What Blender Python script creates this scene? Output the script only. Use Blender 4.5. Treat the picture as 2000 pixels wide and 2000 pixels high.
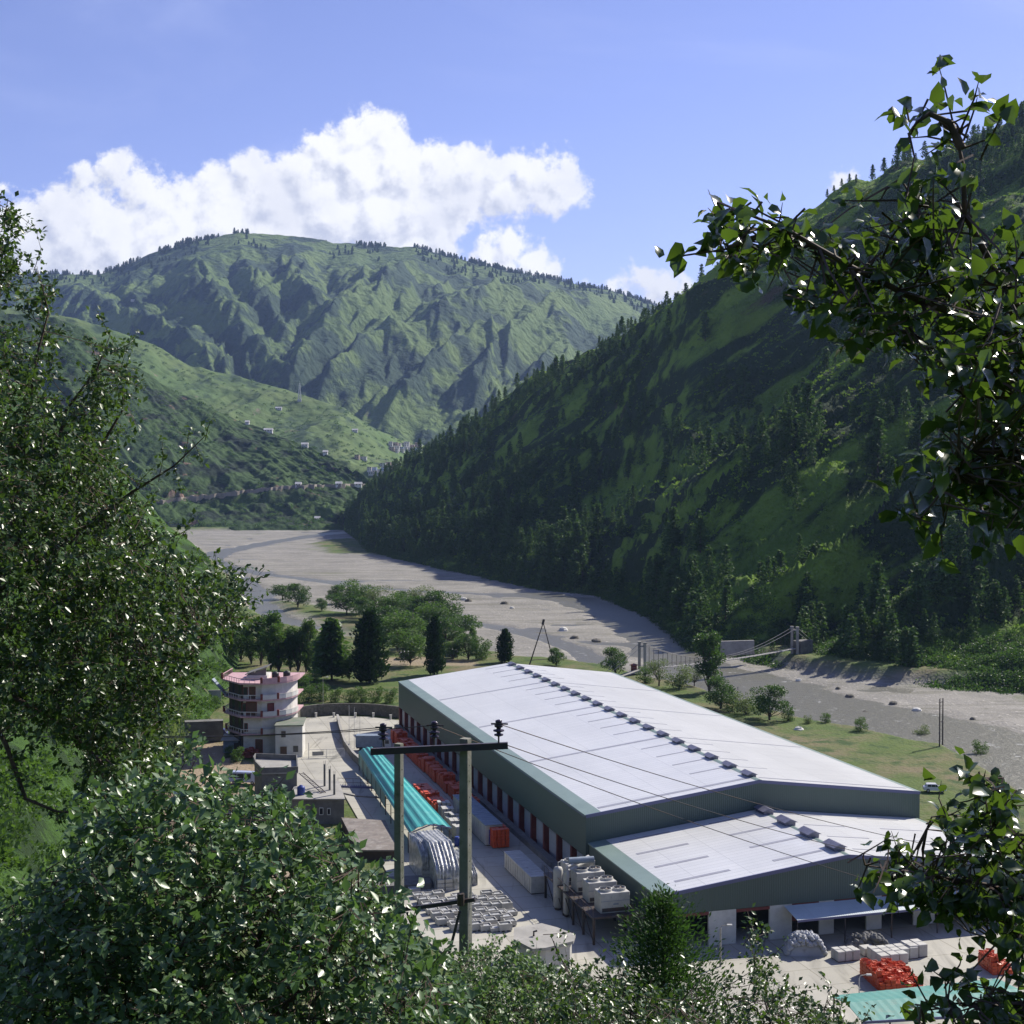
import bpy, math, random
import numpy as np
from mathutils import Vector, Matrix

scene = bpy.context.scene
for o in list(bpy.data.objects):
    bpy.data.objects.remove(o)
C = scene.collection

# ------------------------------------------------------------------ camera
CZ = 55.4                      # eye height above the factory yard (z = 0)
FPX = 2700.0                   # focal length, in units of the 2000 px photo
PIT = 0.0232                   # looking slightly down
cam_d = bpy.data.cameras.new('camera')
cam = bpy.data.objects.new('camera', cam_d)
C.objects.link(cam)
cam.location = (0, 0, CZ)
cam.rotation_euler = (math.pi / 2 - PIT, 0, 0)
cam_d.sensor_width = 36
cam_d.lens = 36 * FPX / 2000
cam_d.clip_start = 0.2
cam_d.clip_end = 80000
scene.camera = cam

# ------------------------------------------------------------------ light
SUN_EL = math.radians(39.5)
SUN_AZ = math.radians(47)      # clockwise from +y (view direction) to the right
SUN = Vector((math.sin(SUN_AZ) * math.cos(SUN_EL), math.cos(SUN_AZ) * math.cos(SUN_EL), math.sin(SUN_EL)))
sd = bpy.data.lights.new('sun', 'SUN')
sd.energy = 4.8
sd.angle = math.radians(0.53)
sd.color = (1.0, 0.94, 0.83)
so = bpy.data.objects.new('sun', sd)
C.objects.link(so)
so.rotation_euler = SUN.to_track_quat('Z', 'Y').to_euler()

scene.view_settings.view_transform = 'Standard'
scene.view_settings.look = 'None'
scene.view_settings.gamma = 1
scene.view_settings.exposure = 0.58

SP, CP = math.sin(PIT), math.cos(PIT)
def ray(px, py):
    u = (px - 1000) / FPX
    v = (1000 - py) / FPX
    return u, CP + SP * v, -SP + CP * v
def P(px, py, z=0.0):
    """point of height z seen at that place of the photo"""
    a, b, c = ray(px, py)
    t = (z - CZ) / c
    return Vector((a * t, b * t, z))
def D(px, py, y):
    """point y metres ahead of the eye"""
    a, b, c = ray(px, py)
    t = y / b
    return Vector((a * t, y, CZ + c * t))

# ------------------------------------------------------------------ world
def sky_world():
    w = bpy.data.worlds.new('World')
    scene.world = w
    w.use_nodes = True
    nt = w.node_tree
    N, L = nt.nodes, nt.links
    N.clear()
    out = N.new('ShaderNodeOutputWorld')
    bg = N.new('ShaderNodeBackground')
    bg.inputs['Strength'].default_value = 0.083
    sky = N.new('ShaderNodeTexSky')
    sky.sky_type = 'NISHITA'
    sky.sun_disc = False
    sky.sun_elevation = SUN_EL
    sky.sun_rotation = SUN_AZ
    sky.altitude = 1200
    sky.air_density = 1.0
    sky.dust_density = 0.35
    sky.ozone_density = 3.0
    def math_(op, a, b=None, c=None, clamp=False):
        n = N.new('ShaderNodeMath'); n.operation = op; n.use_clamp = clamp
        for i, x in enumerate((a, b, c)):
            if x is None: continue
            if isinstance(x, (int, float)): n.inputs[i].default_value = x
            else: L.new(x, n.inputs[i])
        return n.outputs[0]
    tc = N.new('ShaderNodeTexCoord')
    sep = N.new('ShaderNodeSeparateXYZ')
    L.new(tc.outputs['Generated'], sep.inputs[0])
    x, y, z = sep.outputs
    ys = math_('MAXIMUM', y, 0.05)
    # cumulus bank low over the far mountain: (azimuth tangent, elevation tangent, radius, squash)
    blobs = [(40, 455, 75), (110, 430, 80), (150, 470, 90), (200, 440, 75), (60, 500, 80), (230, 480, 80), (25, 420, 40),
             (170, 350, 36), (225, 340, 44), (270, 365, 45), (310, 395, 50), (370, 385, 50), (430, 360, 45), (490, 345, 52),
             (520, 390, 70), (440, 430, 90), (340, 455, 90), (300, 480, 80), (590, 350, 60), (650, 320, 62), (640, 285, 45),
             (690, 280, 55), (745, 275, 55), (760, 240, 30), (720, 250, 34), (700, 340, 90), (640, 410, 100), (780, 330, 75),
             (845, 292, 30), (860, 340, 70), (920, 340, 62), (980, 340, 55), (1040, 335, 52), (1090, 345, 45), (1120, 375, 38),
             (1060, 385, 50), (980, 390, 60), (900, 400, 65), (820, 410, 80), (740, 430, 90), (560, 450, 90), (820, 470, 70),
             (860, 460, 50), (900, 430, 30),
             (955, 495, 34), (1000, 490, 36), (1040, 525, 42), (980, 520, 40), (920, 505, 22), (1075, 535, 25),
             (1250, 545, 36), (1290, 560, 44), (1330, 560, 34), (1210, 570, 26), (1165, 552, 14), (1205, 560, 14),
             (1640, 358, 24), (1662, 350, 20), (1625, 368, 14), (10, 365, 14)]
    def cv(vx, vy, vz):
        n = N.new('ShaderNodeCombineXYZ')
        for i, q in enumerate((vx, vy, vz)):
            if isinstance(q, (int, float)): n.inputs[i].default_value = q
            else: L.new(q, n.inputs[i])
        return n.outputs[0]
    def vm(op, a, b):
        n = N.new('ShaderNodeVectorMath'); n.operation = op
        for i, q in enumerate((a, b)):
            if isinstance(q, tuple): n.inputs[i].default_value = q
            else: L.new(q, n.inputs[i])
        return n
    def noise(vec, scale, detail, rough, dist=0.0):
        n = N.new('ShaderNodeTexNoise')
        n.inputs['Scale'].default_value = scale; n.inputs['Detail'].default_value = detail
        n.inputs['Roughness'].default_value = rough; n.inputs['Distortion'].default_value = dist
        L.new(vec, n.inputs['Vector'])
        return n
    p0 = cv(math_('DIVIDE', x, ys), math_('DIVIDE', z, ys), 0.0)
    def density(p):
        nz = noise(p, 22.0, 9.0, 0.60)
        c = vm('SUBTRACT', nz.outputs['Color'], (0.5, 0.5, 0.5))
        sc = vm('MULTIPLY', c.outputs[0], (0.045, 0.045, 0.0))
        q = vm('ADD', p, sc.outputs[0]).outputs[0]
        acc = None
        for bx, by, r in blobs:
            a, b, c_ = ray(bx, by)
            u, v, rr = a / b, c_ / b, (r * .93 - 3) / FPX
            dd = vm('DISTANCE', q, (u, v, 0.0)).outputs['Value']
            m = math_('MULTIPLY_ADD', dd, -1.0 / 0.03, rr / 0.03)   # signed depth into the blob
            acc = m if acc is None else math_('SMOOTH_MAX', acc, m, 0.25)
        n2 = noise(p, 75.0, 7.0, 0.62)
        f = math_('SUBTRACT', n2.outputs['Fac'], 0.5)
        return math_('MULTIPLY_ADD', f, 0.9, acc)
    d0 = density(p0)
    sh = vm('ADD', p0, (0.0065, 0.0085, 0.0)).outputs[0]   # towards the sun
    d1 = density(sh)
    mr = N.new('ShaderNodeMapRange'); mr.interpolation_type = 'SMOOTHSTEP'
    mr.inputs['From Min'].default_value = -0.12; mr.inputs['From Max'].default_value = 0.18
    L.new(d0, mr.inputs['Value'])
    front = math_('GREATER_THAN', y, 0.05)
    alpha = math_('MULTIPLY', mr.outputs[0], front)
    # thin high veil on the right
    vp = vm('MULTIPLY', p0, (1.0, 3.0, 1.0)).outputs[0]
    vn = noise(vp, 3.0, 5.0, 0.55, 0.6)
    mv = N.new('ShaderNodeMapRange'); mv.interpolation_type = 'SMOOTHSTEP'
    mv.inputs['From Min'].default_value = 0.48; mv.inputs['From Max'].default_value = 0.85
    mv.inputs['To Max'].default_value = 0.35
    L.new(vn.outputs['Fac'], mv.inputs['Value'])
    rel = math_('SUBTRACT', d0, d1)
    ms = N.new('ShaderNodeMapRange'); ms.interpolation_type = 'SMOOTHSTEP'
    ms.inputs['From Min'].default_value = -0.55; ms.inputs['From Max'].default_value = 0.22
    L.new(rel, ms.inputs['Value'])
    n3 = noise(p0, 11.0, 6.0, 0.55)
    m3 = N.new('ShaderNodeMapRange'); m3.interpolation_type = 'SMOOTHSTEP'
    m3.inputs['From Min'].default_value = 0.36; m3.inputs['From Max'].default_value = 0.56
    L.new(n3.outputs['Fac'], m3.inputs['Value'])
    lit = math_('MULTIPLY', ms.outputs[0], math_('MULTIPLY_ADD', m3.outputs[0], 0.4, 0.6))  # sunlit and shaded cloud sides, painted as two tones
    cc = N.new('ShaderNodeMix'); cc.data_type = 'RGBA'
    cc.inputs['A'].default_value = (4.9, 5.2, 6.3, 1)
    cc.inputs['B'].default_value = (8.7, 8.7, 8.8, 1)
    L.new(lit, cc.inputs['Factor'])
    tint = N.new('ShaderNodeMix'); tint.data_type = 'RGBA'; tint.blend_type = 'MULTIPLY'
    tint.inputs['Factor'].default_value = 1.0
    tint.inputs['B'].default_value = (1.22, 0.98, 1.22, 1)
    L.new(sky.outputs[0], tint.inputs['A'])
    veil = N.new('ShaderNodeMix'); veil.data_type = 'RGBA'
    veil.inputs['B'].default_value = (5.4, 6.0, 9.0, 1)
    L.new(mv.outputs[0], veil.inputs['Factor']); L.new(tint.outputs['Result'], veil.inputs['A'])
    mx = N.new('ShaderNodeMix'); mx.data_type = 'RGBA'
    L.new(alpha, mx.inputs['Factor'])
    L.new(veil.outputs['Result'], mx.inputs['A'])
    L.new(cc.outputs['Result'], mx.inputs['B'])
    L.new(mx.outputs['Result'], bg.inputs['Color'])
    L.new(bg.outputs[0], out.inputs[0])
sky_world()

# ------------------------------------------------------------------ noise (numpy)
def _h(ix, iy, s):
    n = (ix.astype(np.int64) * 374761393 + iy.astype(np.int64) * 668265263 + s * 1442695041) & 0xffffffff
    n = ((n ^ (n >> 13)) * 1274126177) & 0xffffffff
    n = n ^ (n >> 16)
    return (n & 0xffff) / 65535.0
def vnoise(x, y, s=0):
    x = np.asarray(x, float); y = np.asarray(y, float)
    ix, iy = np.floor(x), np.floor(y)
    fx, fy = x - ix, y - iy
    fx = fx * fx * fx * (fx * (fx * 6 - 15) + 10); fy = fy * fy * fy * (fy * (fy * 6 - 15) + 10)
    a = _h(ix, iy, s); b = _h(ix + 1, iy, s); c = _h(ix, iy + 1, s); d = _h(ix + 1, iy + 1, s)
    return (a + (b - a) * fx) * (1 - fy) + (c + (d - c) * fx) * fy
def fbm(x, y, o=5, s=0, g=0.5):
    v = 0; a = 1; t = 0
    for i in range(o):
        v = v + a * (vnoise(x, y, s + i * 7) - 0.5) * 2; t += a
        x = np.asarray(x) * 2.03 + 3.1; y = np.asarray(y) * 2.03 + 1.7; a *= g
    return v / t
def ridged(x, y, o=4, s=0, g=0.5):
    v = 0; a = 1; t = 0
    for i in range(o):
        v = v + a * (1 - np.abs(2 * vnoise(x, y, s + i * 7) - 1) * 1.6); t += a
        x = np.asarray(x) * 2.03 + 3.1; y = np.asarray(y) * 2.03 + 1.7; a *= g
    return v / t
def smooth(a, b, x):
    t = np.clip((x - a) / (b - a), 0, 1)
    return t * t * (3 - 2 * t)

# ------------------------------------------------------------------ materials
def new_mat(name):
    m = bpy.data.materials.new(name); m.use_nodes = True
    nt = m.node_tree; nt.nodes.clear()
    out = nt.nodes.new('ShaderNodeOutputMaterial')
    b = nt.nodes.new('ShaderNodeBsdfPrincipled')
    nt.links.new(b.outputs[0], out.inputs[0])
    return m, nt, b, out
def rgba(c): return (c[0], c[1], c[2], 1)
def mat(name, c1, c2=None, rough=0.8, scale=1.0, bump=0.0, bscale=None, metal=0.0, spec=0.5, stops=(0.38, 0.62),
        c3=None, s3=None, stops3=(0.5, 0.7), stretch=(1, 1, 1), bdist=0.1, detail=5):
    """two or three noise-mixed colours plus a noise bump"""
    m, nt, b, out = new_mat(name)
    N, L = nt.nodes, nt.links
    b.inputs['Roughness'].default_value = rough
    b.inputs['Metallic'].default_value = metal
    b.inputs['Specular IOR Level'].default_value = spec
    tc = N.new('ShaderNodeTexCoord')
    mp = N.new('ShaderNodeMapping'); mp.inputs['Scale'].default_value = stretch
    L.new(tc.outputs['Object'], mp.inputs[0])
    def ramp(sc, st, seed):
        n = N.new('ShaderNodeTexNoise'); n.noise_dimensions = '4D'; n.inputs['W'].default_value = seed
        n.inputs['Scale'].default_value = sc; n.inputs['Detail'].default_value = detail; n.inputs['Roughness'].default_value = 0.6
        L.new(mp.outputs[0], n.inputs['Vector'])
        r = N.new('ShaderNodeMapRange'); r.inputs['From Min'].default_value = st[0]; r.inputs['From Max'].default_value = st[1]
        L.new(n.outputs['Fac'], r.inputs['Value'])
        return r.outputs[0]
    b.inputs['Base Color'].default_value = rgba(c1)
    if c2:
        mx = N.new('ShaderNodeMix'); mx.data_type = 'RGBA'
        mx.inputs['A'].default_value = rgba(c1); mx.inputs['B'].default_value = rgba(c2)
        L.new(ramp(scale, stops, 0.0), mx.inputs['Factor'])
        col = mx.outputs['Result']
        if c3:
            m2 = N.new('ShaderNodeMix'); m2.data_type = 'RGBA'; m2.inputs['B'].default_value = rgba(c3)
            L.new(col, m2.inputs['A']); L.new(ramp(s3 or scale * 3, stops3, 5.0), m2.inputs['Factor'])
            col = m2.outputs['Result']
        L.new(col, b.inputs['Base Color'])
    if bump:
        n = N.new('ShaderNodeTexNoise'); n.inputs['Scale'].default_value = bscale or scale * 4
        n.inputs['Detail'].default_value = 4
        L.new(mp.outputs[0], n.inputs['Vector'])
        bp = N.new('ShaderNodeBump'); bp.inputs['Strength'].default_value = bump; bp.inputs['Distance'].default_value = bdist
        L.new(n.outputs['Fac'], bp.inputs['Height']); L.new(bp.outputs[0], b.inputs['Normal'])
    return m
def leaf_mat(name, c1, c2, rough=0.45, trans=0.35, spec=0.5, tcol=None, scale=3.0):
    m, nt, b, out = new_mat(name)
    N, L = nt.nodes, nt.links
    b.inputs['Roughness'].default_value = rough
    b.inputs['Specular IOR Level'].default_value = spec
    oi = N.new('ShaderNodeNewGeometry')
    mx = N.new('ShaderNodeMix'); mx.data_type = 'RGBA'
    mx.inputs['A'].default_value = rgba(c1); mx.inputs['B'].default_value = rgba(c2)
    L.new(oi.outputs['Random Per Island'], mx.inputs['Factor'])
    L.new(mx.outputs['Result'], b.inputs['Base Color'])
    if trans:
        tr = N.new('ShaderNodeBsdfTranslucent')
        t = tcol or (min(1, c2[0] * 2.2), min(1, c2[1] * 2.2), c2[2] * 1.2)
        tr.inputs['Color'].default_value = rgba(t)
        ms = N.new('ShaderNodeMixShader'); ms.inputs[0].default_value = trans
        L.new(b.outputs[0], ms.inputs[1]); L.new(tr.outputs[0], ms.inputs[2])
        L.new(ms.outputs[0], out.inputs[0])
    return m

# ------------------------------------------------------------------ object helpers
def prop(o, label=None, cat=None, group=None, kind=None):
    if label: o['label'] = label
    if cat: o['category'] = cat
    if group: o['group'] = group
    if kind: o['kind'] = kind
    return o
def thing(name, label, cat, loc=(0, 0, 0), group=None, rz=0):
    o = bpy.data.objects.new(name, None)
    o.empty_display_size = 0.5
    C.objects.link(o)
    o.location = loc
    o.rotation_euler = (0, 0, rz)
    return prop(o, label, cat, group)
def mesh_np(name, V, F, mats, parent=None, smooth_=False, mi=None):
    V = np.asarray(V, np.float32); F = np.asarray(F, np.int32)
    me = bpy.data.meshes.new(name)
    me.vertices.add(len(V)); me.vertices.foreach_set('co', V.ravel())
    k = F.shape[1]
    me.loops.add(F.size); me.loops.foreach_set('vertex_index', F.ravel())
    me.polygons.add(len(F))
    me.polygons.foreach_set('loop_start', np.arange(len(F), dtype=np.int32) * k)
    me.polygons.foreach_set('loop_total', np.full(len(F), k, np.int32))
    if mi is not None: me.polygons.foreach_set('material_index', np.asarray(mi, np.int32))
    if smooth_: me.polygons.foreach_set('use_smooth', np.ones(len(F), bool))
    me.update(calc_edges=True)
    for m in (mats if isinstance(mats, (list, tuple)) else [mats]): me.materials.append(m)
    o = bpy.data.objects.new(name, me)
    C.objects.link(o)
    if parent: o.parent = parent
    return o
class MB:
    """collects faces; build() makes ONE mesh object"""
    def __init__(s): s.v = []; s.f = []; s.mi = []; s.m = 0; s.T = None
    def add(s, vs, fs):
        b = len(s.v)
        for q in vs:
            q = Vector(q)
            s.v.append(s.T @ q if s.T is not None else q)
        for f in fs: s.f.append([b + i for i in f]); s.mi.append(s.m)
        return s
    def box(s, x0, y0, z0, x1, y1, z1):
        if x0 > x1: x0, x1 = x1, x0
        if y0 > y1: y0, y1 = y1, y0
        if z0 > z1: z0, z1 = z1, z0
        return s.add([(x0, y0, z0), (x1, y0, z0), (x1, y1, z0), (x0, y1, z0), (x0, y0, z1), (x1, y0, z1), (x1, y1, z1), (x0, y1, z1)],
                     [(3, 2, 1, 0), (4, 5, 6, 7), (0, 1, 5, 4), (1, 2, 6, 5), (2, 3, 7, 6), (3, 0, 4, 7)])
    def bbox(s, x0, y0, z0, x1, y1, z1, c=0.03):
        """box with chamfered upright and top edges"""
        if x0 > x1: x0, x1 = x1, x0
        if y0 > y1: y0, y1 = y1, y0
        rings = []
        for z, i in ((z0, 0), (z1 - c, 0), (z1, c)):
            rings.append([(x0 + c + i * .0, y0 + i, z), (x1 - c, y0 + i, z), (x1 - i, y0 + c, z), (x1 - i, y1 - c, z),
                          (x1 - c, y1 - i, z), (x0 + c, y1 - i, z), (x0 + i, y1 - c, z), (x0 + i, y0 + c, z)])
        vs = sum(rings, []); fs = [tuple(range(7, -1, -1)), tuple(range(16, 24))]
        for r in range(2):
            for k in range(8): fs.append((r * 8 + k, r * 8 + (k + 1) % 8, (r + 1) * 8 + (k + 1) % 8, (r + 1) * 8 + k))
        return s.add(vs, fs)
    def prism(s, poly, z0, z1):
        n = len(poly)
        vs = [(p[0], p[1], z0) for p in poly] + [(p[0], p[1], z1) for p in poly]
        fs = [tuple(range(n - 1, -1, -1)), tuple(range(n, 2 * n))]
        for k in range(n): fs.append((k, (k + 1) % n, n + (k + 1) % n, n + k))
        return s.add(vs, fs)
    def quad(s, *p): return s.add(p, [tuple(range(len(p)))])
    def tube(s, pts, r, n=8, caps=True):
        pts = [Vector(p) for p in pts]
        rs = r if isinstance(r, (list, tuple)) else [r] * len(pts)
        vs = []; fs = []
        for i, p in enumerate(pts):
            d = (pts[min(i + 1, len(pts) - 1)] - pts[max(i - 1, 0)]).normalized()
            a = d.cross(Vector((0, 0, 1)))
            if a.length < 0.05: a = d.cross(Vector((0, 1, 0)))
            a.normalize(); b = d.cross(a)
            for k in range(n):
                t = 2 * math.pi * k / n
                vs.append(p + (a * math.cos(t) + b * math.sin(t)) * rs[i])
        for i in range(len(pts) - 1):
            for k in range(n):
                fs.append((i * n + k, i * n + (k + 1) % n, (i + 1) * n + (k + 1) % n, (i + 1) * n + k))
        if caps:
            fs.append(tuple(range(n))); fs.append(tuple((len(pts) - 1) * n + k for k in range(n - 1, -1, -1)))
        return s.add(vs, fs)
    def beam(s, a, b, w, h=None):
        """square bar"""
        a, b = Vector(a), Vector(b); h = h or w
        d = (b - a).normalized(); x = d.cross(Vector((0, 0, 1)))
        if x.length < 0.05: x = Vector((1, 0, 0))
        x.normalize(); y = x.cross(d)
        vs = []
        for p in (a, b):
            for i, j in ((-1, -1), (1, -1), (1, 1), (-1, 1)): vs.append(p + x * w / 2 * i + y * h / 2 * j)
        return s.add(vs, [(0, 1, 2, 3), (7, 6, 5, 4), (0, 4, 5, 1), (1, 5, 6, 2), (2, 6, 7, 3), (3, 7, 4, 0)])
    def lathe(s, prof, c=(0, 0, 0), n=16, cap=True):
        vs = []; fs = []
        for r, z in prof:
            for k in range(n):
                t = 2 * math.pi * k / n
                vs.append((c[0] + r * math.cos(t), c[1] + r * math.sin(t), c[2] + z))
        for i in range(len(prof) - 1):
            for k in range(n):
                fs.append((i * n + k, i * n + (k + 1) % n, (i + 1) * n + (k + 1) % n, (i + 1) * n + k))
        if cap:
            fs.append(tuple(range(n - 1, -1, -1))); fs.append(tuple((len(prof) - 1) * n + k for k in range(n)))
        return s.add(vs, fs)
    def build(s, name, mats, parent=None, smooth_=False):
        off = Vector((0, 0, 0))
        vs = s.v
        if parent is not None and not getattr(s, 'local', False):
            rt = parent
            while rt.parent is not None: rt = rt.parent
            M = (Matrix.Translation(rt.location) @ rt.rotation_euler.to_matrix().to_4x4()).inverted()
            vs = [M @ v for v in vs]
        me = bpy.data.meshes.new(name)
        me.from_pydata([tuple(v) for v in vs], [], s.f)
        me.polygons.foreach_set('material_index', s.mi)
        if smooth_: me.polygons.foreach_set('use_smooth', [True] * len(s.f))
        for m in (mats if isinstance(mats, (list, tuple)) else [mats]): me.materials.append(m)
        me.update()
        o = bpy.data.objects.new(name, me); C.objects.link(o)
        if parent is not None: o.parent = parent
        return o
def children(o): return [c for c in C.objects if c.parent == o]
def copy_thing(o, loc, rz=0, sc=1.0, label=None, group=None, kids=None):
    c = o.copy(); C.objects.link(c)
    c.location = loc; c.rotation_euler = (0, 0, rz)
    c.scale = (sc, sc, sc) if isinstance(sc, (int, float)) else sc
    if label: c['label'] = label
    if group: c['group'] = group
    for ch in (kids if kids is not None else children(o)):
        k = ch.copy(); C.objects.link(k); k.parent = c
    return c
rng = np.random.default_rng(7)
R = random.Random(11)
# ------------------------------------------------------------------ terrain
def itp(x, tab, k=1):
    xs = [t[0] for t in tab]; ys = [t[k] for t in tab]
    return np.interp(x, xs, ys)
def elev(c, py, y):
    """height, at distance y, of the line of sight through photo column c / row py"""
    v = (1000 - np.asarray(py, float)) / FPX
    return CZ + y * (-SP + CP * v) / (CP + SP * v)
def px_of(x, y, z=0.0):
    yc = y * CP - (z - CZ) * SP
    zc = y * SP + (z - CZ) * CP
    return 1000 + FPX * x / yc, 1000 - FPX * zc / yc
def col_x(c, y, z=0.0):
    return (c - 1000) / FPX * (y * CP - (z - CZ) * SP)

class Hill:
    """a real ridge: per bearing a foot distance, crest distance, crest height; in between a slope with gullies"""
    def __init__(s, tab, relief, z0=-5.0, prof=1.0, back=0.45):
        s.tab = tab          # rows (c, y_foot, y_crest, skyline row)
        s.relief = relief; s.z0 = z0; s.prof = prof; s.back = back
    def z(s, c, t):
        y0 = itp(c, s.tab, 1); y1 = itp(c, s.tab, 2); zc = elev(c, itp(c, s.tab, 3), y1)
        y = y0 + (y1 - y0) * t
        tt = np.clip(t, 0, 1)
        z = s.z0 + (zc - s.z0) * tt ** s.prof
        z = np.where(t > 1, zc - (t - 1) * (y1 - y0) * s.back, z)
        z = np.where(t < 0, s.z0 + t * (y1 - y0) * 0.3, z)
        return y, z + s.relief(c, t, y)
    def at(s, c, t):
        y, z = s.z(np.array([float(c)]), np.array([float(t)]))
        y = float(y[0]); z = float(z[0])
        return Vector((float(col_x(c, y)), y, z))
    def build(s, name, m, c0, c1, nc, t0, t1, nt_, tpow=1.0, smooth_=True):
        c = np.linspace(c0, c1, nc); t = t0 + (t1 - t0) * np.linspace(0, 1, nt_) ** tpow
        Cg, T = np.meshgrid(c, t)
        y, z = s.z(Cg, T)
        x = col_x(Cg, y)
        V = np.stack([x, y, z], -1).reshape(-1, 3)
        i = np.arange(nc * nt_).reshape(nt_, nc)
        F = np.stack([i[:-1, :-1], i[:-1, 1:], i[1:, 1:], i[1:, :-1]], -1).reshape(-1, 4)
        o = mesh_np(name, V, F, m, smooth_=smooth_)
        return prop(o, kind='structure')

def slope_mat(name, ga, gb, dark, rock, s1, s2, rock_amt=(0.66, 0.72), bump=0.6, bscale=0.25, bdist=2.0, stretch=(1, 1, 1), dark_amt=(0.5, 0.62), streak=None, sk=0.8):
    """grass in two greens, darker scrub in patches, painted light and shade bands where streaked, bare rock where steep"""
    m, nt, b, out = new_mat(name)
    N, L = nt.nodes, nt.links
    b.inputs['Roughness'].default_value = 0.9
    b.inputs['Specular IOR Level'].default_value = 0.15
    tc = N.new('ShaderNodeTexCoord')
    mp = N.new('ShaderNodeMapping'); mp.inputs['Scale'].default_value = stretch
    L.new(tc.outputs['Object'], mp.inputs[0])
    src = mp.outputs[0]
    if streak:      # patches drawn out down the slope, painting lit bands and dark gullies
        dn = Vector(streak).normalized()
        dt = N.new('ShaderNodeVectorMath'); dt.operation = 'DOT_PRODUCT'; L.new(mp.outputs[0], dt.inputs[0]); dt.inputs[1].default_value = tuple(dn)
        sc_ = N.new('ShaderNodeVectorMath'); sc_.operation = 'SCALE'; sc_.inputs[0].default_value = tuple(dn * -sk); L.new(dt.outputs['Value'], sc_.inputs['Scale'])
        ad = N.new('ShaderNodeVectorMath'); L.new(mp.outputs[0], ad.inputs[0]); L.new(sc_.outputs[0], ad.inputs[1]); src = ad.outputs[0]
    def nz(sc, lo, hi, w, det=6):
        n = N.new('ShaderNodeTexNoise'); n.noise_dimensions = '4D'; n.inputs['W'].default_value = w
        n.inputs['Scale'].default_value = sc; n.inputs['Detail'].default_value = det; n.inputs['Roughness'].default_value = 0.62
        L.new(src, n.inputs['Vector'])
        r = N.new('ShaderNodeMapRange'); r.interpolation_type = 'SMOOTHSTEP'
        r.inputs['From Min'].default_value = lo; r.inputs['From Max'].default_value = hi
        L.new(n.outputs['Fac'], r.inputs['Value']); return r.outputs[0]
    def mix(a, bb, f):
        x = N.new('ShaderNodeMix'); x.data_type = 'RGBA'
        if isinstance(a, tuple): x.inputs['A'].default_value = rgba(a)
        else: L.new(a, x.inputs['A'])
        x.inputs['B'].default_value = rgba(bb); L.new(f, x.inputs['Factor']); return x.outputs['Result']
    col = mix(ga, gb, nz(s1, 0.35, 0.65, 1.0))
    col = mix(col, dark, nz(s2, dark_amt[0], dark_amt[1], 2.0))
    if rock:
        col = mix(col, rock, nz(s2 * 1.7, rock_amt[0], rock_amt[1], 3.0, 8))
    L.new(col, b.inputs['Base Color'])
    n = N.new('ShaderNodeTexNoise'); n.inputs['Scale'].default_value = bscale; n.inputs['Detail'].default_value = 6; n.inputs['Roughness'].default_value = 0.65
    L.new(tc.outputs['Object'], n.inputs['Vector'])
    bp = N.new('ShaderNodeBump'); bp.inputs['Strength'].default_value = bump; bp.inputs['Distance'].default_value = bdist
    L.new(n.outputs['Fac'], bp.inputs['Height']); L.new(bp.outputs[0], b.inputs['Normal'])
    v = N.new('ShaderNodeTexVoronoi'); v.inputs['Scale'].default_value = bscale * 1.3; L.new(tc.outputs['Object'], v.inputs['Vector'])
    bp2 = N.new('ShaderNodeBump'); bp2.inputs['Strength'].default_value = 0.5; bp2.inputs['Distance'].default_value = bdist * 0.5; bp2.invert = True
    L.new(v.outputs['Distance'], bp2.inputs['Height']); L.new(bp.outputs[0], bp2.inputs['Normal']); L.new(bp2.outputs[0], b.inputs['Normal'])
    return m

# --- right-hand forested hill
def rel_right(c, t, y):
    env = smooth(0.0, 0.12, t) * (1 - smooth(0.86, 1.0, t) * 0.8)
    near = np.interp(c, [680, 1000, 1400, 2000], [0.45, 0.8, 1.0, 1.0])
    s = c - 2700 * t + 60 * fbm(c / 260, t * 6, 3, 5)
    g = 27 * (ridged(s / 290, (c + 2700 * t) / 2400, 2, 21) - 0.35)
    g2 = 10.0 * (ridged(s / 80, (c + 2700 * t) / 500, 3, 31) - 0.3)
    # one deep hollow under the skyline spur
    h = -58 * np.exp(-((c - 1520 - 700 * (t - 0.62)) / 190) ** 2 - ((t - 0.60) / 0.20) ** 2)
    sp = 26 * np.exp(-((c - 1345 - 500 * (t - 0.8)) / 90) ** 2 - ((t - 0.74) / 0.2) ** 2)
    h3 = -16 * np.exp(-((c - 1190 - 300 * (t - 0.5)) / 60) ** 2 - ((t - 0.5) / 0.25) ** 2)
    u = col_x(c, y)
    f = (1.9 * fbm(u / 14, y / 14, 4, 3) + 1.5 * fbm(u / 4.5, y / 4.5, 2, 303) + 2.4 * fbm(u / 30, y / 30, 2, 304)) * smooth(-.02, 0.05, t)
    return (env * (g + g2 + h + sp + h3)) * near + f + 5 * fbm(c / 55, t * 3, 3, 77) * smooth(0.85, 1.0, t) * near
HR = Hill([(600, 1750, 1900, 1020), (672, 1640, 1780, 1000), (700, 1330, 1640, 980), (716, 1130, 1600, 945), (800, 1000, 1450, 903), (880, 905, 1330, 856),
           (985, 800, 1320, 782), (1035, 755, 1290, 741), (1170, 700, 1230, 682), (1273, 595, 1180, 612), (1345, 485, 1140, 582),
           (1428, 462, 1100, 515), (1500, 440, 1090, 470), (1615, 425, 1080, 388), (1760, 405, 1060, 320), (1863, 392, 1050, 282), (2000, 382, 1040, 232),
           (2200, 372, 1030, 150), (2600, 365, 1020, 60), (3300, 360, 1010, 20)], rel_right, z0=-5, prof=1.04)
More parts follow.
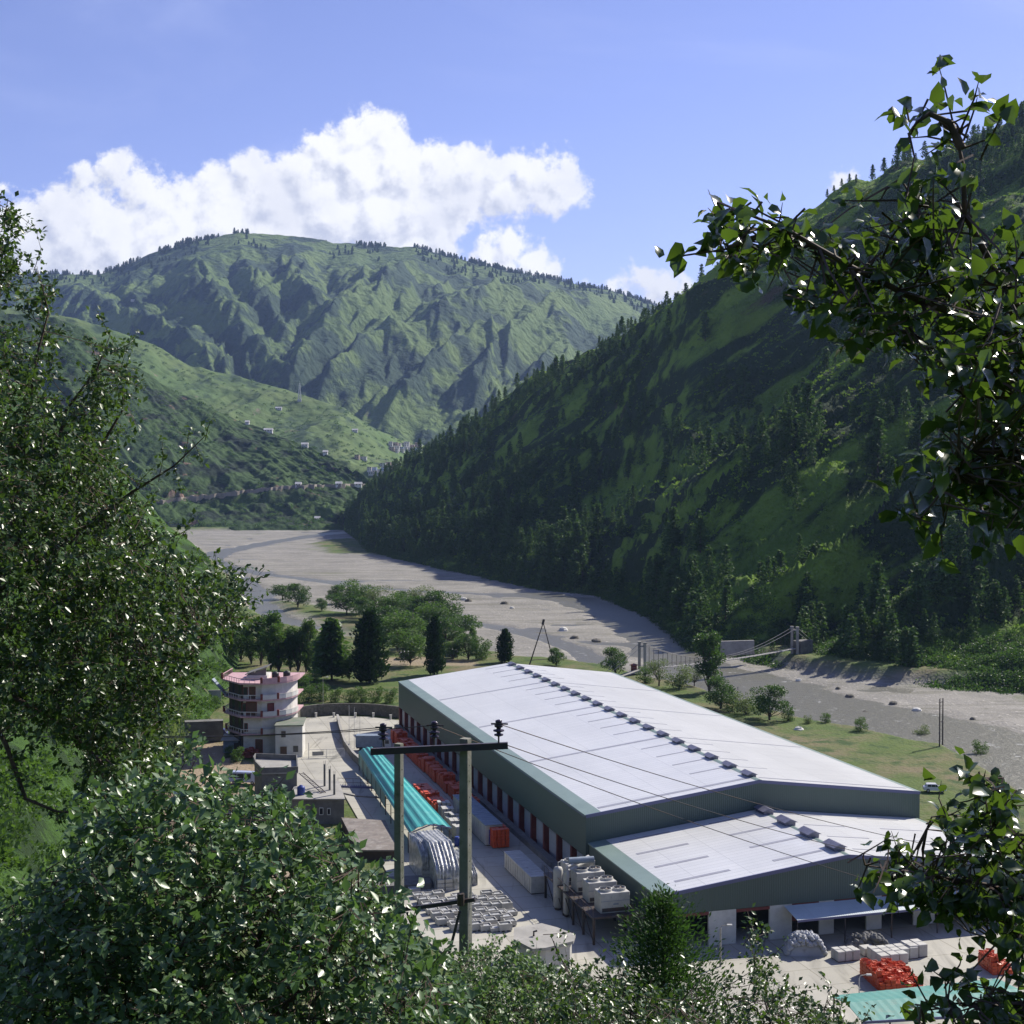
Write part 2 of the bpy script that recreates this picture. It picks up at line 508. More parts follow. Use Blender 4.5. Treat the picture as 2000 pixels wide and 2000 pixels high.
M_right = slope_mat('hill_grass_right', (0.19, 0.30, 0.04), (0.12, 0.21, 0.032), (0.028, 0.056, 0.018), (0.10, 0.09, 0.05), 0.06, 0.03,
                    (0.63, 0.69), 1.0, 0.4, 3.2, dark_amt=(0.46, 0.53), streak=(-80, -20, -55), sk=0.88)  # streaks paint sunlit grass bands between darker gullies
HR.build('forested_hill', M_right, 600, 3300, 620, -0.05, 1.6, 330)

def lined(pts, X, Y):
    d = np.full(X.shape, 1e18)
    for (ax, ay), (bx, by) in zip(pts[:-1], pts[1:]):
        ex, ey = bx - ax, by - ay; wx, wy = X - ax, Y - ay
        h = np.clip((wx * ex + wy * ey) / (ex * ex + ey * ey + 1e-9), 0, 1)
        d = np.minimum(d, (wx - ex * h) ** 2 + (wy - ey * h) ** 2)
    return np.sqrt(d)
SPURS = [([(841, 480), (781, 563), (700, 631), (606, 725), (585, 790)], 210, 75), ([(1060, 560), (1023, 597), (875, 658), (740, 711), (640, 800)], 230, 80),
         ([(471, 480), (377, 543), (400, 600), (440, 650), (520, 740), (575, 800)], 190, 70), ([(101, 530), (200, 640), (330, 700), (420, 780)], 200, 90),
         ([(579, 469), (585, 536), (599, 604), (646, 650)], 170, 50), ([(1200, 570), (1144, 600), (1077, 641), (996, 705), (930, 800)], 200, 65),
         ([(960, 690), (807, 785), (760, 860)], 180, 60), ([(480, 520), (505, 600), (559, 700)], 120, 45), ([(700, 475), (690, 540), (720, 590)], 130, 45),
         ([(960, 530), (930, 600), (840, 650)], 120, 45), ([(280, 510), (260, 600), (330, 690)], 130, 55), ([(1080, 700), (1000, 790), (940, 850)], 130, 50)]
# --- far mountain
def rel_far(c, t, y):
    env = smooth(-0.05, 0.2, t) * (1 - 0.96 * smooth(0.62, 0.99, t))
    q = np.maximum(t, 0) + 0.10
    w = 0.9 * fbm(c / 210, t * 3.0, 4, 61)
    s = (c - 690) / (q ** 0.62)
    a = ridged(s / 230 + w * 0.6, t * 1.2 + w, 3, 41, 0.5) - 0.35
    rw = 930 - 475 * np.maximum(t, 0) ** .75
    w2 = fbm(c / 120, rw / 120, 3, 62)
    b_ = ridged(c / 74 + rw / 150 + w2, rw / 105 - w2, 4, 52, 0.55) - 0.3
    c_ = ridged((c + rw * .5) / 38 + w2 * 2, rw / 60 + w2, 3, 71, 0.55) - 0.3
    row = 930 - (930 - itp(c, HF.tab, 3)) * np.interp(np.clip(t, 0, 1.1), [0, .25, .5, .75, 1, 1.1], [0, .37, .65, .84, 1, 1.03])
    sp = 0
    wx = 16 * fbm(c / 60, row / 60, 3, 44)
    for pts, A, wd in SPURS:
        d = lined([(a_, b2 * 1.25) for a_, b2 in pts], c + wx, row * 1.25)
        sp = np.maximum(sp, A * np.maximum(0, 1 - d / wd) ** 1.15)
    return env * (sp * .42 + 8 * a + 42 * b_ + 34 * c_) + 7 * fbm(c / 30, t * 26, 3, 9)
HF = Hill([(-900, 3300, 6200, 640), (-300, 3300, 5900, 600), (0, 3300, 5600, 552), (62, 3300, 5600, 536), (190, 3300, 5600, 536), (240, 3300, 5600, 520), (310, 3250, 5500, 492),
           (390, 3200, 5500, 468), (470, 3200, 5500, 454), (550, 3200, 5500, 458), (660, 3200, 5500, 473), (725, 3200, 5500, 480),
           (810, 3200, 5500, 484), (880, 3200, 5500, 502), (980, 3200, 5500, 525), (1100, 3200, 5500, 550), (1190, 3200, 5500, 568),
           (1273, 3200, 5500, 594), (1450, 3300, 5600, 670), (1900, 3400, 5800, 760), (2600, 3500, 6000, 780)], rel_far, z0=40, prof=0.92, back=0.6)
M_far = slope_mat('mountain_grass', (0.095, 0.15, 0.048), (0.135, 0.195, 0.06), (0.035, 0.065, 0.038), (0.12, 0.12, 0.08), 0.0022, 0.0042,
                  (0.66, 0.72), 1.0, 0.03, 26.0, dark_amt=(0.48, 0.55))
HF.build('far_mountain', M_far, -900, 2600, 900, -0.1, 1.35, 330)

# --- second ridge on the left, with the mast; its foot carries the town
def rel_second(c, t, y):
    env = smooth(-0.05, 0.25, t) * (1 - 0.8 * smooth(0.8, 1.0, t))
    s = c - 260 * t
    return env * (26 * (ridged(s / 120, t * 1.5, 4, 13) - 0.4)) + 3 * fbm(c / 25, t * 20, 3, 4)
H2 = Hill([(-300, 2300, 2900, 560), (150, 2300, 2900, 620), (300, 2300, 2900, 672), (370, 2300, 2900, 712), (465, 2300, 2900, 735), (580, 2250, 2850, 768),
           (665, 2200, 2800, 795), (725, 2150, 2800, 832), (790, 2100, 2850, 862), (860, 2100, 2900, 880), (1000, 2100, 3000, 900), (1300, 2100, 3000, 905)],
          rel_second, z0=5, prof=0.9, back=0.25)
M_second = slope_mat('ridge_grass', (0.11, 0.155, 0.05), (0.08, 0.135, 0.04), (0.035, 0.065, 0.03), (0.16, 0.14, 0.10), 0.006, 0.011,
                     (0.62, 0.69), 0.6, 0.03, 10.0, dark_amt=(0.52, 0.62))
H2.build('second_ridge', M_second, -300, 1300, 420, -0.3, 1.5, 200)

# --- middle hill on the left with terraces and the cut of a road
def rel_mid(c, t, y):
    env = smooth(0.0, 0.2, t) * (1 - 0.7 * smooth(0.85, 1.0, t))
    s = c + 420 * t
    g = 18 * (ridged(s / 140, t * 1.4, 4, 17) - 0.4) + 7 * (ridged((c - 200 * t) / 45, t * 3, 3, 18) - 0.3)
    r = 3.0 * fbm(c / 16, t * 26, 3, 8)
    # terraced fields
    hgt = t * 160
    tm = smooth(430, 500, c) * (1 - smooth(690, 720, c)) * smooth(0.25, 0.35, t)
    ter = -1.6 * ((hgt / 7.5) % 1.0) * tm
    # the road is a bench cut into the slope
    tr = np.interp(c, [200, 320, 450, 560, 700, 760], [0.16, 0.17, 0.20, 0.24, 0.30, 0.35])
    bench = -5.0 * np.exp(-((t - tr - 0.012) / 0.016) ** 2)
    return env * g + r + ter + bench
HM = Hill([(-500, 1500, 2150, 560), (0, 1560, 2150, 612), (110, 1600, 2120, 622), (170, 1610, 2100, 642), (250, 1620, 2080, 702), (330, 1625, 2050, 752),
           (415, 1625, 2030, 798), (495, 1625, 2000, 832), (580, 1630, 1960, 862), (665, 1640, 1900, 902), (725, 1680, 1860, 942),
           (760, 1730, 1840, 968), (800, 1780, 1850, 990), (900, 1800, 1850, 1010)], rel_mid, z0=-4, prof=0.9, back=0.5)
M_mid = slope_mat('middle_hill_grass', (0.046, 0.085, 0.02), (0.03, 0.06, 0.017), (0.014, 0.026, 0.014), (0.13, 0.085, 0.06), 0.012, 0.02,
                  (0.62, 0.66), 0.8, 0.06, 6.0, dark_amt=(0.50, 0.60))
HM.build('middle_hill', M_mid, -500, 900, 560, -0.05, 1.5, 330)

# --- near bank on the left: bearing x distance table of heights
BANK_Y = np.array([[60, 100, 150, 300, 450, 700, 900], [60, 100, 150, 300, 450, 700, 900], [100, 150, 200, 280, 400, 600, 800],
                   [262, 285, 310, 350, 420, 520, 640], [318, 345, 375, 420, 455, 500, 600], [380, 410, 440, 480, 510, 530, 560]], float)
BANK_Z = np.array([[34, 40, 46, 60, 90, 160, 150], [15, 20, 24.5, 31, 48, 104, 88], [6, 9, 12, 18, 36, 69, 50],
                   [0, 4, 8, 15, 26, 38, 20], [0, 4, 9, 18, 24, 28, 10], [-2, -1, -.5, 0, 0, -2, -6]], float)
BANK_C = np.array([-700, 50, 200, 330, 405, 470], float)
def bank(c, t):
    """t 0..6 along the stations"""
    i = np.clip(np.searchsorted(BANK_C, c) - 1, 0, 4)
    f = np.clip((c - BANK_C[i]) / (BANK_C[i + 1] - BANK_C[i]), 0, 1)
    j = np.clip(np.floor(t).astype(int), 0, 5); g = t - j
    def T(A):
        a = A[i, j] * (1 - g) + A[i, j + 1] * g; b = A[i + 1, j] * (1 - g) + A[i + 1, j + 1] * g
        return a * (1 - f) + b * f
    y, z = T(BANK_Y), T(BANK_Z)
    u = col_x(c, y)
    return y, z + 1.6 * fbm(u / 22, y / 22, 4, 33) * smooth(0, 0.6, t)
M_bank = slope_mat('bank_grass', (0.06, 0.125, 0.022), (0.04, 0.085, 0.018), (0.025, 0.05, 0.016), (0.17, 0.15, 0.10), 0.15, 0.09,
                   (0.64, 0.70), 1.0, 1.2, 0.8, dark_amt=(0.50, 0.58))
def build_bank():
    c = np.linspace(-700, 470, 300); t = np.linspace(0, 6, 260) * 0.9999
    Cg, T = np.meshgrid(c, t)
    y, z = bank(Cg.ravel(), T.ravel())
    x = col_x(Cg.ravel(), y)
    i = np.arange(300 * 260).reshape(260, 300)
    F = np.stack([i[:-1, :-1], i[:-1, 1:], i[1:, 1:], i[1:, :-1]], -1).reshape(-1, 4)
    prop(mesh_np('near_bank', np.stack([x, y, z], -1), F, M_bank, smooth_=True), kind='structure')
build_bank()

# --- the hillside the photographer stands on
def near_z(x, y):
    z = 53.7 - 0.62 * np.maximum(0, y - 2) - 0.02 * np.maximum(0, y - 2) * 0
    z = z + 0.20 * np.maximum(0, -x - 8) - 0.05 * np.maximum(0, x)
    z = z + 0.5 * fbm(x / 6, y / 6, 4, 14)
    return z
def nz(x, y): return float(near_z(np.array([float(x)]), np.array([float(y)]))[0])
def build_near():
    xs = np.linspace(-90, 110, 200); ys = np.linspace(-60, 100, 200)
    X, Y = np.meshgrid(xs, ys)
    Z = near_z(X, Y)
    Z = np.where(Y < 2, 53.7 + (2 - Y) * 0.35 + 0.4 * fbm(X / 6, Y / 6, 4, 14) - 0.5, Z)
    Z = np.where(np.hypot(X, Y) < 2.5, np.minimum(Z, 53.7), Z)
    i = np.arange(200 * 200).reshape(200, 200)
    F = np.stack([i[:-1, :-1], i[:-1, 1:], i[1:, 1:], i[1:, :-1]], -1).reshape(-1, 4)
    prop(mesh_np('near_hillside', np.stack([X, Y, Z], -1).reshape(-1, 3), F, M_bank, smooth_=True), kind='structure')
build_near()

# --- valley floor: platform of the factory, braided river bed
def wpoly(pts, z): return np.array([[P(a, b, z).x, P(a, b, z).y] for a, b in pts])
def sdf(poly, X, Y):
    """signed distance, positive inside"""
    d = np.full(X.shape, 1e18); ins = np.zeros(X.shape, bool)
    n = len(poly)
    for i in range(n):
        ax, ay = poly[i]; bx, by = poly[(i + 1) % n]
        ex, ey = bx - ax, by - ay; wx, wy = X - ax, Y - ay
        h = np.clip((wx * ex + wy * ey) / (ex * ex + ey * ey + 1e-9), 0, 1)
        d = np.minimum(d, (wx - ex * h) ** 2 + (wy - ey * h) ** 2)
        cnd = (ay <= Y) != (by <= Y)
        with np.errstate(divide='ignore', invalid='ignore'):
            xi = ax + (Y - ay) * (bx - ax) / (by - ay)
        ins ^= cnd & (X < xi)
    d = np.sqrt(d)
    return np.where(ins, d, -d)
def lined(pts, X, Y):
    d = np.full(X.shape, 1e18)
    for (ax, ay), (bx, by) in zip(pts[:-1], pts[1:]):
        ex, ey = bx - ax, by - ay; wx, wy = X - ax, Y - ay
        h = np.clip((wx * ex + wy * ey) / (ex * ex + ey * ey + 1e-9), 0, 1)
        d = np.minimum(d, (wx - ex * h) ** 2 + (wy - ey * h) ** 2)
    return np.sqrt(d)
RIV = wpoly([(345, 1036), (690, 1030), (705, 1050), (722, 1060), (890, 1096), (1045, 1130), (1180, 1148), (1290, 1192), (1362, 1248), (1480, 1276), (1550, 1298),
             (1660, 1316), (1780, 1326), (2000, 1338), (2800, 1370), (2900, 1900), (2100, 1640), (2000, 1575), (1905, 1518), (1830, 1476), (1770, 1462), (1700, 1446), (1610, 1428), (1540, 1415), (1470, 1392),
             (1400, 1372), (1330, 1350), (1250, 1332), (1170, 1312), (1090, 1300), (1000, 1296), (930, 1285), (820, 1262), (740, 1262), (660, 1255), (590, 1238),
             (520, 1222), (478, 1200), (455, 1150), (425, 1112), (385, 1075), (350, 1050)], -3)
ISL = wpoly([(545, 1172), (600, 1178), (640, 1190), (690, 1193), (760, 1200), (860, 1212), (900, 1235), (915, 1262), (900, 1300), (740, 1300), (640, 1300), (700, 1240), (640, 1212), (590, 1200)], -3)
ISL2 = wpoly([(608, 1060), (640, 1052), (690, 1050), (740, 1062), (750, 1085), (700, 1080), (640, 1078)], -3)
CH = [(wpoly([(700, 1036), (620, 1044), (520, 1060), (430, 1078), (405, 1092)], -4), 12), (wpoly([(405, 1092), (425, 1112), (460, 1135), (500, 1165), (520, 1200)], -4), 12),
      (wpoly([(430, 1102), (520, 1122), (600, 1130), (700, 1145), (800, 1152), (960, 1160), (1040, 1160)], -4), 6),
      (wpoly([(520, 1200), (600, 1222), (720, 1235), (880, 1212), (960, 1222), (1050, 1240), (1130, 1268), (1180, 1300)], -4), 5),
      (wpoly([(1040, 1160), (1130, 1172), (1200, 1192), (1280, 1240), (1330, 1290), (1420, 1325)], -4), 14),
      (wpoly([(1420, 1325), (1480, 1352), (1580, 1375), (1720, 1405), (1900, 1450), (2300, 1560)], -4), 24)]
def ground(X, Y):
    wob = 6 * fbm(X / 25, Y / 25, 3, 2) + 2 * fbm(X / 6, Y / 6, 2, 6)
    r = sdf(RIV, X, Y)
    rr = smooth(-1.5, 5.5, r + wob * 0.5)
    isl = smooth(-6, 6, sdf(ISL, X, Y) + wob) * rr
    isl2 = smooth(-6, 8, sdf(ISL2, X, Y) + wob) * rr
    bed = -4.0 + 0.35 * fbm(X / 30, Y / 12, 4, 1) + 0.25 * fbm(X / 5, Y / 5, 3, 12)
    bed = bed + 0.8 * isl + 1.0 * isl2
    for pts, w in CH:
        d = lined(pts, X, Y) + 0.5 * wob
        bed = bed - 1.3 * (1 - smooth(w * 0.35, w * 1.25, d)) * (1 - isl) * (1 - isl2)
    # side arms
    arms = ridged(X / 90 + Y / 400, Y / 60, 3, 88)
    bed = bed - 0.55 * smooth(0.62, 0.9, arms) * (1 - isl)
    z = 0.25 * fbm(X / 18, Y / 18, 4, 19) * (1 - rr) - 0.12 * (1 - rr) + rr * bed
    return z, rr, isl, isl2
def gz(x, y): return float(ground(np.array([float(x)]), np.array([float(y)]))[0][0])
def PG(px, py):
    z = 0.0
    for _ in range(6):
        p = P(px, py, z); z = gz(p.x, p.y)
    return Vector((p.x, p.y, z))
E_O = Vector((9.906, 184.805, 0)); E_D = Vector((-0.27509, 0.96142, 0)); E_N = Vector((0.96142, 0.27509, 0))
def build_ground():
    nc, nr = 620, 640
    c = np.linspace(-500, 3000, nc); y = 80 * (3200 / 80) ** np.linspace(0, 1, nr)
    Cg, Y = np.meshgrid(c, y); X = (Cg - 1000) / FPX * (Y * CP + CZ * SP)
    Z, rr, isl, isl2 = ground(X, Y)
    # keep the made ground under the yard and buildings dead level, a little below the slabs
    s = (X - E_O.x) * E_D.x + (Y - E_O.y) * E_D.y; n = (X - E_O.x) * E_N.x + (Y - E_O.y) * E_N.y
    near = (1 - rr) * smooth(-8, 4, n + 80) * (1 - smooth(150, 170, s)) * (1 - smooth(48, 56, n))
    Z = Z * (1 - near) - 0.15 * near
    Z = np.where(Y > 1700, np.minimum(Z, -5), Z)
    V = np.stack([X, Y, Z], -1).reshape(-1, 3)
    i = np.arange(nc * nr).reshape(nr, nc)
    F = np.stack([i[:-1, :-1], i[:-1, 1:], i[1:, 1:], i[1:, :-1]], -1).reshape(-1, 4)
    gm = bpy.data.materials.new('valley_floor'); gm.use_nodes = True
    nt = gm.node_tree; N, L = nt.nodes, nt.links; N.clear()
    out = N.new('ShaderNodeOutputMaterial'); b = N.new('ShaderNodeBsdfPrincipled'); L.new(b.outputs[0], out.inputs[0])
    b.inputs['Roughness'].default_value = 0.9; b.inputs['Specular IOR Level'].default_value = 0.2
    at = N.new('ShaderNodeAttribute'); at.attribute_name = 'cover'
    sp = N.new('ShaderNodeSeparateColor'); L.new(at.outputs['Color'], sp.inputs[0])
    tc = N.new('ShaderNodeTexCoord')
    def nzz(sc, lo, hi, w, det=6):
        n_ = N.new('ShaderNodeTexNoise'); n_.noise_dimensions = '4D'; n_.inputs['W'].default_value = w
        n_.inputs['Scale'].default_value = sc; n_.inputs['Detail'].default_value = det; n_.inputs['Roughness'].default_value = 0.65
        L.new(tc.outputs['Object'], n_.inputs['Vector'])
        r = N.new('ShaderNodeMapRange'); r.inputs['From Min'].default_value = lo; r.inputs['From Max'].default_value = hi
        L.new(n_.outputs['Fac'], r.inputs['Value']); return r.outputs[0]
    def mix(a, bb, f):
        x = N.new('ShaderNodeMix'); x.data_type = 'RGBA'
        for k, q in (('A', a), ('B', bb)):
            if isinstance(q, tuple): x.inputs[k].default_value = rgba(q)
            else: L.new(q, x.inputs[k])
        L.new(f, x.inputs['Factor']); return x.outputs['Result']
    grass = mix((0.062, 0.105, 0.02), (0.095, 0.13, 0.032), nzz(0.05, 0.35, 0.65, 0))
    grass = mix(grass, (0.16, 0.135, 0.075), nzz(0.06, 0.45, 0.62, 3.3))
    grass = mix(grass, (0.04, 0.075, 0.018), nzz(0.18, 0.52, 0.62, 6.3))
    grav = mix((0.28, 0.265, 0.235), (0.175, 0.168, 0.15), nzz(0.035, 0.35, 0.65, 1))
    grav = mix(grav, (0.48, 0.45, 0.40), nzz(0.9, 0.60, 0.66, 2, 4))
    grav = mix(grav, (0.09, 0.085, 0.075), nzz(0.5, 0.64, 0.70, 7, 4))
    grav = mix(grav, (0.13, 0.15, 0.07), nzz(0.02, 0.60, 0.72, 4))
    mpb = N.new('ShaderNodeMapping'); mpb.inputs['Rotation'].default_value = (0, 0, math.radians(38)); mpb.inputs['Scale'].default_value = (.012, .14, 1); L.new(tc.outputs['Object'], mpb.inputs[0])
    nb = N.new('ShaderNodeTexNoise'); nb.inputs['Scale'].default_value = 1; nb.inputs['Detail'].default_value = 7; nb.inputs['Roughness'].default_value = .62; nb.inputs['Distortion'].default_value = .8; L.new(mpb.outputs[0], nb.inputs['Vector'])
    rb = N.new('ShaderNodeMapRange'); rb.inputs['From Min'].default_value = .53; rb.inputs['From Max'].default_value = .62; rb.inputs['To Max'].default_value = .75; L.new(nb.outputs['Fac'], rb.inputs['Value'])
    grav = mix(grav, (0.15, 0.145, 0.115), rb.outputs[0])
    col = mix(grass, grav, sp.outputs[0])
    col = mix(col, (0.30, 0.235, 0.165), sp.outputs[1])
    L.new(col, b.inputs['Base Color'])
    n_ = N.new('ShaderNodeTexNoise'); n_.inputs['Scale'].default_value = 1.1; n_.inputs['Detail'].default_value = 5
    L.new(tc.outputs['Object'], n_.inputs['Vector'])
    bp = N.new('ShaderNodeBump'); bp.inputs['Strength'].default_value = 0.8; bp.inputs['Distance'].default_value = 0.5
    L.new(n_.outputs['Fac'], bp.inputs['Height']); L.new(bp.outputs[0], b.inputs['Normal'])
    o = mesh_np('valley_floor', V, F, gm, smooth_=True)
    ca = o.data.color_attributes.new('cover', 'FLOAT_COLOR', 'POINT')
    patch = smooth(0.30, 0.55, fbm(X / 30, Y / 30, 4, 55)) * 0.7
    gr = rr * (1 - isl * (1 - patch)) * (1 - isl2)
    ROAD = wpoly([(300, 1600), (330, 1500), (355, 1430), (352, 1372), (395, 1372), (425, 1450), (455, 1480), (520, 1500), (600, 1600), (640, 1700), (500, 1800)], 0)
    road = smooth(-1.5, 1.5, sdf(ROAD, X, Y) + 1.5 * fbm(X / 5, Y / 5, 3, 90)) * (1 - rr)
    CAMP = wpoly([(735, 1285), (830, 1283), (920, 1290), (930, 1300), (830, 1300), (760, 1302)], 0)
    road = np.maximum(road, smooth(-2, 2, sdf(CAMP, X, Y) + 3 * fbm(X / 8, Y / 8, 3, 91)) * 0.8)
    colr = np.stack([gr, road, isl, np.ones_like(gr)], -1).reshape(-1, 4).astype(np.float32)
    ca.data.foreach_set('color', colr.ravel())
    prop(o, kind='structure')
    # earth below everything, out to the horizon
    g = MB(); g.quad((-5900, -1400, -9), (5900, -1400, -9), (5900, 7400, -9), (-5900, 7400, -9))
    prop(g.build('earth', mat('earth', (0.06, 0.10, 0.035), (0.09, 0.12, 0.045), 0.95, 0.002)), kind='structure')
    # river water, muddy, seen wherever the bed drops below it
    wm, nt, b, out = new_mat('river_water')
    N, L = nt.nodes, nt.links
    b.inputs['Base Color'].default_value = (0.175, 0.165, 0.14, 1)
    b.inputs['Roughness'].default_value = 0.32; b.inputs['Specular IOR Level'].default_value = 0.5
    tc = N.new('ShaderNodeTexCoord')
    n1 = N.new('ShaderNodeTexNoise'); n1.inputs['Scale'].default_value = 0.55; n1.inputs['Detail'].default_value = 6; n1.inputs['Roughness'].default_value = 0.7
    L.new(tc.outputs['Object'], n1.inputs['Vector'])
    bp = N.new('ShaderNodeBump'); bp.inputs['Strength'].default_value = 1.0; bp.inputs['Distance'].default_value = 0.35
    L.new(n1.outputs['Fac'], bp.inputs['Height']); L.new(bp.outputs[0], b.inputs['Normal'])
    n2 = N.new('ShaderNodeTexNoise'); n2.inputs['Scale'].default_value = 0.30; n2.inputs['Detail'].default_value = 8; n2.inputs['Roughness'].default_value = 0.75
    L.new(tc.outputs['Object'], n2.inputs['Vector'])
    r = N.new('ShaderNodeMapRange'); r.inputs['From Min'].default_value = 0.60; r.inputs['From Max'].default_value = 0.70
    L.new(n2.outputs['Fac'], r.inputs['Value'])
    mx = N.new('ShaderNodeMix'); mx.data_type = 'RGBA'
    mx.inputs['A'].default_value = (0.135, 0.13, 0.10, 1); mx.inputs['B'].default_value = (0.55, 0.55, 0.53, 1)
    L.new(r.outputs[0], mx.inputs['Factor']); L.new(mx.outputs['Result'], b.inputs['Base Color'])
    w = MB()
    pts = [(p[0], p[1]) for p in RIV]
    cx = sum(p[0] for p in pts) / len(pts)
    w.quad((-700, 150, -4.45), (900, 150, -4.45), (900, 1700, -4.45), (-700, 1700, -4.45))
    prop(w.build('water', wm), kind='structure')
build_ground()
# ------------------------------------------------------------------ vegetation
scene.world.cycles.sampling_method = 'MANUAL'
scene.world.cycles.sample_map_resolution = 256
cy = scene.cycles
cy.max_bounces = 6; cy.diffuse_bounces = 3; cy.glossy_bounces = 2; cy.transmission_bounces = 3
cy.transparent_max_bounces = 4; cy.volume_bounces = 1
cy.caustics_reflective = False; cy.caustics_refractive = False
cy.sample_clamp_indirect = 6.0

def unit(v): return v / (np.linalg.norm(v, axis=-1, keepdims=True) + 1e-9)
def tufts(cen, out, size, asp=0.6, droop=0.0, rg=rng, cup=0.25):
    """leaf shaped pairs of triangles: cen centres, out growth directions, size lengths"""
    n = len(cen)
    o = unit(out + rg.normal(0, 0.45, (n, 3)) + np.array([0, 0, -droop]))
    r = unit(np.cross(o, rg.normal(0, 1, (n, 3))))
    u = np.cross(r, o)
    s = size[:, None]
    b = cen - o * s * 0.5; t = cen + o * s * 0.5
    l = cen + r * s * asp * 0.5 + u * s * cup * 0.3; q = cen - r * s * asp * 0.5 + u * s * cup * 0.3
    V = np.stack([b, l, t, q], 1).reshape(-1, 3)
    k = np.arange(n) * 4
    F = np.concatenate([np.stack([k, k + 1, k + 2], 1), np.stack([k, k + 2, k + 3], 1)])
    return V, F
def leaf7(cen, out, size, up, asp=0.72, rg=rng):
    """broad pointed leaf folded along its midrib, tip curled down"""
    n = len(cen)
    o = unit(out)
    r = unit(np.cross(o, up + rg.normal(0, 0.35, (n, 3)))); u = np.cross(r, o)
    s = size[:, None]
    def pt(l, w, h): return cen + o * s * l + r * s * w * asp + u * s * h
    P_ = [pt(0, 0, 0), pt(.25, .42, .10), pt(.62, .36, .06), pt(1.0, 0, -.22), pt(.62, -.36, .06), pt(.25, -.42, .10), pt(.3, 0, 0.0), pt(.65, 0, -.04)]
    V = np.stack(P_, 1).reshape(-1, 3)
    k = (np.arange(n) * 8)[:, None]
    T = np.array([[0, 1, 6], [1, 2, 7], [1, 7, 6], [2, 3, 7], [3, 4, 7], [4, 5, 6], [4, 6, 7], [5, 0, 6]])
    F = (k[:, None, :] + T[None]).reshape(-1, 3)
    return V, F
def join(parts):
    V = []; F = []; b = 0
    for v, f in parts:
        V.append(v); F.append(f + b); b += len(v)
    return np.concatenate(V), np.concatenate(F)
def set_local(o, loc): pass

M_bark = mat('bark', (0.10, 0.075, 0.055), (0.05, 0.04, 0.03), 0.9, 3.0, 0.5, 12)
M_barkg = mat('grey_bark', (0.16, 0.13, 0.11), (0.08, 0.065, 0.05), 0.9, 5.0, 0.5, 20, bdist=0.02)
M_pine = leaf_mat('pine_needles', (0.028, 0.068, 0.02), (0.06, 0.12, 0.03), 0.7, 0.15, 0.2)
M_fir = leaf_mat('needles_dark', (0.014, 0.036, 0.014), (0.028, 0.062, 0.02), 0.7, 0.15, 0.2)
M_leafd = leaf_mat('foliage_dark', (0.03, 0.066, 0.02), (0.055, 0.112, 0.028), 0.55, 0.25, 0.3)
M_leafm = leaf_mat('foliage_mid', (0.038, 0.08, 0.02), (0.065, 0.125, 0.03), 0.55, 0.3, 0.3)
M_leafg = leaf_mat('foliage_grey', (0.075, 0.11, 0.055), (0.11, 0.15, 0.075), 0.6, 0.3, 0.3)
M_cypress = leaf_mat('cypress_scales', (0.012, 0.032, 0.012), (0.026, 0.06, 0.016), 0.7, 0.12, 0.2)

def proto_parts(name, wood, VF, wm, lm, label, cat, group):
    t = thing(name, label, cat, (0, 0, 0), group)
    wood.local = True
    tr = wood.build('trunk', wm); tr.parent = t
    cr = mesh_np('crown', VF[0], VF[1], lm); cr.parent = t
    return t
def pine_proto(seed, h=15.0, w=4.0, n=900, m=M_pine, open_=0.0, narrow=False):
    rg = np.random.default_rng(seed)
    wood = MB(); wood.tube([(0, 0, -0.6), (0.05 * h * .1, 0, h * .5), (0, 0, h * .97)], [h * .018, h * .011, 0.03], 6)
    parts = []
    z0 = 0.14 if not narrow else 0.03
    nb = int(26 * h / 15) if not narrow else 44
    for i in range(nb):
        f = z0 + (0.97 - z0) * (i + rg.random()) / nb
        if narrow: rad = w * 0.5 * min(1, (1 - f) * 2.4 + 0.08) * min(1, f * 6 + .45)
        else: rad = w * 0.5 * (1 - f) ** 0.8 * min(1, (f - z0) * 5 + 0.55) + 0.12
        k = rg.integers(4, 7)
        a0 = rg.random() * 6.28
        for j in range(k):
            a = a0 + j * 6.283 / k + rg.normal(0, 0.25)
            L_ = rad * rg.uniform(0.65, 1.12)
            if rg.random() < open_: continue
            dx, dy = math.cos(a), math.sin(a)
            z = f * h
            tip = np.array([dx * L_, dy * L_, z + (0.25 if narrow else -0.12) * L_])
            m_ = max(3, int(n / nb / k))
            q = rg.random(m_) ** 0.6
            cen = np.outer(q, tip) + np.outer(1 - q, np.array([0, 0, z + 0.08 * L_])) + rg.normal(0, 0.10 + 0.035 * w, (m_, 3)) * (0.6 + 0.4 * L_ / max(w, .1) * 2)[..., None] if False else \
                np.outer(q, tip) + np.outer(1 - q, np.array([0, 0, z + 0.08 * L_])) + rg.normal(0, 0.05 * w, (m_, 3))
            out = np.tile(np.array([dx, dy, 0.9 if narrow else 0.15]), (m_, 1))
            parts.append(tufts(cen, out, rg.uniform(0.10, 0.20, m_) * w * (0.75 if narrow else 1), 0.55, 0.15, rg))
    return wood, join(parts)
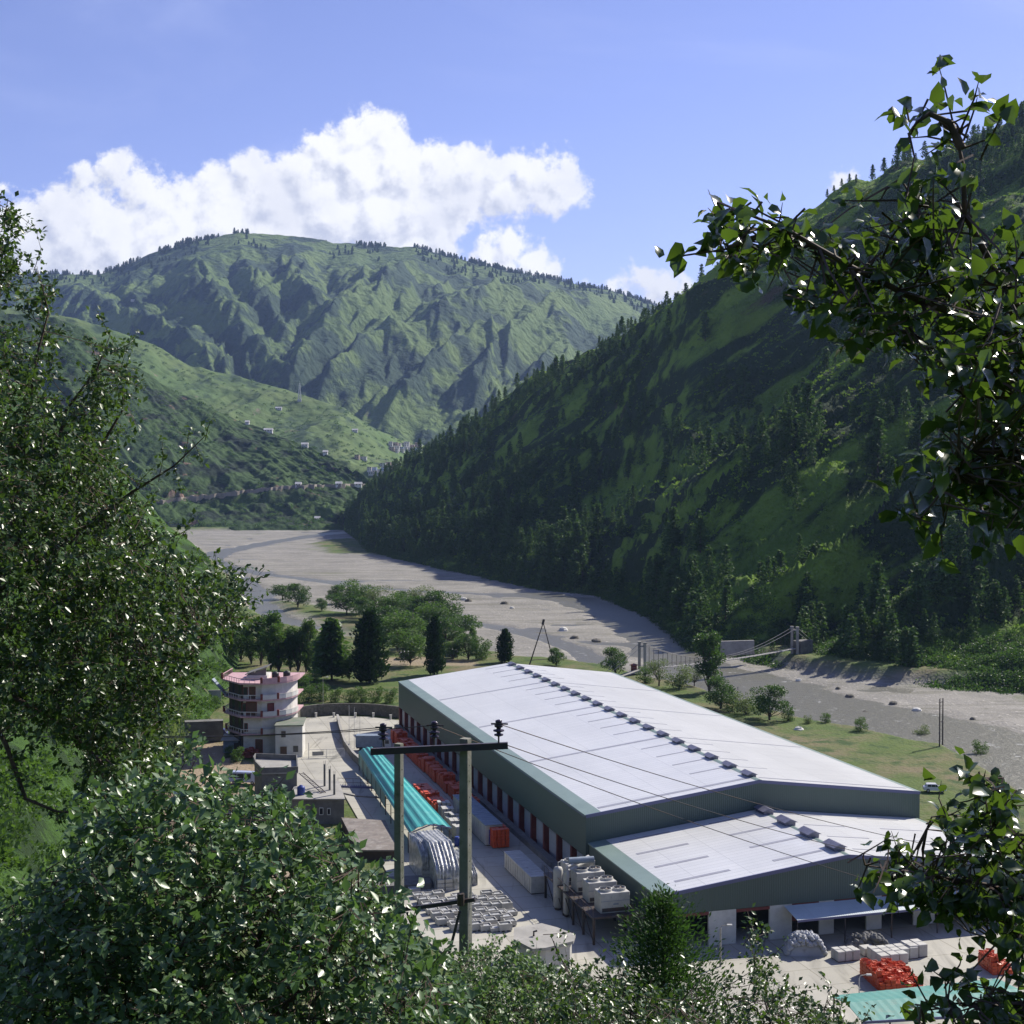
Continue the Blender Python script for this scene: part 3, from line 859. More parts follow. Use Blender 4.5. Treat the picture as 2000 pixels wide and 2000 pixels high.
def broad_proto(seed, h=9.0, w=7.0, n=2600, trunk=0.28, flat=0.0, loose=0.0, leaf=0.32, col=None):
    rg = np.random.default_rng(seed)
    wood = MB()
    wood.tube([(0, 0, -0.6), (rg.normal(0, .15), rg.normal(0, .15), h * trunk), (0, 0, h * 0.62)], [h * .028, h * .022, h * .012], 7)
    blobs = []
    nb = 16
    for i in range(nb):
        a = rg.random() * 6.28; rr = math.sqrt(rg.random()) * w * 0.34
        f = rg.uniform(trunk + 0.10, 0.90)
        if col: rr *= 0.6
        prof = math.sqrt(max(0.05, 1 - ((f - 0.55) / 0.55) ** 2))
        c = np.array([math.cos(a) * rr * prof * 1.25, math.sin(a) * rr * prof * 1.25, f * h])
        r = w * rg.uniform(0.13, 0.24)
        blobs.append((c, r))
        st = np.array([0, 0, h * trunk * rg.uniform(0.7, 1.3)])
        wood.tube([tuple(st), tuple((st + c) / 2 + np.array([0, 0, -.1 * h * .5])), tuple(c)], [h * .011, h * .007, h * .003], 4, caps=False)
    parts = []
    tot = sum(r ** 2 for _, r in blobs)
    for c, r in blobs:
        m_ = int(n * r * r / tot)
        d = unit(rg.normal(0, 1, (m_, 3))); d[:, 2] *= (1 - flat) * 0.85
        q = rg.uniform(0.35, 1.12 + loose, m_)[:, None] ** 0.7
        parts.append(tufts(c + d * r * q, d + np.array([0, 0, .2]), rg.uniform(0.6, 1.3, m_) * leaf, 0.62, 0.1, rg))
    # thin filling between the masses
    m_ = n // 8
    d = unit(rg.normal(0, 1, (m_, 3))) * rg.uniform(0.2, 1, (m_, 1))
    cen = d * np.array([w * .36, w * .36, h * (1 - trunk) * .42]) + np.array([0, 0, h * (trunk + (1 - trunk) * .52)])
    parts.append(tufts(cen, d, rg.uniform(0.6, 1.2, m_) * leaf, 0.6, 0.1, rg))
    return wood, join(parts)

# ---- 300 pines one can tell apart on the right-hand hill; the rest of the wood is one mass
PINES = []
for i, (sd_, h, w, n, op) in enumerate([(1, 15, 8.4, 760, 0.05), (2, 17, 9.0, 820, 0.15), (3, 13, 8.2, 700, 0.0), (4, 16, 9.6, 760, 0.2)]):
    wd, vf = pine_proto(sd_, h, w, n, open_=op)
    PINES.append(proto_parts('pine_tree', wd, vf, M_bark, M_pine, 'dark pine growing on the steep grass slope of the right-hand hill', 'pine tree', 'pines on the right-hand hill'))
PK = [children(p) for p in PINES]
def pine_spots(n, seed, lo=0.03, hi=0.97, c0=672, c1=2000, dens=None):
    rg = np.random.default_rng(seed); res = []
    while len(res) < n:
        c = rg.uniform(c0, c1, 4000); t = rg.uniform(lo, hi, 4000)
        s = c - 2700 * t
        strip = ridged(s / 210, (c + 2700 * t) / 1500, 3, 121)        # woods run down the gullies
        cl = fbm(c / 110, t * 9, 3, 65)
        den = np.interp(c, [700, 1000, 1300, 1700, 2000], [0.95, 0.75, 0.50, 0.32, 0.20])
        den = den + np.interp(t, [0, 0.12, 0.35, 0.6, 0.9, 1.0], [0.35, 0.20, -0.05, -0.25, -0.05, 0.30]) + 0.45 * smooth(1550, 1750, c) * smooth(0.6, 0.8, t)
        v = den + cl * .8 - (strip - 0.35) * 1.1
        ok = v > rg.uniform(0.25, 0.95, 4000)
        for a, b in zip(c[ok], t[ok]): res.append((a, b))
    return res[:n]
spots = pine_spots(330, 5)
# skyline pines, placed where single trees stand up against the sky
for c, dt in [(1170, .99), (1182, 1.0), (1196, .99), (1205, 1.0), (1214, 1.0), (1232, .985), (1240, 1.0), (1300, .985), (1308, 1.0), (1318, .99), (1326, 1.0), (1338, .99), (1368, 1.0),
              (1382, .99), (1612, 1.0), (1625, .99), (1640, 1.0), (1655, 1.0), (1668, .99), (1700, 1.0), (1722, 1.0), (1738, .99), (1760, 1.0), (1772, 1.0), (1925, 1.0), (1948, 1.0), (1975, 1.0),
              (1993, 1.0), (880, .99), (905, 1.0), (930, 1.0), (960, 1.0), (1010, .99), (1060, 1.0), (1100, .99), (1128, 1.0), (838, .99), (820, 1.0), (800, 1.0), (780, .99), (760, 1.0), (742, .99)]:
    spots.append((c, dt))
def keep300(sp):
    sc_ = []
    for c, t in sp:
        p = HR.at(c, t); sc_.append((p.y, c, t, p))
    sc_.sort(key=lambda q: (q[2] < 0.98, q[0]))
    return sc_[:300]
HILLPINES = keep300(spots)
for k, (yy, c, t, p) in enumerate(HILLPINES):
    i = k % 4
    big = R.uniform(0.7, 1.3) * (1.0 if t < 0.9 else (0.75 if t < .98 else R.uniform(.45, .85)))
    if 1560 < c < 1720 and 0.12 < t < 0.4: big *= 1.35
    crest = t > 0.98
    lab = 'pine standing up against the sky on the crest of the right-hand hill' if crest else \
        ('pine in the wood at the foot of the right-hand hill above the river bed' if t < 0.15 else 'dark pine growing on the steep grass slope of the right-hand hill')
    grp = 'pines along the crest' if crest else ('pines at the foot of the right-hand hill' if t < 0.15 else 'pines on the right-hand hill')
    loc = p + Vector((0, 0, -0.4))
    s_ = (big * R.uniform(.9, 1.1), big * R.uniform(.9, 1.1), big)
    if k < 4:
        o = PINES[i]; o.location = loc; o.rotation_euler.z = R.random() * 6.28; o.scale = s_; o['label'] = lab; o['group'] = grp
    else: copy_thing(PINES[i], loc, R.random() * 6.28, s_, lab, grp, PK[i])
# the rest of the wood and the scrub: one object each
def mass(name, protos, spots_, mats, label, cat, rg):
    Vs = []; Fs = []; b = 0
    for (x, y, z, s, a) in spots_:
        V, F = protos[rg.integers(len(protos))]
        ca, sa = math.cos(a) * s, math.sin(a) * s
        W = np.stack([V[:, 0] * ca - V[:, 1] * sa + x, V[:, 0] * sa + V[:, 1] * ca + y, V[:, 2] * s + z], 1)
        Vs.append(W.astype(np.float32)); Fs.append(F + b); b += len(V)
    o = mesh_np(name, np.concatenate(Vs), np.concatenate(Fs), mats)
    return prop(o, label, cat, None, 'stuff')
rg = np.random.default_rng(3)
lowp = [pine_proto(50 + i, 14, 8.0, 210, open_=0.05)[1] for i in range(3)]
more = pine_spots(2500, 15, 0.01, 0.98, 660, 2300)
def on_right(sp, s0, s1, rg):
    c = np.array([a for a, _ in sp]); t = np.array([b for _, b in sp])
    y, z = HR.z(c, t); x = col_x(c, y)
    return [(x[i], y[i], z[i] - 0.4, rg.uniform(s0, s1), rg.random() * 6.28) for i in range(len(sp))]
mass('pine_wood', lowp, on_right(more, 0.5, 1.2, rg), M_pine, 'distant mass of pine wood covering the right-hand hillside', 'wood', rg)
def bush_proto(seed, n=60, w=1.0, leaf=0.32):
    rg_ = np.random.default_rng(seed)
    d = unit(rg_.normal(0, 1, (n, 3))); d[:, 2] = np.abs(d[:, 2]) * .8
    q = rg_.uniform(0.5, 1.05, (n, 1))
    return tufts(d * q * w, d, rg_.uniform(.7, 1.3, n) * leaf * w, .7, 0, rg_)
bl = [bush_proto(i) for i in range(5)]
c = rg.uniform(665, 2500, 9000); t = rg.random(9000) ** 1.35 * 1.0
keep = fbm(c / 60, t * 16, 3, 44) + np.interp(t, [0, .06, .2, 1], [1.2, .45, 0.0, 0.0]) > rg.uniform(-.15, .55, 9000)
sp = list(zip(c[keep], t[keep]))
mass('hillside_scrub', bl, on_right(sp, 0.7, 2.6, rg), M_leafd, 'bushes and low scrub dotted over the right-hand hillside', 'scrub', rg)
c = rg.uniform(690, 2300, 44000); t = rg.random(44000)
keep = fbm(c / 45, t * 22, 3, 144) > rg.uniform(-.5, .4, 44000)
sp = list(zip(c[keep], t[keep]))
tiny = [bush_proto(30 + i, 14, 1.0, 0.7) for i in range(5)]
mass('hill_herbs', tiny, on_right(sp, 0.5, 1.7, rg), leaf_mat('herb_leaf', (0.09, 0.17, 0.025), (0.17, 0.28, 0.04), .7, .2, .2), 'tall herbs and grass clumps covering the right-hand hillside', 'undergrowth', rg)
c = rg.uniform(675, 2500, 3600); t = rg.random(3600) * 0.07 - 0.005
mass('riverside_scrub', [bush_proto(60 + i, 150, 1.0, 0.17) for i in range(4)], on_right(list(zip(c, t)), 1.6, 3.6, rg), M_leafd, 'dense broadleaf scrub lining the foot of the right-hand hill', 'scrub', rg)
# tree fringe along the crest of the far mountain and woods in its folds
lowc = [pine_proto(70 + i, 22, 16, 46, open_=0.1)[1] for i in range(3)]
c = rg.uniform(-300, 1300, 1500); t = np.concatenate([rg.normal(0.998, 0.006, 900), rg.uniform(0.86, 1.0, 600)])
kk = fbm(c / 60, t * 4, 3, 20) > -0.25
c, t = c[kk], t[kk]
y, z = HF.z(c, t); x = col_x(c, y)
mass('crest_wood', lowc, [(x[i], y[i], z[i] - 3, rg.uniform(.5, 1.15), rg.random() * 6) for i in range(len(c))], M_fir,
     'thin fringe of trees along the crest of the far mountain', 'wood', rg)
# scrub on the middle hill and the second ridge
c = rg.uniform(-100, 780, 2600); t = rg.uniform(0.01, 1.0, 2600)
kk = (fbm(c / 70, t * 6, 3, 23) > rg.uniform(0.0, .5, 2600)) | (t < 0.05)
c, t = c[kk], t[kk]; y, z = HM.z(c, t); x = col_x(c, y)
mass('middle_hill_scrub', bl, [(x[i], y[i], z[i], rg.uniform(1.5, 5.0), rg.random() * 6) for i in range(len(c))], M_leafd,
     'dark bushes and trees scattered over the terraced middle hill', 'scrub', rg)
c = rg.uniform(250, 1000, 900); t = rg.uniform(0.0, 1.0, 900)
y, z = H2.z(c, t); x = col_x(c, y)
mass('second_ridge_scrub', bl, [(x[i], y[i], z[i], rg.uniform(2, 5.5), rg.random() * 6) for i in range(len(c))], M_leafd,
     'scattered trees on the paler ridge behind the middle hill', 'scrub', rg)
# grass tufts, weeds and bushes of the near bank
c = rg.uniform(-500, 440, 16000); t = rg.uniform(0.0, 4.9, 16000)
kk = fbm(c / 40, t * 5, 3, 53) > rg.uniform(-.4, .4, 16000)
c, t = c[kk], t[kk]; y, z = bank(c, t); x = col_x(c, y)
mass('bank_scrub', bl, [(x[i], y[i], z[i] - .2, rg.uniform(.25, 1.0) ** 1.5 * 2.0, rg.random() * 6) for i in range(len(c))], M_leafm,
     'bushes and weeds growing over the grassy near bank on the left', 'scrub', rg)

# ---- trees of the valley floor
def vt(px, py, hpx, kind, label, name='broadleaf_tree', cat='tree', group=None, wf=1.0):
    p = PG(px, py)
    dist = p.y
    h = hpx * dist / FPX * 1.08
    pr, base_h, kids = VP[kind]
    if kind in ('round', 'round2', 'flat', 'pale'): wf *= 1.3
    if kind in ('tall', 'tall2'): wf *= R.uniform(.85, 1.15); h *= R.uniform(.9, 1.1)
    if kind == 'cone': wf *= 1.25
    s = h / base_h
    loc = p + Vector((0, 0, -0.15))
    if not pr.get('used'):
        o = pr; o['used'] = 1; o.location = loc; o.scale = (s * wf, s * wf, s); o.rotation_euler.z = R.random() * 6.28
        o['label'] = label
        o.name = name; o['category'] = cat
        if group: o['group'] = group
    else:
        o = copy_thing(pr, loc, R.random() * 6.28, (s * wf, s * wf, s), label, group, kids)
        o.name = name; o['category'] = cat
        if not group and 'group' in o: del o['group']
    return o
VP = {}
def reg(kind, wd, vf, h, lm, wm=M_bark):
    t = proto_parts('broadleaf_tree', wd, vf, wm, lm, 'x', 'tree', None)
    VP[kind] = (t, h, children(t))
reg('round', *broad_proto(101, 9, 8.0, 4200, 0.14, leaf=.38), 9, M_leafd)
reg('round2', *broad_proto(102, 9, 8.5, 4200, 0.12, loose=.15, leaf=.38), 9, M_leafm)
reg('flat', *broad_proto(103, 6, 9.0, 2600, 0.28, flat=.4, leaf=.38), 6, M_leafd)
reg('pale', *broad_proto(104, 9, 7.0, 2300, 0.22, loose=.3), 9, M_leafg)
reg('tall', *broad_proto(105, 12, 7.0, 4800, 0.05, col=True, leaf=.4), 12, M_leafd)
reg('tall2', *broad_proto(106, 12, 6.6, 4800, 0.04, col=True, loose=.1, leaf=.4), 12, M_leafm)
reg('cone', *pine_proto(107, 14, 9.0, 3600, open_=.0), 14, M_leafd)
reg('column', *pine_proto(108, 14, 7.0, 5200, narrow=True), 14, M_cypress)
reg('bush', *broad_proto(109, 4, 5.0, 1500, 0.05, leaf=.3), 4, M_leafm)
reg('bushg', *broad_proto(110, 4, 5.0, 1400, 0.05, leaf=.3), 4, M_leafg)
for a in [
    (552, 1169, 30, 'flat', 'small flat-topped dark tree alone at the edge of the river bed, farthest left'),
    (581, 1186, 45, 'round', 'rounded dark tree beside the flat-topped one on the river bed'),
    (628, 1193, 24, 'round', 'smallest round tree on the grassy strip of the river bed'),
    (658, 1181, 38, 'round', 'slim dark tree standing alone on the gravel left of the grove'),
    (677, 1201, 42, 'flat', 'low spreading tree at the left end of the river grove'),
    (700, 1197, 58, 'round2', 'tallest tree at the left end of the river grove'),
    (740, 1205, 56, 'pale', 'greyish loose tree in the middle of the river grove'),
    (789, 1202, 46, 'round', 'dark round tree in the river grove in front of a pale one'),
    (822, 1200, 52, 'pale', 'pale thin-leaved tree at the back of the river grove'),
    (858, 1222, 66, 'round', 'large dark round tree at the right end of the river grove'),
    (778, 1273, 74, 'round2', 'broad tree right behind the dense dark cypress'),
    (818, 1264, 52, 'round', 'dark tree beside the camp shelter, left of the narrow cypress'),
    (903, 1246, 46, 'flat', 'spreading tree right of the grove with a flat crown'),
    (914, 1289, 50, 'round', 'dark tree behind the far corner of the long shed roof'),
    (886, 1290, 42, 'round2', 'smaller tree just right of the narrow cypress'),
    (942, 1288, 34, 'bush', 'low bushy tree near the far end of the shed ridge'),
    (470, 1290, 72, 'tall', 'leftmost tall tree of the row behind the round house'),
    (510, 1300, 106, 'tall', 'tallest dark tree of the row behind the round house'),
    (545, 1313, 92, 'tall2', 'tree above the roof terrace of the round house'),
    (568, 1311, 98, 'tall', 'tall dark tree just right of the round house'),
    (598, 1312, 90, 'tall2', 'leafy tree between the round house and the conical tree'),
    (648, 1329, 110, 'cone', 'broad conical tree left of the dense dark cypress'),
    (490, 1297, 88, 'tall2', 'leafy tree second from the left in the row behind the round house'),
    (529, 1309, 104, 'tall2', 'tall tree directly behind the roof tanks of the round house'),
    (583, 1313, 96, 'tall', 'dark tree in the gap right of the round house'),
    (621, 1319, 84, 'tall2', 'leafy tree touching the left side of the broad conical tree'),
    (452, 1293, 72, 'round', 'rounded tree at the left end of the row behind the round house'),
    (412, 1290, 62, 'tall', 'small dark tree right of the flat-roofed house'),
    (712, 1212, 44, 'round', 'dark rounded tree low in the left half of the river grove'),
    (764, 1212, 50, 'round2', 'leafy tree filling the middle of the river grove'),
    (812, 1222, 56, 'round', 'dark tree in front of the pale one at the back of the grove'),
    (838, 1240, 60, 'round2', 'tree just left of the narrow cypress top in the grove'),
    (870, 1262, 56, 'round', 'dark tree right behind the narrow cypress'),
    (752, 1246, 60, 'round', 'dark tree close behind the dense dark cypress'),
    (790, 1240, 52, 'tall', 'upright dark tree between the two cypresses, farther back'),
    (925, 1272, 44, 'tall2', 'upright tree at the right end of the grove'),
    (680, 1330, 60, 'round2', 'lower tree between the conical tree and the dense dark cypress'),
    (800, 1300, 66, 'round2', 'tree in the gap between the two dark cypresses'),
    (345, 1292, 84, 'tall', 'dark tree beside the flat-roofed house behind the big leafy tree'),
    (318, 1300, 92, 'tall2', 'tree left of the flat-roofed house, half hidden by leaves'),
    (430, 1285, 60, 'round', 'dark tree between the flat-roofed house and the tree row'),
    (986, 1294, 62, 'column', 'bushy dark tree just behind the shed ridge end'),
    (1086, 1300, 34, 'round', 'small round tree under the bipod mast'),
    (1200, 1316, 50, 'round', 'dark round tree left of the footbridge pylon'),
    (1260, 1334, 30, 'bush', 'low bush at the near end of the footbridge'),
    (1287, 1340, 50, 'pale', 'pale shrub-like tree just right of the footbridge pylon'),
    (1327, 1344, 42, 'bushg', 'greyish bushy tree beyond the shed roof, right of the pylon'),
    (1356, 1340, 34, 'pale', 'small greyish tree left of the tall riverside tree'),
    (1385, 1352, 118, 'tall', 'tall dark riverside tree in front of the footbridge'),
    (1406, 1384, 60, 'round', 'dark tree leaning over the bank below the tall riverside tree'),
    (1457, 1395, 42, 'bushg', 'greyish bush right of the tall riverside tree'),
    (1504, 1406, 66, 'round', 'round riverside tree standing clear of the others'),
    (1613, 1411, 18, 'bush', 'small round bush on the river edge, middle of three'),
    (1579, 1413, 16, 'bushg', 'small grey bush on the river edge, left of three'),
    (1681, 1428, 24, 'bush', 'dark bush on the river edge, right of three'),
    (1800, 1441, 24, 'bushg', 'grey-green bush beside the twin poles'),
    (1915, 1478, 28, 'bush', 'bush at the river edge near the right side'),
    (1540, 1408, 22, 'bush', 'low bush against the round riverside tree'),
    (1430, 1390, 30, 'bush', 'low bush at the foot of the tall riverside tree'),
    (1841, 1587, 12, 'bush', 'tiny green bush in the field beyond the low wall')]:
    vt(*a)
vt(722, 1334, 134, 'column', 'dense very dark cypress, the widest of the two', 'cypress', 'cypress', wf=0.98)
vt(849, 1318, 108, 'column', 'narrow dark cypress nearer the long shed', 'cypress', 'cypress', wf=0.68)
for k, (px, py, h, kd) in enumerate([(572, 1375, 34, 'bush'), (600, 1372, 30, 'bush'), (625, 1370, 34, 'bush'), (655, 1372, 26, 'bush'), (684, 1372, 24, 'bush'), (706, 1371, 28, 'bush'),
                                     (735, 1372, 28, 'bush'), (762, 1373, 26, 'bush'), (590, 1352, 36, 'bush'), (612, 1345, 34, 'bush'), (400, 1378, 26, 'bush'), (380, 1382, 22, 'bush'), (418, 1384, 24, 'bush')]):
    vt(px, py, h, kd, 'low green shrub in the strip behind the stone court wall' if px > 500 else 'shrub below the grey wall behind the round house', 'shrub', 'shrub',
       'shrubs behind the court wall' if px > 500 else 'shrubs below the grey wall')
for px, py, h, kd, lab in [(300, 1500, 118, 'bushg', 'big grey-green bush at the bend of the dirt road'), (322, 1440, 84, 'bushg', 'grey-green bush higher up beside the dirt road'),
                           (284, 1456, 100, 'bush', 'green bush behind the roadside ones'), (334, 1392, 52, 'bushg', 'farthest bush beside the dirt road'),
                           (462, 1488, 26, 'bush', 'small green shrub beside the blue drum shed'), (448, 1478, 20, 'bush', 'weeds at the corner of the tin shed')]:
    vt(px, py, h, kd, lab, 'bush', 'bush')
# ------------------------------------------------------------------ the plant
YAW = math.atan2(-E_D.x, E_D.y)
TE = Matrix.Translation(E_O) @ Matrix.Rotation(YAW, 4, 'Z')      # local x across, y along the shed (away), z up
TEi = TE.inverted()
def LB():
    m = MB(); m.T = TE; return m
def lo(px, py, z=0.0):
    q = TEi @ P(px, py, z); return q.x, q.y
def n_at(px, s, z=0.0):
    u = (px - 1000) / FPX
    ax, ay = E_O.x + E_D.x * s, E_O.y + E_D.y * s
    k = CP; kk = -(z - CZ) * SP
    return (u * (ay * k + kk) - ax) / (E_N.x - u * E_N.y * k)
def corr(name, c1, c2=None, per=0.35, axis='X', rough=0.45, dep=0.03, metal=0.0, wear=0.3, spec=0.5, stain=None):
    """profiled sheet: ribs from a wave in object space"""
    m, nt, b, out = new_mat(name)
    N, L = nt.nodes, nt.links
    b.inputs['Roughness'].default_value = rough; b.inputs['Metallic'].default_value = metal; b.inputs['Specular IOR Level'].default_value = spec
    tc = N.new('ShaderNodeTexCoord')
    w = N.new('ShaderNodeTexWave'); w.bands_direction = axis; w.inputs['Scale'].default_value = 1.0 / per / 3.18
    L.new(tc.outputs['Object'], w.inputs['Vector'])
    n = N.new('ShaderNodeTexNoise'); n.inputs['Scale'].default_value = 0.12; n.inputs['Detail'].default_value = 7; n.inputs['Roughness'].default_value = 0.65
    mp = N.new('ShaderNodeMapping'); mp.inputs['Scale'].default_value = (1, 0.35, 1) if axis == 'Y' else (1, 1, 0.3)
    L.new(tc.outputs['Object'], mp.inputs[0]); L.new(mp.outputs[0], n.inputs['Vector'])
    r = N.new('ShaderNodeMapRange'); r.inputs['From Min'].default_value = 0.35; r.inputs['From Max'].default_value = 0.7
    L.new(n.outputs['Fac'], r.inputs['Value'])
    mx = N.new('ShaderNodeMix'); mx.data_type = 'RGBA'
    c2 = c2 or tuple(q * 0.85 for q in c1)
    mx.inputs['A'].default_value = rgba(c1); mx.inputs['B'].default_value = rgba(c2)
    L.new(r.outputs[0], mx.inputs['Factor']); col = mx.outputs['Result']
    # panel joints
    v = N.new('ShaderNodeTexBrick'); 
    v.inputs['Color1'].default_value = (1, 1, 1, 1); v.inputs['Color2'].default_value = (0.93, 0.935, 0.94, 1); v.inputs['Mortar'].default_value = (0.66, 0.66, 0.66, 1)
    v.inputs['Scale'].default_value = 0.16; v.inputs['Mortar Size'].default_value = 0.006; v.inputs['Brick Width'].default_value = 1.0; v.inputs['Row Height'].default_value = 0.17; v.offset = 0.0
    L.new(tc.outputs['Object'], v.inputs['Vector'])
    m2 = N.new('ShaderNodeMix'); m2.data_type = 'RGBA'; m2.blend_type = 'MULTIPLY'; m2.inputs['Factor'].default_value = wear
    L.new(col, m2.inputs['A']); L.new(v.outputs['Color'], m2.inputs['B']); L.new(m2.outputs['Result'], b.inputs['Base Color'])
    bp = N.new('ShaderNodeBump'); bp.inputs['Strength'].default_value = 0.6; bp.inputs['Distance'].default_value = dep
    L.new(w.outputs['Fac'], bp.inputs['Height']); L.new(bp.outputs[0], b.inputs['Normal'])
    return m
M_roof = corr('roof_sheet', (0.66, 0.66, 0.645), (0.57, 0.57, 0.555), 0.5, 'Y', 0.33, 0.012, spec=0.8, wear=1.0)
M_green = corr('green_cladding', (0.085, 0.125, 0.105), (0.075, 0.11, 0.095), 0.3, 'X', 0.55, 0.03)
M_greenp = corr('green_cladding_side', (0.085, 0.125, 0.105), (0.075, 0.11, 0.095), 0.3, 'Y', 0.55, 0.03)
M_flash = mat('green_flashing', (0.20, 0.27, 0.24), (0.17, 0.235, 0.21), 0.45, 0.3)
M_trim = mat('blue_grey_trim', (0.10, 0.11, 0.22), None, 0.4)
M_sky = mat('skylight_strip', (0.33, 0.33, 0.36), (0.28, 0.28, 0.31), 0.4, 0.8)
M_vent = mat('vent_metal', (0.20, 0.20, 0.26), (0.14, 0.14, 0.19), 0.45, 2, metal=0.3)
M_maroon = mat('maroon_steel', (0.17, 0.035, 0.028), (0.12, 0.026, 0.022), 0.6, 1.0)
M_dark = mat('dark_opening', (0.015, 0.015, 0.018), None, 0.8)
M_white = mat('white_plaster', (0.62, 0.61, 0.57), (0.50, 0.49, 0.45), 0.85, 0.5, 0.2, 8, c3=(0.38, 0.36, 0.32), s3=0.35, stops3=(0.58, 0.75))
M_panel = mat('grey_shutter', (0.42, 0.43, 0.45), (0.34, 0.35, 0.37), 0.6, 0.4, c3=(0.25, 0.24, 0.23), s3=0.9, stops3=(.6, .75))
M_conc = mat('concrete', (0.36, 0.345, 0.31), (0.27, 0.26, 0.235), 0.9, 0.35, 0.3, 6, c3=(0.20, 0.19, 0.175), s3=1.1, stops3=(0.56, 0.75), bdist=0.03)
M_concd = mat('dark_concrete', (0.19, 0.185, 0.175), (0.12, 0.118, 0.11), 0.9, 0.5, 0.4, 5, c3=(0.07, 0.075, 0.06), s3=0.9, stops3=(0.56, 0.75), bdist=0.04)
M_steel = mat('dark_steel', (0.05, 0.052, 0.06), (0.09, 0.06, 0.045), 0.55, 2.0, metal=0.4)
M_slab = mat('yard_slab', (0.44, 0.42, 0.355), (0.37, 0.355, 0.305), 0.85, 0.09, 0.15, 4, c3=(0.27, 0.26, 0.23), s3=0.22, stops3=(0.57, 0.74), bdist=0.02, detail=8)

shed = thing('warehouse', 'long green-clad storage shed with a pale two-slope metal roof and ridge vents', 'warehouse', E_O, rz=YAW)
W, Ln, EH, RH = 51.0, 128.0, 10.4, 13.6
def rz_(x, eh=EH, rh=RH, w=W): return eh + (rh - eh) * (1 - abs(x - w / 2) / (w / 2))
def roof_slab(x0, x1, y0, y1, th=0.18, up=0.0, eh=EH, rh=RH, w=W, mb=None):
    m = mb or LB()
    a, b = rz_(x0, eh, rh, w) + up, rz_(x1, eh, rh, w) + up
    vs = [(x0, y0, a - th), (x1, y0, b - th), (x1, y1, b - th), (x0, y1, a - th), (x0, y0, a), (x1, y0, b), (x1, y1, b), (x0, y1, a)]
    m.add(vs, [(3, 2, 1, 0), (4, 5, 6, 7), (0, 1, 5, 4), (1, 2, 6, 5), (2, 3, 7, 6), (3, 0, 4, 7)])
    return m
m = LB()
roof_slab(2.2, 25.45, -0.05, Ln + .05, mb=m); roof_slab(25.55, W - 0.7, -0.05, Ln + .05, mb=m)
rf = m.build('roof', M_roof, shed)
m = LB(); roof_slab(-0.12, 2.196, -0.08, Ln + .08, mb=m, up=0.004); m.build('eave_flashing', M_flash, rf); m = LB(); roof_slab(W - 0.696, W + 0.12, -.08, Ln + .08, mb=m, up=0.004)
m.build('eave_flashing', M_flash, rf)
m = LB()                       # ridge capping
m.add([(25.0, -.1, 13.55), (25.5, -.1, 13.68), (26.0, -.1, 13.55), (25.0, Ln + .1, 13.55), (25.5, Ln + .1, 13.68), (26.0, Ln + .1, 13.55)], [(0, 1, 4, 3), (1, 2, 5, 4), (0, 2, 1), (3, 4, 5), (0, 3, 5, 2)])
m.build('ridge_cap', M_flash, rf)
def strip(x0, x1, y0, y1, up=0.03, eh=EH, rh=RH, w=W, m=None):
    m = m or LB(); roof_slab(x0, x1, y0, y1, 0.03, up, eh, rh, w, m); return m
for s in (1.6, 33.6, 65.6, 97.6):
    strip(2.4, 24.6, s, s + .75).build('skylight_line', M_sky, rf)
    strip(26.4, W - 1.2, s, s + .45).build('skylight_line', M_sky, rf)
for k in range(20):
    s = 3.2 + 6.4 * k
    if min(abs(s - q) for q in (1.6, 33.6, 65.6, 97.6)) > 1.8:
        strip(19.2, 24.4, s - .2, s + .2).build('skylight', M_sky, rf)
        strip(26.6, 31.5, s - .1, s + .1).build('skylight', M_sky, rf)
    v = LB()
    v.box(24.9, s - 1.1, 13.2, 26.1, s + 1.1, 13.85)
    v.build('roof_vent', M_vent, rf)
    c = LB()
    c.add([(24.65, s - 1.3, 13.88), (26.35, s - 1.3, 13.88), (26.35, s + 1.3, 13.88), (24.65, s + 1.3, 13.88), (25.5, s - 1.3, 14.22), (25.5, s + 1.3, 14.22)],
          [(3, 2, 1, 0), (0, 1, 4), (2, 3, 5), (0, 4, 5, 3), (1, 2, 5, 4)])
    c.build('vent_cowl', M_vent, [o for o in C.objects if o.name.startswith('roof_vent')][-1] if False else rf)
# walls
m = LB(); m.box(-0.003, 0, 4.7, 0.35, Ln, 10.25); m.build('side_cladding', M_greenp, shed)
m = LB(); m.box(W - .35, 0, 0, W, Ln, 10.25); m.build('far_side_wall', M_greenp, shed)
for y0, y1 in ((0.003, 0.3), (Ln - .3, Ln - .003)):
    m = LB()
    x0, x1 = 0.36, W - .36
    pr = [(x0, 4.7 if y0 > 1 else 4.7), (x1, 4.7), (x1, 10.25), (25.5, 13.4), (x0, 10.25)]
    n = 5
    vs = [(a, y0, z) for a, z in pr] + [(a, y1, z) for a, z in pr]
    m.add(vs, [tuple(range(n)), tuple(range(2 * n - 1, n - 1, -1))] + [(k, n + k, n + (k + 1) % n, (k + 1) % n) for k in range(n)])
    m.build('gable_cladding', M_green, shed)
m = LB()
for s0, s1, a, b in ((0.0, 25.5, 10.25, 13.43), (25.5, W, 13.43, 10.25)):
    m.add([(s0, -.14, a - .28), (s1, -.14, b - .28), (s1, -.14, b + .17), (s0, -.14, a + .17), (s0, -.02, a - .28), (s1, -.02, b - .28), (s1, -.02, b + .17), (s0, -.02, a + .17)],
          [(0, 1, 2, 3), (7, 6, 5, 4), (3, 2, 6, 7), (0, 4, 5, 1), (0, 3, 7, 4), (1, 5, 6, 2)])
m.build('gable_trim', M_trim, shed)
m = LB(); m.box(-.10, 0.2, 10.02, -.006, Ln - .2, 10.2); m.build('gutter', M_trim, shed)
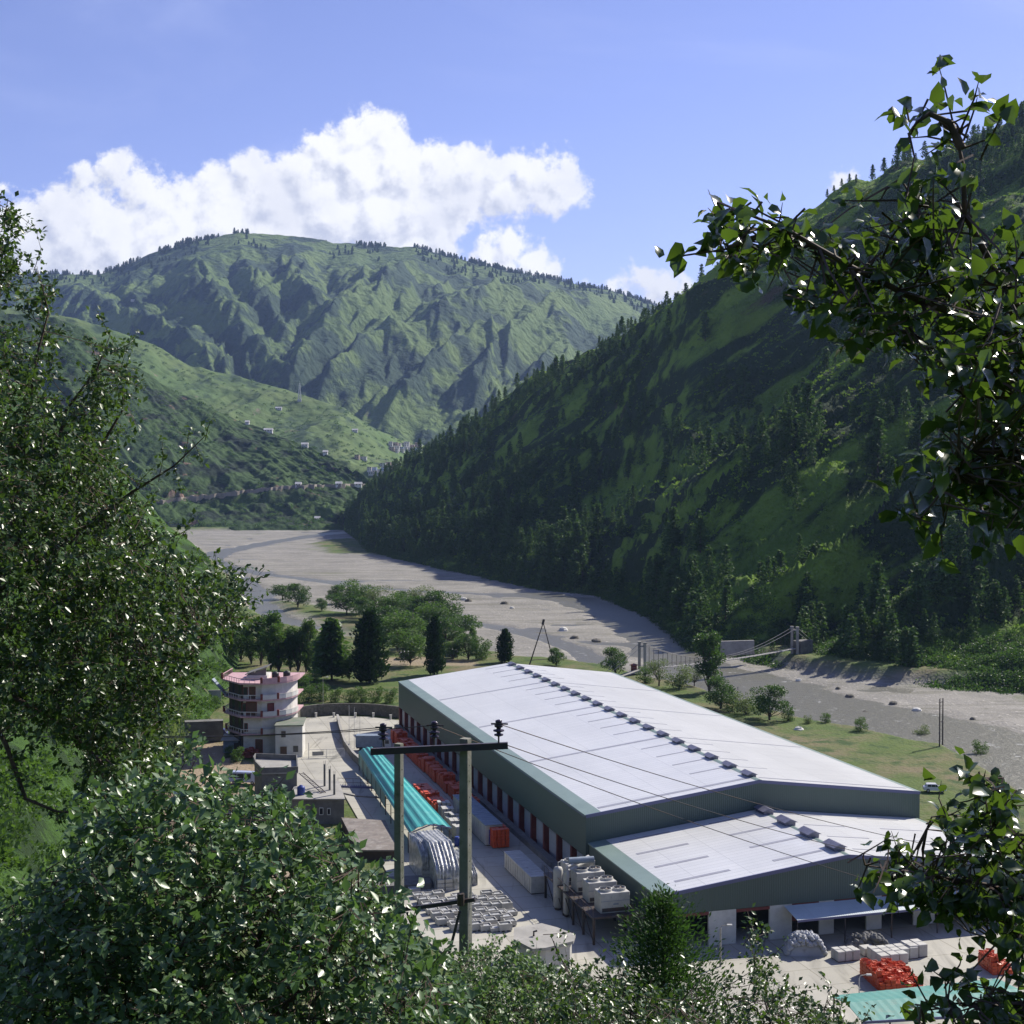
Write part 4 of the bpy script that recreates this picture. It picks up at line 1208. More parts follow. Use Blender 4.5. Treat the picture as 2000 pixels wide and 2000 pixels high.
m = LB(); m.box(0.9, 0.3, 0, 1.1, Ln - .3, 4.69); m.build('lower_wall', M_panel, shed)
m = LB(); m.box(0.36, Ln - .28, 0, W - .4, Ln - .02, 4.69); m.build('back_wall', M_conc, shed)
for k in range(21):
    s = 6.4 * k
    m = LB(); m.box(0.02, s - .32 + (.33 if k == 0 else 0) - (.33 if k == 20 else 0), 0, 0.86, s + .32 + (.33 if k == 0 else 0) - (.33 if k == 20 else 0), 4.68)
    m.build('column', M_maroon, shed)
for k in range(20):
    s = 6.4 * k
    m = LB(); m.box(0.62, s + .9, .9, 0.82, s + 5.5, 3.9); m.box(.60, s + .9, 3.95, .84, s + 5.5, 4.1)
    m.box(.60, s + .9, 2.30, .84, s + 5.5, 2.38)
    m.build('shutter', M_panel, shed)
m = LB(); m.box(-1.1, 0.3, 0, 0.0, Ln - .3, 0.85); m.build('loading_ledge', M_concd, shed)
# ---- annex
anx = thing('annex', 'lower green-gabled annex joined to the near end of the long shed', 'warehouse', TE @ Vector((0.4, -24.6, 0)), rz=YAW)
AE, AR, AW, AL = 6.6, 9.55, 50.0, 24.6
AX = 0.4
TA = TE @ Matrix.Translation((AX, -AL, 0))
def AB():
    m = MB(); m.T = TA; return m
kw = dict(eh=AE, rh=AR, w=AW)
m = AB(); roof_slab(2.4, 24.95, -.1, AL - .15, mb=m, **kw); roof_slab(25.05, AW - .6, -.1, AL - .15, mb=m, **kw); ar = m.build('roof', M_roof, anx)
m = AB(); roof_slab(-.1, 2.396, -.12, AL - .02, mb=m, up=.004, **kw); m.build('eave_flashing', M_flash, ar); m = AB(); roof_slab(AW - .596, AW + .1, -.12, AL - .15, mb=m, up=.004, **kw); m.build('eave_flashing', M_flash, ar)
m = AB(); m.add([(24.6, -.1, 9.5), (25, -.1, 9.62), (25.4, -.1, 9.5), (24.6, AL - .2, 9.5), (25, AL - .2, 9.62), (25.4, AL - .2, 9.5)], [(0, 1, 4, 3), (1, 2, 5, 4), (0, 2, 1), (3, 4, 5), (0, 3, 5, 2)])
m.build('ridge_cap', M_flash, ar)
for s in (21.9, 15.7, 9.4, 3.0):
    for x0, x1 in ((3.6, 10.8), (16.6, 23.6), (27.5, 33.5), (39.0, 45.5)):
        strip(x0, x1, s, s + (.62 if x0 < 25 else .35), m=AB(), **kw).build('skylight', M_sky, ar)
for s in (22.6, 16.2, 9.8, 3.2):
    v = AB(); v.box(24.3, s - 1.3, 9.2, 25.7, s + 1.3, 9.95); v.build('roof_vent', M_vent, ar)
    v = AB(); v.add([(24.0, s - 1.5, 9.97), (26.0, s - 1.5, 9.97), (26.0, s + 1.5, 9.97), (24.0, s + 1.5, 9.97), (25, s - 1.5, 10.4), (25, s + 1.5, 10.4)],
                    [(3, 2, 1, 0), (0, 1, 4), (2, 3, 5), (0, 4, 5, 3), (1, 2, 5, 4)]); v.build('vent_cowl', M_vent, ar)
m = AB(); m.box(0, 0.3, 3.0, .3, AL - .2, 6.42); m.build('side_cladding', M_greenp, anx)
m = AB(); m.box(AW - .3, 0.3, 0, AW, AL - .2, 6.42); m.build('far_side_wall', M_white, anx)
m = AB(); pr = [(0, 4.15), (AW, 4.15), (AW, 6.45), (25, 9.38), (0, 6.45)]; n = 5
m.add([(a, 0, z) for a, z in pr] + [(a, .28, z) for a, z in pr], [tuple(range(n)), tuple(range(2 * n - 1, n - 1, -1))] + [(k, n + k, n + (k + 1) % n, (k + 1) % n) for k in range(n)])
m.build('gable_cladding', M_green, anx)
m = AB()
for s0, s1, a, b in ((0.0, 25, 6.45, 9.41), (25, AW, 9.41, 6.45)):
    m.add([(s0, -.18, a - .25), (s1, -.18, b - .25), (s1, -.18, b + .19), (s0, -.18, a + .19), (s0, -.02, a - .25), (s1, -.02, b - .25), (s1, -.02, b + .19), (s0, -.02, a + .19)],
          [(0, 1, 2, 3), (7, 6, 5, 4), (3, 2, 6, 7), (0, 4, 5, 1), (0, 3, 7, 4), (1, 5, 6, 2)])
m.build('gable_trim', M_trim, anx)
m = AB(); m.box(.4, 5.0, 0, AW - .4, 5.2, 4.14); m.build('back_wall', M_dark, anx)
m = AB(); m.box(.1, 0.3, 0, .3, AL - .2, 2.99); m.build('lower_wall', M_concd, anx)
xs = [n_at(q, -24.6) - AX for q in (1384, 1438, 1503, 1547, 1600, 1629, 1692, 1722, 1784, 1826, 1880, 1910, 1960, 1990)]
for k in range(0, len(xs) - 1, 2):
    m = AB(); m.bbox(xs[k], 0.02, 0, xs[k + 1], .34, 4.14, .03); m.build('pier', M_white, anx)
m = AB(); m.bbox(xs[-1], 0.02, 0, AW, .34, 4.14, .03); m.build('pier', M_white, anx)
m = AB(); m.box(.1, 0.02, 0, xs[0] - 4.2, .3, 4.14); m.build('pier', M_white, anx)
for k in (-1, 1):
    a = xs[k] if k > 0 else xs[0] - 4.2; b_ = xs[k + 1]
    m = AB(); m.box(a, -.04, 3.75, b_, -.002, 4.12); m.build('lintel', M_maroon, anx)
for k in (3, 5, 7, 9, 11):
    m = AB(); m.box(xs[k], .1, 2.0, xs[k + 1], .2, 4.1); m.build('red_curtain', M_maroon, anx)
cx0, cx1 = n_at(1530, -24.6, 4) - AX, AW + 3
m = AB()
m.add([(cx0, -.2, 4.05), (cx1, -.2, 4.05), (cx1 + .0, -3.6, 3.35), (cx0, -3.6, 3.35), (cx0, -.2, 3.97), (cx1, -.2, 3.97), (cx1, -3.6, 3.27), (cx0, -3.6, 3.27)],
      [(3, 2, 1, 0), (4, 5, 6, 7), (0, 1, 5, 4), (1, 2, 6, 5), (2, 3, 7, 6), (3, 0, 4, 7)])
cn = m.build('canopy', corr('canopy_sheet', (0.52, 0.58, 0.60), (0.40, 0.46, 0.48), .3, 'X', .5, .03), anx)
m = AB(); m.box(cx0, -3.68, 3.1, cx1, -3.61, 3.36); m.build('fascia', M_trim, cn)
x = cx0 + .1
while x < cx1:
    m = AB(); m.beam((x, -3.4, 0.02), (x, -3.4, 3.2), .12); m.build('canopy_post', M_steel, cn); x += 6.3

def add_joints(m):
    nt = m.node_tree; N, L = nt.nodes, nt.links; b = [n for n in N if n.type == 'BSDF_PRINCIPLED'][0]
    src = b.inputs['Base Color'].links[0].from_socket
    tc = N.new('ShaderNodeTexCoord'); mp = N.new('ShaderNodeMapping'); mp.inputs['Rotation'].default_value = (0, 0, -YAW); L.new(tc.outputs['Object'], mp.inputs[0])
    v = N.new('ShaderNodeTexBrick'); v.offset = 0; v.inputs['Scale'].default_value = .2; v.inputs['Mortar Size'].default_value = .012; v.inputs['Brick Width'].default_value = 1; v.inputs['Row Height'].default_value = 1
    v.inputs['Color1'].default_value = (1, 1, 1, 1); v.inputs['Color2'].default_value = (.86, .86, .85, 1); v.inputs['Mortar'].default_value = (.55, .54, .5, 1); L.new(mp.outputs[0], v.inputs['Vector'])
    w = N.new('ShaderNodeTexNoise'); w.inputs['Scale'].default_value = .35; w.inputs['Detail'].default_value = 8; w.inputs['Distortion'].default_value = 1.5
    mp2 = N.new('ShaderNodeMapping'); mp2.inputs['Rotation'].default_value = (0, 0, -YAW); mp2.inputs['Scale'].default_value = (1, .12, 1); L.new(tc.outputs['Object'], mp2.inputs[0]); L.new(mp2.outputs[0], w.inputs['Vector'])
    r = N.new('ShaderNodeMapRange'); r.inputs['From Min'].default_value = .56; r.inputs['From Max'].default_value = .70; r.inputs['To Min'].default_value = 1; r.inputs['To Max'].default_value = .62; L.new(w.outputs['Fac'], r.inputs['Value'])
    a = N.new('ShaderNodeMix'); a.data_type = 'RGBA'; a.blend_type = 'MULTIPLY'; a.inputs['Factor'].default_value = 1; L.new(src, a.inputs['A']); L.new(v.outputs['Color'], a.inputs['B'])
    s = N.new('ShaderNodeVectorMath'); s.operation = 'SCALE'; L.new(a.outputs['Result'], s.inputs[0]); L.new(r.outputs[0], s.inputs['Scale']); L.new(s.outputs[0], b.inputs['Base Color'])
add_joints(M_slab)
# ---- yard slabs
def slab(name, pts, z, th=0.12, m=M_slab):
    mb = MB(); w = [P(a, b, z) for a, b in pts]
    mb.prism([(q.x, q.y) for q in w], z - th, z)
    return prop(mb.build(name, m), kind='structure')
slab('yard_paving', [(566, 1412), (600, 1402), (650, 1398), (720, 1400), (790, 1408), (1010, 1500), (1300, 1640), (1700, 1760), (2500, 1700), (2600, 2400), (1050, 2100), (960, 1920), (850, 1850),
                     (780, 1790), (775, 1740), (700, 1600), (670, 1548), (590, 1555), (560, 1500)], 0.03, 0.3)
def road_strip():
    mb = MB()
    for sgn in (0, 1):
        pts = [(330 + 18 * sgn, 1560), (345 + 14 * sgn, 1500), (352 + 12 * sgn, 1462), (350 + 9 * sgn, 1440)]
    return

# ---- round house
def shift(p, dx=0, dy=0, dz=0): return Vector((p.x + dx, p.y + dy, p.z + dz))
M_pink = mat('pink_parapet', (0.52, 0.33, 0.34), (0.42, 0.26, 0.28), 0.8, 0.8)
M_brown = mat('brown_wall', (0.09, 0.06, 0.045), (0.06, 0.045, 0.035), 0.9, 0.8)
M_win = mat('window_glass', (0.04, 0.045, 0.05), None, 0.15)
M_wood = mat('brown_door', (0.12, 0.06, 0.035), (0.08, 0.045, 0.03), 0.6, 2)
M_tin = mat('blue_tin', (0.22, 0.27, 0.33), (0.16, 0.2, 0.25), 0.6, 1.0)
def round_house():
    o0 = P(500, 1474, 0); cx, cy = o0.x, o0.y + 7.0
    t = thing('round_house', 'four-storey white house with curved pink-edged balconies and a roof terrace', 'house', (cx, cy, 0))
    def ring(r, a0=-150, a1=20, n=20, k=1.0):
        return [(cx + r * math.cos(math.radians(a)) * k, cy + r * math.sin(math.radians(a))) for a in np.linspace(a0, a1, n)]
    Lf = [(cx - 6.2, cy + 6), (cx - 6.4, cy - 1.6), (cx - 2.6, cy - 6.6), (cx + 1.2, cy - 7.0)]
    Rt = [(cx + 6.6 * math.sin(math.radians(a)) * .95 + .1, cy - 6.9 * math.cos(math.radians(a))) for a in (22, 36, 50, 64, 78, 90)]
    wall = Lf + Rt + [(cx + 6.4, cy + 6)]
    H = [0, 4.1, 7.7, 11.1, 14.5]
    for k in range(4):
        m = MB(); m.prism(wall, H[k] + (.0 if k == 0 else .16), H[k + 1] - .16); m.build('wall', M_white, t)
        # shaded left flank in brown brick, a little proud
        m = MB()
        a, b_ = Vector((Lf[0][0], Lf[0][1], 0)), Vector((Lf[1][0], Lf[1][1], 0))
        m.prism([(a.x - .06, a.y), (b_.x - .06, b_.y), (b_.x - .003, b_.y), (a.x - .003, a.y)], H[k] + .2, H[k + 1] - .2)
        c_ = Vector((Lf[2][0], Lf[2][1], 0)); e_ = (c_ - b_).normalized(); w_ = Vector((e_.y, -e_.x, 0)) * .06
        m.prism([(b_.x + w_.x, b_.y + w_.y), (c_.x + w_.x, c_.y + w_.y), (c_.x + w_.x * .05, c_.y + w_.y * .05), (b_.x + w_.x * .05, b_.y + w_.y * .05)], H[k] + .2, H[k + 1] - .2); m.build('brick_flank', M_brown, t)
        for f_ in (.25, .7):
            p_ = b_.lerp(c_, f_) + w_ * 1.1; q_ = b_.lerp(c_, f_ + .14) + w_ * 1.1
            m = MB(); m.prism([(p_.x, p_.y), (p_.x + w_.x * .6, p_.y + w_.y * .6), (q_.x + w_.x * .6, q_.y + w_.y * .6), (q_.x, q_.y)], H[k] + 1.0, H[k + 1] - .6); m.build('window', M_win, t)
    def off(k, d):
        return [(cx + (p[0] - cx) * k, cy + (p[1] - cy) * k + d) for p in wall]
    for k in range(1, 5):
        kk = {1: 1.10, 2: 1.17, 3: 1.17, 4: 1.22}[k]
        sl = off(kk, 0)
        m = MB(); m.prism(sl, H[k] - .155, H[k] + .155); m.build('floor_slab', M_pink, t)
        # parapet / railing along the slab edge, front and right
        path = sl[0:-1]
        m = MB()
        for (a, b_) in zip(path[:-1], path[1:]):
            m.beam((a[0], a[1], H[k] + 1.05), (b_[0], b_[1], H[k] + 1.05), .12, .12)
            if a[0] > cx + .5:
                m.beam((a[0], a[1], H[k] + .56), (b_[0], b_[1], H[k] + .56), .10, .82)
            L_ = math.hypot(b_[0] - a[0], b_[1] - a[1]); q = 0.0
            while q < L_:
                f = q / L_; x, y = a[0] + (b_[0] - a[0]) * f, a[1] + (b_[1] - a[1]) * f
                m.box(x - .04, y - .04, H[k] + .156, x + .04, y + .04, H[k] + 1.0); q += 1.1
        m.build('balcony_rail', M_pink if k in (4,) else M_white, t)
        for i in (1, 3, 5):
            a = sl[i]
            m = MB(); m.bbox(a[0] - .22, a[1] - .22, H[k] + .157, a[0] + .22, a[1] + .22, H[k] + 1.35); m.build('balcony_post', M_maroon, t)
    # openings of the front face
    a, b_ = Vector((Lf[2][0], Lf[2][1], 0)), Vector((Lf[3][0], Lf[3][1], 0))
    e = (b_ - a).normalized(); nn = Vector((e.y, -e.x, 0))
    def opening(f, w, z0, z1, mm, name):
        c = a + (b_ - a) * f
        m = MB(); p, q = c - e * w / 2, c + e * w / 2
        m.prism([(p.x, p.y), (p.x + nn.x * .05, p.y + nn.y * .05), (q.x + nn.x * .05, q.y + nn.y * .05), (q.x, q.y)][::-1], z0, z1); d = m.build(name, mm, t)
        m = MB()
        for u_, s_ in ((p - e * .06, .12), (q + e * .06, .12)):
            m.beam((u_.x + nn.x * .06, u_.y + nn.y * .06, z0), (u_.x + nn.x * .06, u_.y + nn.y * .06, z1 + .1), s_)
        m.beam((p.x + nn.x * .06, p.y + nn.y * .06, z1 + .06), (q.x + nn.x * .06, q.y + nn.y * .06, z1 + .06), .12)
        m.build('frame', M_maroon, d)
    opening(.50, 1.1, 11.3, 13.6, M_wood, 'door'); opening(.12, .8, 12.0, 13.5, M_win, 'window')
    opening(.45, 2.0, 7.9, 10.6, M_wood, 'door'); opening(.06, .8, 8.6, 10.3, M_win, 'window')
    opening(.15, .5, 4.6, 6.2, M_win, 'window'); opening(.85, 1.3, .1, 3.0, M_wood, 'door')
    a, b_ = Vector((Rt[0][0], Rt[0][1], 0)), Vector((Rt[1][0], Rt[1][1], 0)); e = (b_ - a).normalized(); nn = Vector((e.y, -e.x, 0))
    opening(.3, 1.2, 7.9, 10.2, M_maroon, 'door')
    for k in range(4):
        for f in (.2, .5, .8):
            y = Lf[1][1] + (Lf[0][1] - Lf[1][1]) * f
            m = MB(); m.box(Lf[1][0] - .14, y - .5, H[k] + 1.2, Lf[1][0] - .065, y + .5, H[k] + 2.6); m.build('window', M_win, t)
    # stair-head on the roof with a tilted tank shelter
    m = MB(); m.prism([(cx - 2.6, cy - 3.2), (cx + 1.6, cy - 3.2), (cx + 1.6, cy + 2), (cx - 2.6, cy + 2)], 14.66, 15.5); m.build('stair_head', M_white, t)
    m = MB(); m.add([(cx - 2.9, cy - 3.3, 15.55), (cx + 1.6, cy - 3.3, 17.1), (cx + 1.6, cy + 2.1, 17.1), (cx - 2.9, cy + 2.1, 15.55), (cx - 2.9, cy - 3.3, 15.7), (cx + 1.6, cy - 3.3, 17.25), (cx + 1.6, cy + 2.1, 17.25), (cx - 2.9, cy + 2.1, 15.7)],
                   [(3, 2, 1, 0), (4, 5, 6, 7), (0, 1, 5, 4), (1, 2, 6, 5), (2, 3, 7, 6), (3, 0, 4, 7)]); m.build('stair_roof', M_concd, t)
    m = MB(); m.add([(cx - 2.5, cy - 3.0, 15.52), (cx + 1.4, cy - 3.0, 15.52), (cx + 1.4, cy - 3.0, 16.95), (cx - 2.5, cy - 2.85, 15.52), (cx + 1.4, cy - 2.85, 15.52), (cx + 1.4, cy - 2.85, 16.95)],
                   [(0, 1, 2), (5, 4, 3), (0, 3, 4, 1), (1, 4, 5, 2), (2, 5, 3, 0)]); m.build('stair_wall', M_concd, t)
    # outside stair on the left
    m = MB(); m.add([(cx - 10.0, cy - 1.5, 14.2), (cx - 6.6, cy - 3.2, 11.0), (cx - 6.6, cy - 1.4, 11.0), (cx - 10.0, cy + .6, 14.2), (cx - 10.0, cy - 1.5, 14.5), (cx - 6.6, cy - 3.2, 11.3), (cx - 6.6, cy - 1.4, 11.3), (cx - 10.0, cy + .6, 14.5)],
                   [(3, 2, 1, 0), (4, 5, 6, 7), (0, 1, 5, 4), (1, 2, 6, 5), (2, 3, 7, 6), (3, 0, 4, 7)]); m.build('sloping_awning', M_tin, t)
    return cx, cy
RHX, RHY = round_house()
def tank(name, label, cat, p, r, h, m, group=None, hollow=True):
    t = thing(name, label, cat, p, group)
    b = MB(); b.lathe([(r * .96, 0), (r, .06), (r, h * .3), (r * .97, h * .33), (r, h * .36), (r, h * .62), (r * .97, h * .65), (r, h * .68), (r * .98, h * .86), (r * .45, h * .97)], p, 18); b.build('body', m, t, True)
    b = MB(); b.lathe([(r * .44, h * .97), (r * .42, h * 1.04), (.02, h * 1.06)], p, 14); b.build('lid', m, t, True)
M_black = mat('black_plastic', (0.02, 0.02, 0.022), None, 0.5)
M_blue = mat('blue_plastic', (0.03, 0.06, 0.30), (0.02, 0.045, 0.22), 0.5, 1)
tank('water_tank', 'black round water tank on the roof terrace of the round house, left one', 'water tank', (RHX + 3.2, RHY - 2.5, 14.66), .75, 1.5, M_black, 'roof tanks')
tank('water_tank', 'black round water tank near the right edge of the round house roof terrace', 'water tank', (RHX + 5.2, RHY - .5, 14.66), .75, 1.4, M_black, 'roof tanks')

def house(name, label, cat, pts, z0, z1, wall, roofm, par=0.0, slabo=0.25, wins=(), group=None, rt=0.22):
    """flat-roofed house from a footprint in metres; wins = (edge, along 0-1, width, sill, top, material, part name)"""
    cx = sum(p[0] for p in pts) / len(pts); cy = sum(p[1] for p in pts) / len(pts)
    t = thing(name, label, cat, (cx, cy, z0), group)
    # keep the footprint counter-clockwise
    A = sum(pts[i][0] * pts[(i + 1) % len(pts)][1] - pts[(i + 1) % len(pts)][0] * pts[i][1] for i in range(len(pts)))
    if A < 0: pts = pts[::-1]
    m = MB(); m.prism(pts, z0, z1); m.build('wall', wall, t)
    def grow(d):
        r = []
        for p in pts:
            v = Vector((p[0] - cx, p[1] - cy)); v = v.normalized() * (v.length + d); r.append((cx + v.x, cy + v.y))
        return r
    m = MB(); m.prism(grow(slabo), z1 + .002, z1 + rt); r = m.build('roof', roofm, t)
    if par:
        g = grow(slabo - .12)
        m = MB()
        for i in range(len(g)):
            a, b = g[i], g[(i + 1) % len(g)]
            m.beam((a[0], a[1], z1 + rt + par / 2), (b[0], b[1], z1 + rt + par / 2), .2 - .004 * (i % 2), par)
        m.build('parapet', wall, t)
    for ei, f, w, s0, s1, mm, nm in wins:
        a, b = Vector((*pts[ei], 0)), Vector((*pts[(ei + 1) % len(pts)], 0))
        e = (b - a).normalized(); n_ = Vector((e.y, -e.x, 0)); c = a + (b - a) * f
        p, q = c - e * w / 2, c + e * w / 2
        m = MB(); m.prism([(p.x, p.y), (p.x + n_.x * .05, p.y + n_.y * .05), (q.x + n_.x * .05, q.y + n_.y * .05), (q.x, q.y)][::-1], z0 + s0, z0 + s1)
        d = m.build(nm, mm, t)
        m = MB()
        for uu in (p, q): m.beam((uu.x + n_.x * .06, uu.y + n_.y * .06, z0 + s0), (uu.x + n_.x * .06, uu.y + n_.y * .06, z0 + s1), .1)
        for zz in (s0, s1): m.beam((p.x + n_.x * .06, p.y + n_.y * .06, z0 + zz), (q.x + n_.x * .06, q.y + n_.y * .06, z0 + zz), .13)
        m.build('frame', M_white if mm is not M_panel else M_steel, d)
    return t
def fp(*q):           # footprint from photo pixels at height z
    return lambda z: [(P(a, b, z).x, P(a, b, z).y) for a, b in q]
# annex house right of the round house
a = P(538, 1480, 0)
house('side_house', 'narrow white two-storey house with a mossy green roof beside the round house', 'house', [(a.x, a.y), (a.x + 5.3, a.y + .6), (a.x + 4.6, a.y + 9), (a.x - .5, a.y + 8.4)], 0, 6.3, M_white,
      mat('mossy_roof', (0.13, 0.17, 0.12), (0.2, 0.2, 0.17), 0.9, .6), 0, .35, [(0, .75, 1.1, 1.0, 2.4, M_win, 'window'), (0, .3, 1.4, .1, 2.3, M_wood, 'door'), (0, .3, 1.0, 4.0, 5.4, M_win, 'window')])
# grey house with a curved parapet, in front
a = P(512, 1592, -.3); z = 6.0
f1 = [(P(502, 1500, 6.2).x, P(502, 1500, 6.2).y), (P(512, 1512, 6.2).x, P(512, 1512, 6.2).y), (P(580, 1510, 6.2).x, P(580, 1510, 6.2).y), (P(578, 1487, 6.2).x, P(578, 1487, 6.2).y), (P(500, 1484, 6.2).x, P(500, 1484, 6.2).y), (P(497, 1490, 6.2).x, P(497, 1490, 6.2).y)]
house('grey_house', 'grey plastered house with a rounded parapet at the foot of the big bush', 'house', f1, -.2, 6.2, M_concd, M_conc, .9, .3,
      [(1, .52, 1.7, 2.2, 3.9, M_wood, 'window'), (1, .2, .9, 2.2, 3.6, M_win, 'window')])
f2 = [(P(566, 1562, 3.8).x, P(566, 1562, 3.8).y), (P(672, 1562, 3.8).x, P(672, 1562, 3.8).y), (P(660, 1528, 3.8).x, P(660, 1528, 3.8).y), (P(582, 1524, 3.8).x, P(582, 1524, 3.8).y)]
th2 = house('terrace_house', 'unfinished grey house whose flat roof carries bare upright columns', 'house', f2, -.2, 3.8, M_concd, M_conc, 0, .35,
            [(0, .72, .5, 1.6, 2.6, M_dark, 'window'), (0, .58, .6, 1.6, 2.7, M_dark, 'window')])
for px, py0, py1 in ((634, 1535, 1492), (644, 1543, 1502), (653, 1552, 1512)):
    b0 = P(px, py0, 4.02); h = (py0 - py1) * b0.y / FPX
    m = MB(); m.beam((b0.x, b0.y, 4.03), (b0.x, b0.y, 4.03 + h), .32); c_ = m.build('column', M_concd, th2)
    m = MB()
    for dx, dy in ((-.1, -.1), (.1, -.1), (.1, .1)): m.tube([(b0.x + dx, b0.y + dy, 4.0 + h), (b0.x + dx * 1.3, b0.y + dy, 4.6 + h)], .02, 4)
    m.build('rebar', M_steel, c_)
b0 = P(588, 1552, 4.03)
tank('water_tank', 'dark blue drum standing on the flat roof of the unfinished grey house', 'water tank', (b0.x, b0.y, 4.03), .65, 1.5, M_blue)
b1 = P(596, 1522, 4.05)
st = thing('roof_stair', 'thin steel stair running up along the flat roof of the unfinished house', 'stair', (b1.x, b1.y, 4.04))
m = MB(); e0, e1 = P(584, 1510, 6.0), P(628, 1549, 4.1)
m.beam(e0, e1, .1); m.beam(e0 + Vector((.6, .5, 0)), e1 + Vector((.6, .5, 0)), .1); m.build('stringer', M_steel, st)
m = MB()
for k in range(14):
    q = e0.lerp(e1, (k + .5) / 14); m.beam(q, q + Vector((.6, .5, 0)), .12, .05)
m.build('tread', M_steel, st)
# lower brown roofs
f3 = [(P(700, 1662, 1.2).x, P(700, 1662, 1.2).y), (P(775, 1662, 1.2).x, P(775, 1662, 1.2).y), (P(752, 1606, 1.2).x, P(752, 1606, 1.2).y), (P(668, 1600, 1.2).x, P(668, 1600, 1.2).y)]
house('low_house', 'low house with a stained grey-brown flat roof in front of the teal roof', 'house', f3, -2.6, 1.2, M_brown, mat('stained_roof', (0.22, 0.19, 0.165), (0.15, 0.13, 0.115), .9, .5, .3, 6, c3=(.3, .28, .25), s3=.9), 0, .3, [(0, .6, 1, .8, 2.0, M_win, 'window')])
f4 = [(P(735, 1735, .6).x, P(735, 1735, .6).y), (P(842, 1728, .6).x, P(842, 1728, .6).y), (P(838, 1712, .6).x, P(838, 1712, .6).y), (P(735, 1716, .6).x, P(735, 1716, .6).y)]
house('wall_shelter', 'low dark concrete block wall beside the plastic-wrapped stacks', 'wall', f4, -1.4, .6, M_concd, M_concd, 0, .1)
# back-left house with a white roof
f5 = [(P(366, 1240, 6).x, P(366, 1240, 6).y), (P(418, 1240, 6).x, P(418, 1240, 6).y), (P(412, 1228, 6).x, P(412, 1228, 6).y), (P(368, 1228, 6).x, P(368, 1228, 6).y)]
house('flat_house', 'dark-walled house with a white flat roof behind the big leafy tree', 'house', f5, 0, 6, M_concd, M_white, 0, .6, [(0, .3, 1.2, 2, 3.4, M_win, 'window'), (0, .7, 1.2, 2, 3.4, M_win, 'window')])

def wall_run(name, label, pts, z0, h, th, m, cat='wall', cop=None, group=None):
    c = Vector((sum(p[0] for p in pts) / len(pts), sum(p[1] for p in pts) / len(pts), z0))
    t = thing(name, label, cat, c, group)
    mb = MB(); n_ = len(pts)
    L_, R_ = [], []
    for i in range(n_):
        a = Vector(pts[max(i - 1, 0)]); b = Vector(pts[min(i + 1, n_ - 1)])
        d = (b - a).normalized(); q = Vector((-d.y, d.x)) * th / 2
        L_.append(Vector(pts[i]) + q); R_.append(Vector(pts[i]) - q)
    poly = [(p.x, p.y) for p in L_] + [(p.x, p.y) for p in R_[::-1]]
    for i in range(n_ - 1):
        vs = [(*L_[i], z0), (*L_[i + 1], z0), (*R_[i + 1], z0), (*R_[i], z0), (*L_[i], z0 + h), (*L_[i + 1], z0 + h), (*R_[i + 1], z0 + h), (*R_[i], z0 + h)]
        fs = [(4, 5, 6, 7)[::-1], (0, 4, 5, 1)[::-1], (2, 6, 7, 3)[::-1]]
        if i == 0: fs.append((0, 3, 7, 4))
        if i == n_ - 2: fs.append((1, 5, 6, 2))
        mb.add(vs, fs)
    mb.build('body', m, t)
    if cop:
        mb = MB()
        for i in range(n_ - 1):
            a, b = pts[i], pts[i + 1]
            mb.beam((a[0], a[1], z0 + h + .07), (b[0], b[1], z0 + h + .07), th + .15 + .004 * (i % 2), .13 + .004 * (i % 2))
        mb.build('coping', cop, t)
    return t
def wp(*q, z=0): return [(P(a, b, z).x, P(a, b, z).y) for a, b in q]
M_stone = mat('stone_wall', (0.17, 0.155, 0.125), (0.10, 0.095, 0.075), 0.95, 1.2, 0.8, 3, c3=(0.28, 0.26, 0.22), s3=1.6, stops3=(.6, .72))
wall_run('court_wall', 'curved old stone wall closing the far side of the concrete court', wp((566, 1409), (585, 1402), (620, 1397), (660, 1395), (700, 1395), (740, 1397), (785, 1402)), -.1, 2.7, .5, M_stone)
for k, px in enumerate((580, 617, 652, 694, 729, 763)):
    q = P(px, 1401 if 600 < px < 740 else 1405, .03)
    b = thing('marker_post', 'short white post in front of the curved stone wall', 'post', q, 'white posts along the curved stone wall')
    m = MB(); m.bbox(q.x - .22, q.y - .22, .03, q.x + .22, q.y + .22, 1.0, .05); m.build('shaft', M_white, b)
    m = MB(); m.box(q.x - .27, q.y - .27, 1.0, q.x + .27, q.y + .27, 1.1); m.build('cap', M_white, b)
wall_run('divider_wall', 'low mossy wall with thin posts between the court and the lane', wp((659, 1409), (665, 1435), (674, 1462), (690, 1485), (715, 1508), (764, 1545)), 0, 1.5, .35, M_concd, cop=M_conc)
wall_run('retaining_wall', 'grey retaining wall below the railing beside the court', wp((662, 1548), (700, 1556), (770, 1560)), -3.0, 3.1, .5, M_concd, cop=M_conc)
wall_run('grey_wall', 'grey wall behind the round house on the left', wp((358, 1376), (432, 1374)), 0, 3.4, .4, M_conc)
wall_run('shaded_wall', 'dark shaded wall at the back of the dirt yard left of the round house', wp((361, 1448), (436, 1445)), 0, 4.3, 2.5, M_concd)
wall_run('low_field_wall', 'long low dark wall running off from the right corner of the shed', [tuple((TE @ Vector((W + .9, -.5 - q, 0))).xy) for q in (0, 12, 24, 40)], 0, 1.5, .6, M_concd, cop=M_conc)
wall_run('concrete_apron', 'pale sloping concrete slab below the court railing', wp((692, 1612), (690, 1560), z=-1), -3.0, 1.6, 4.0, M_conc)
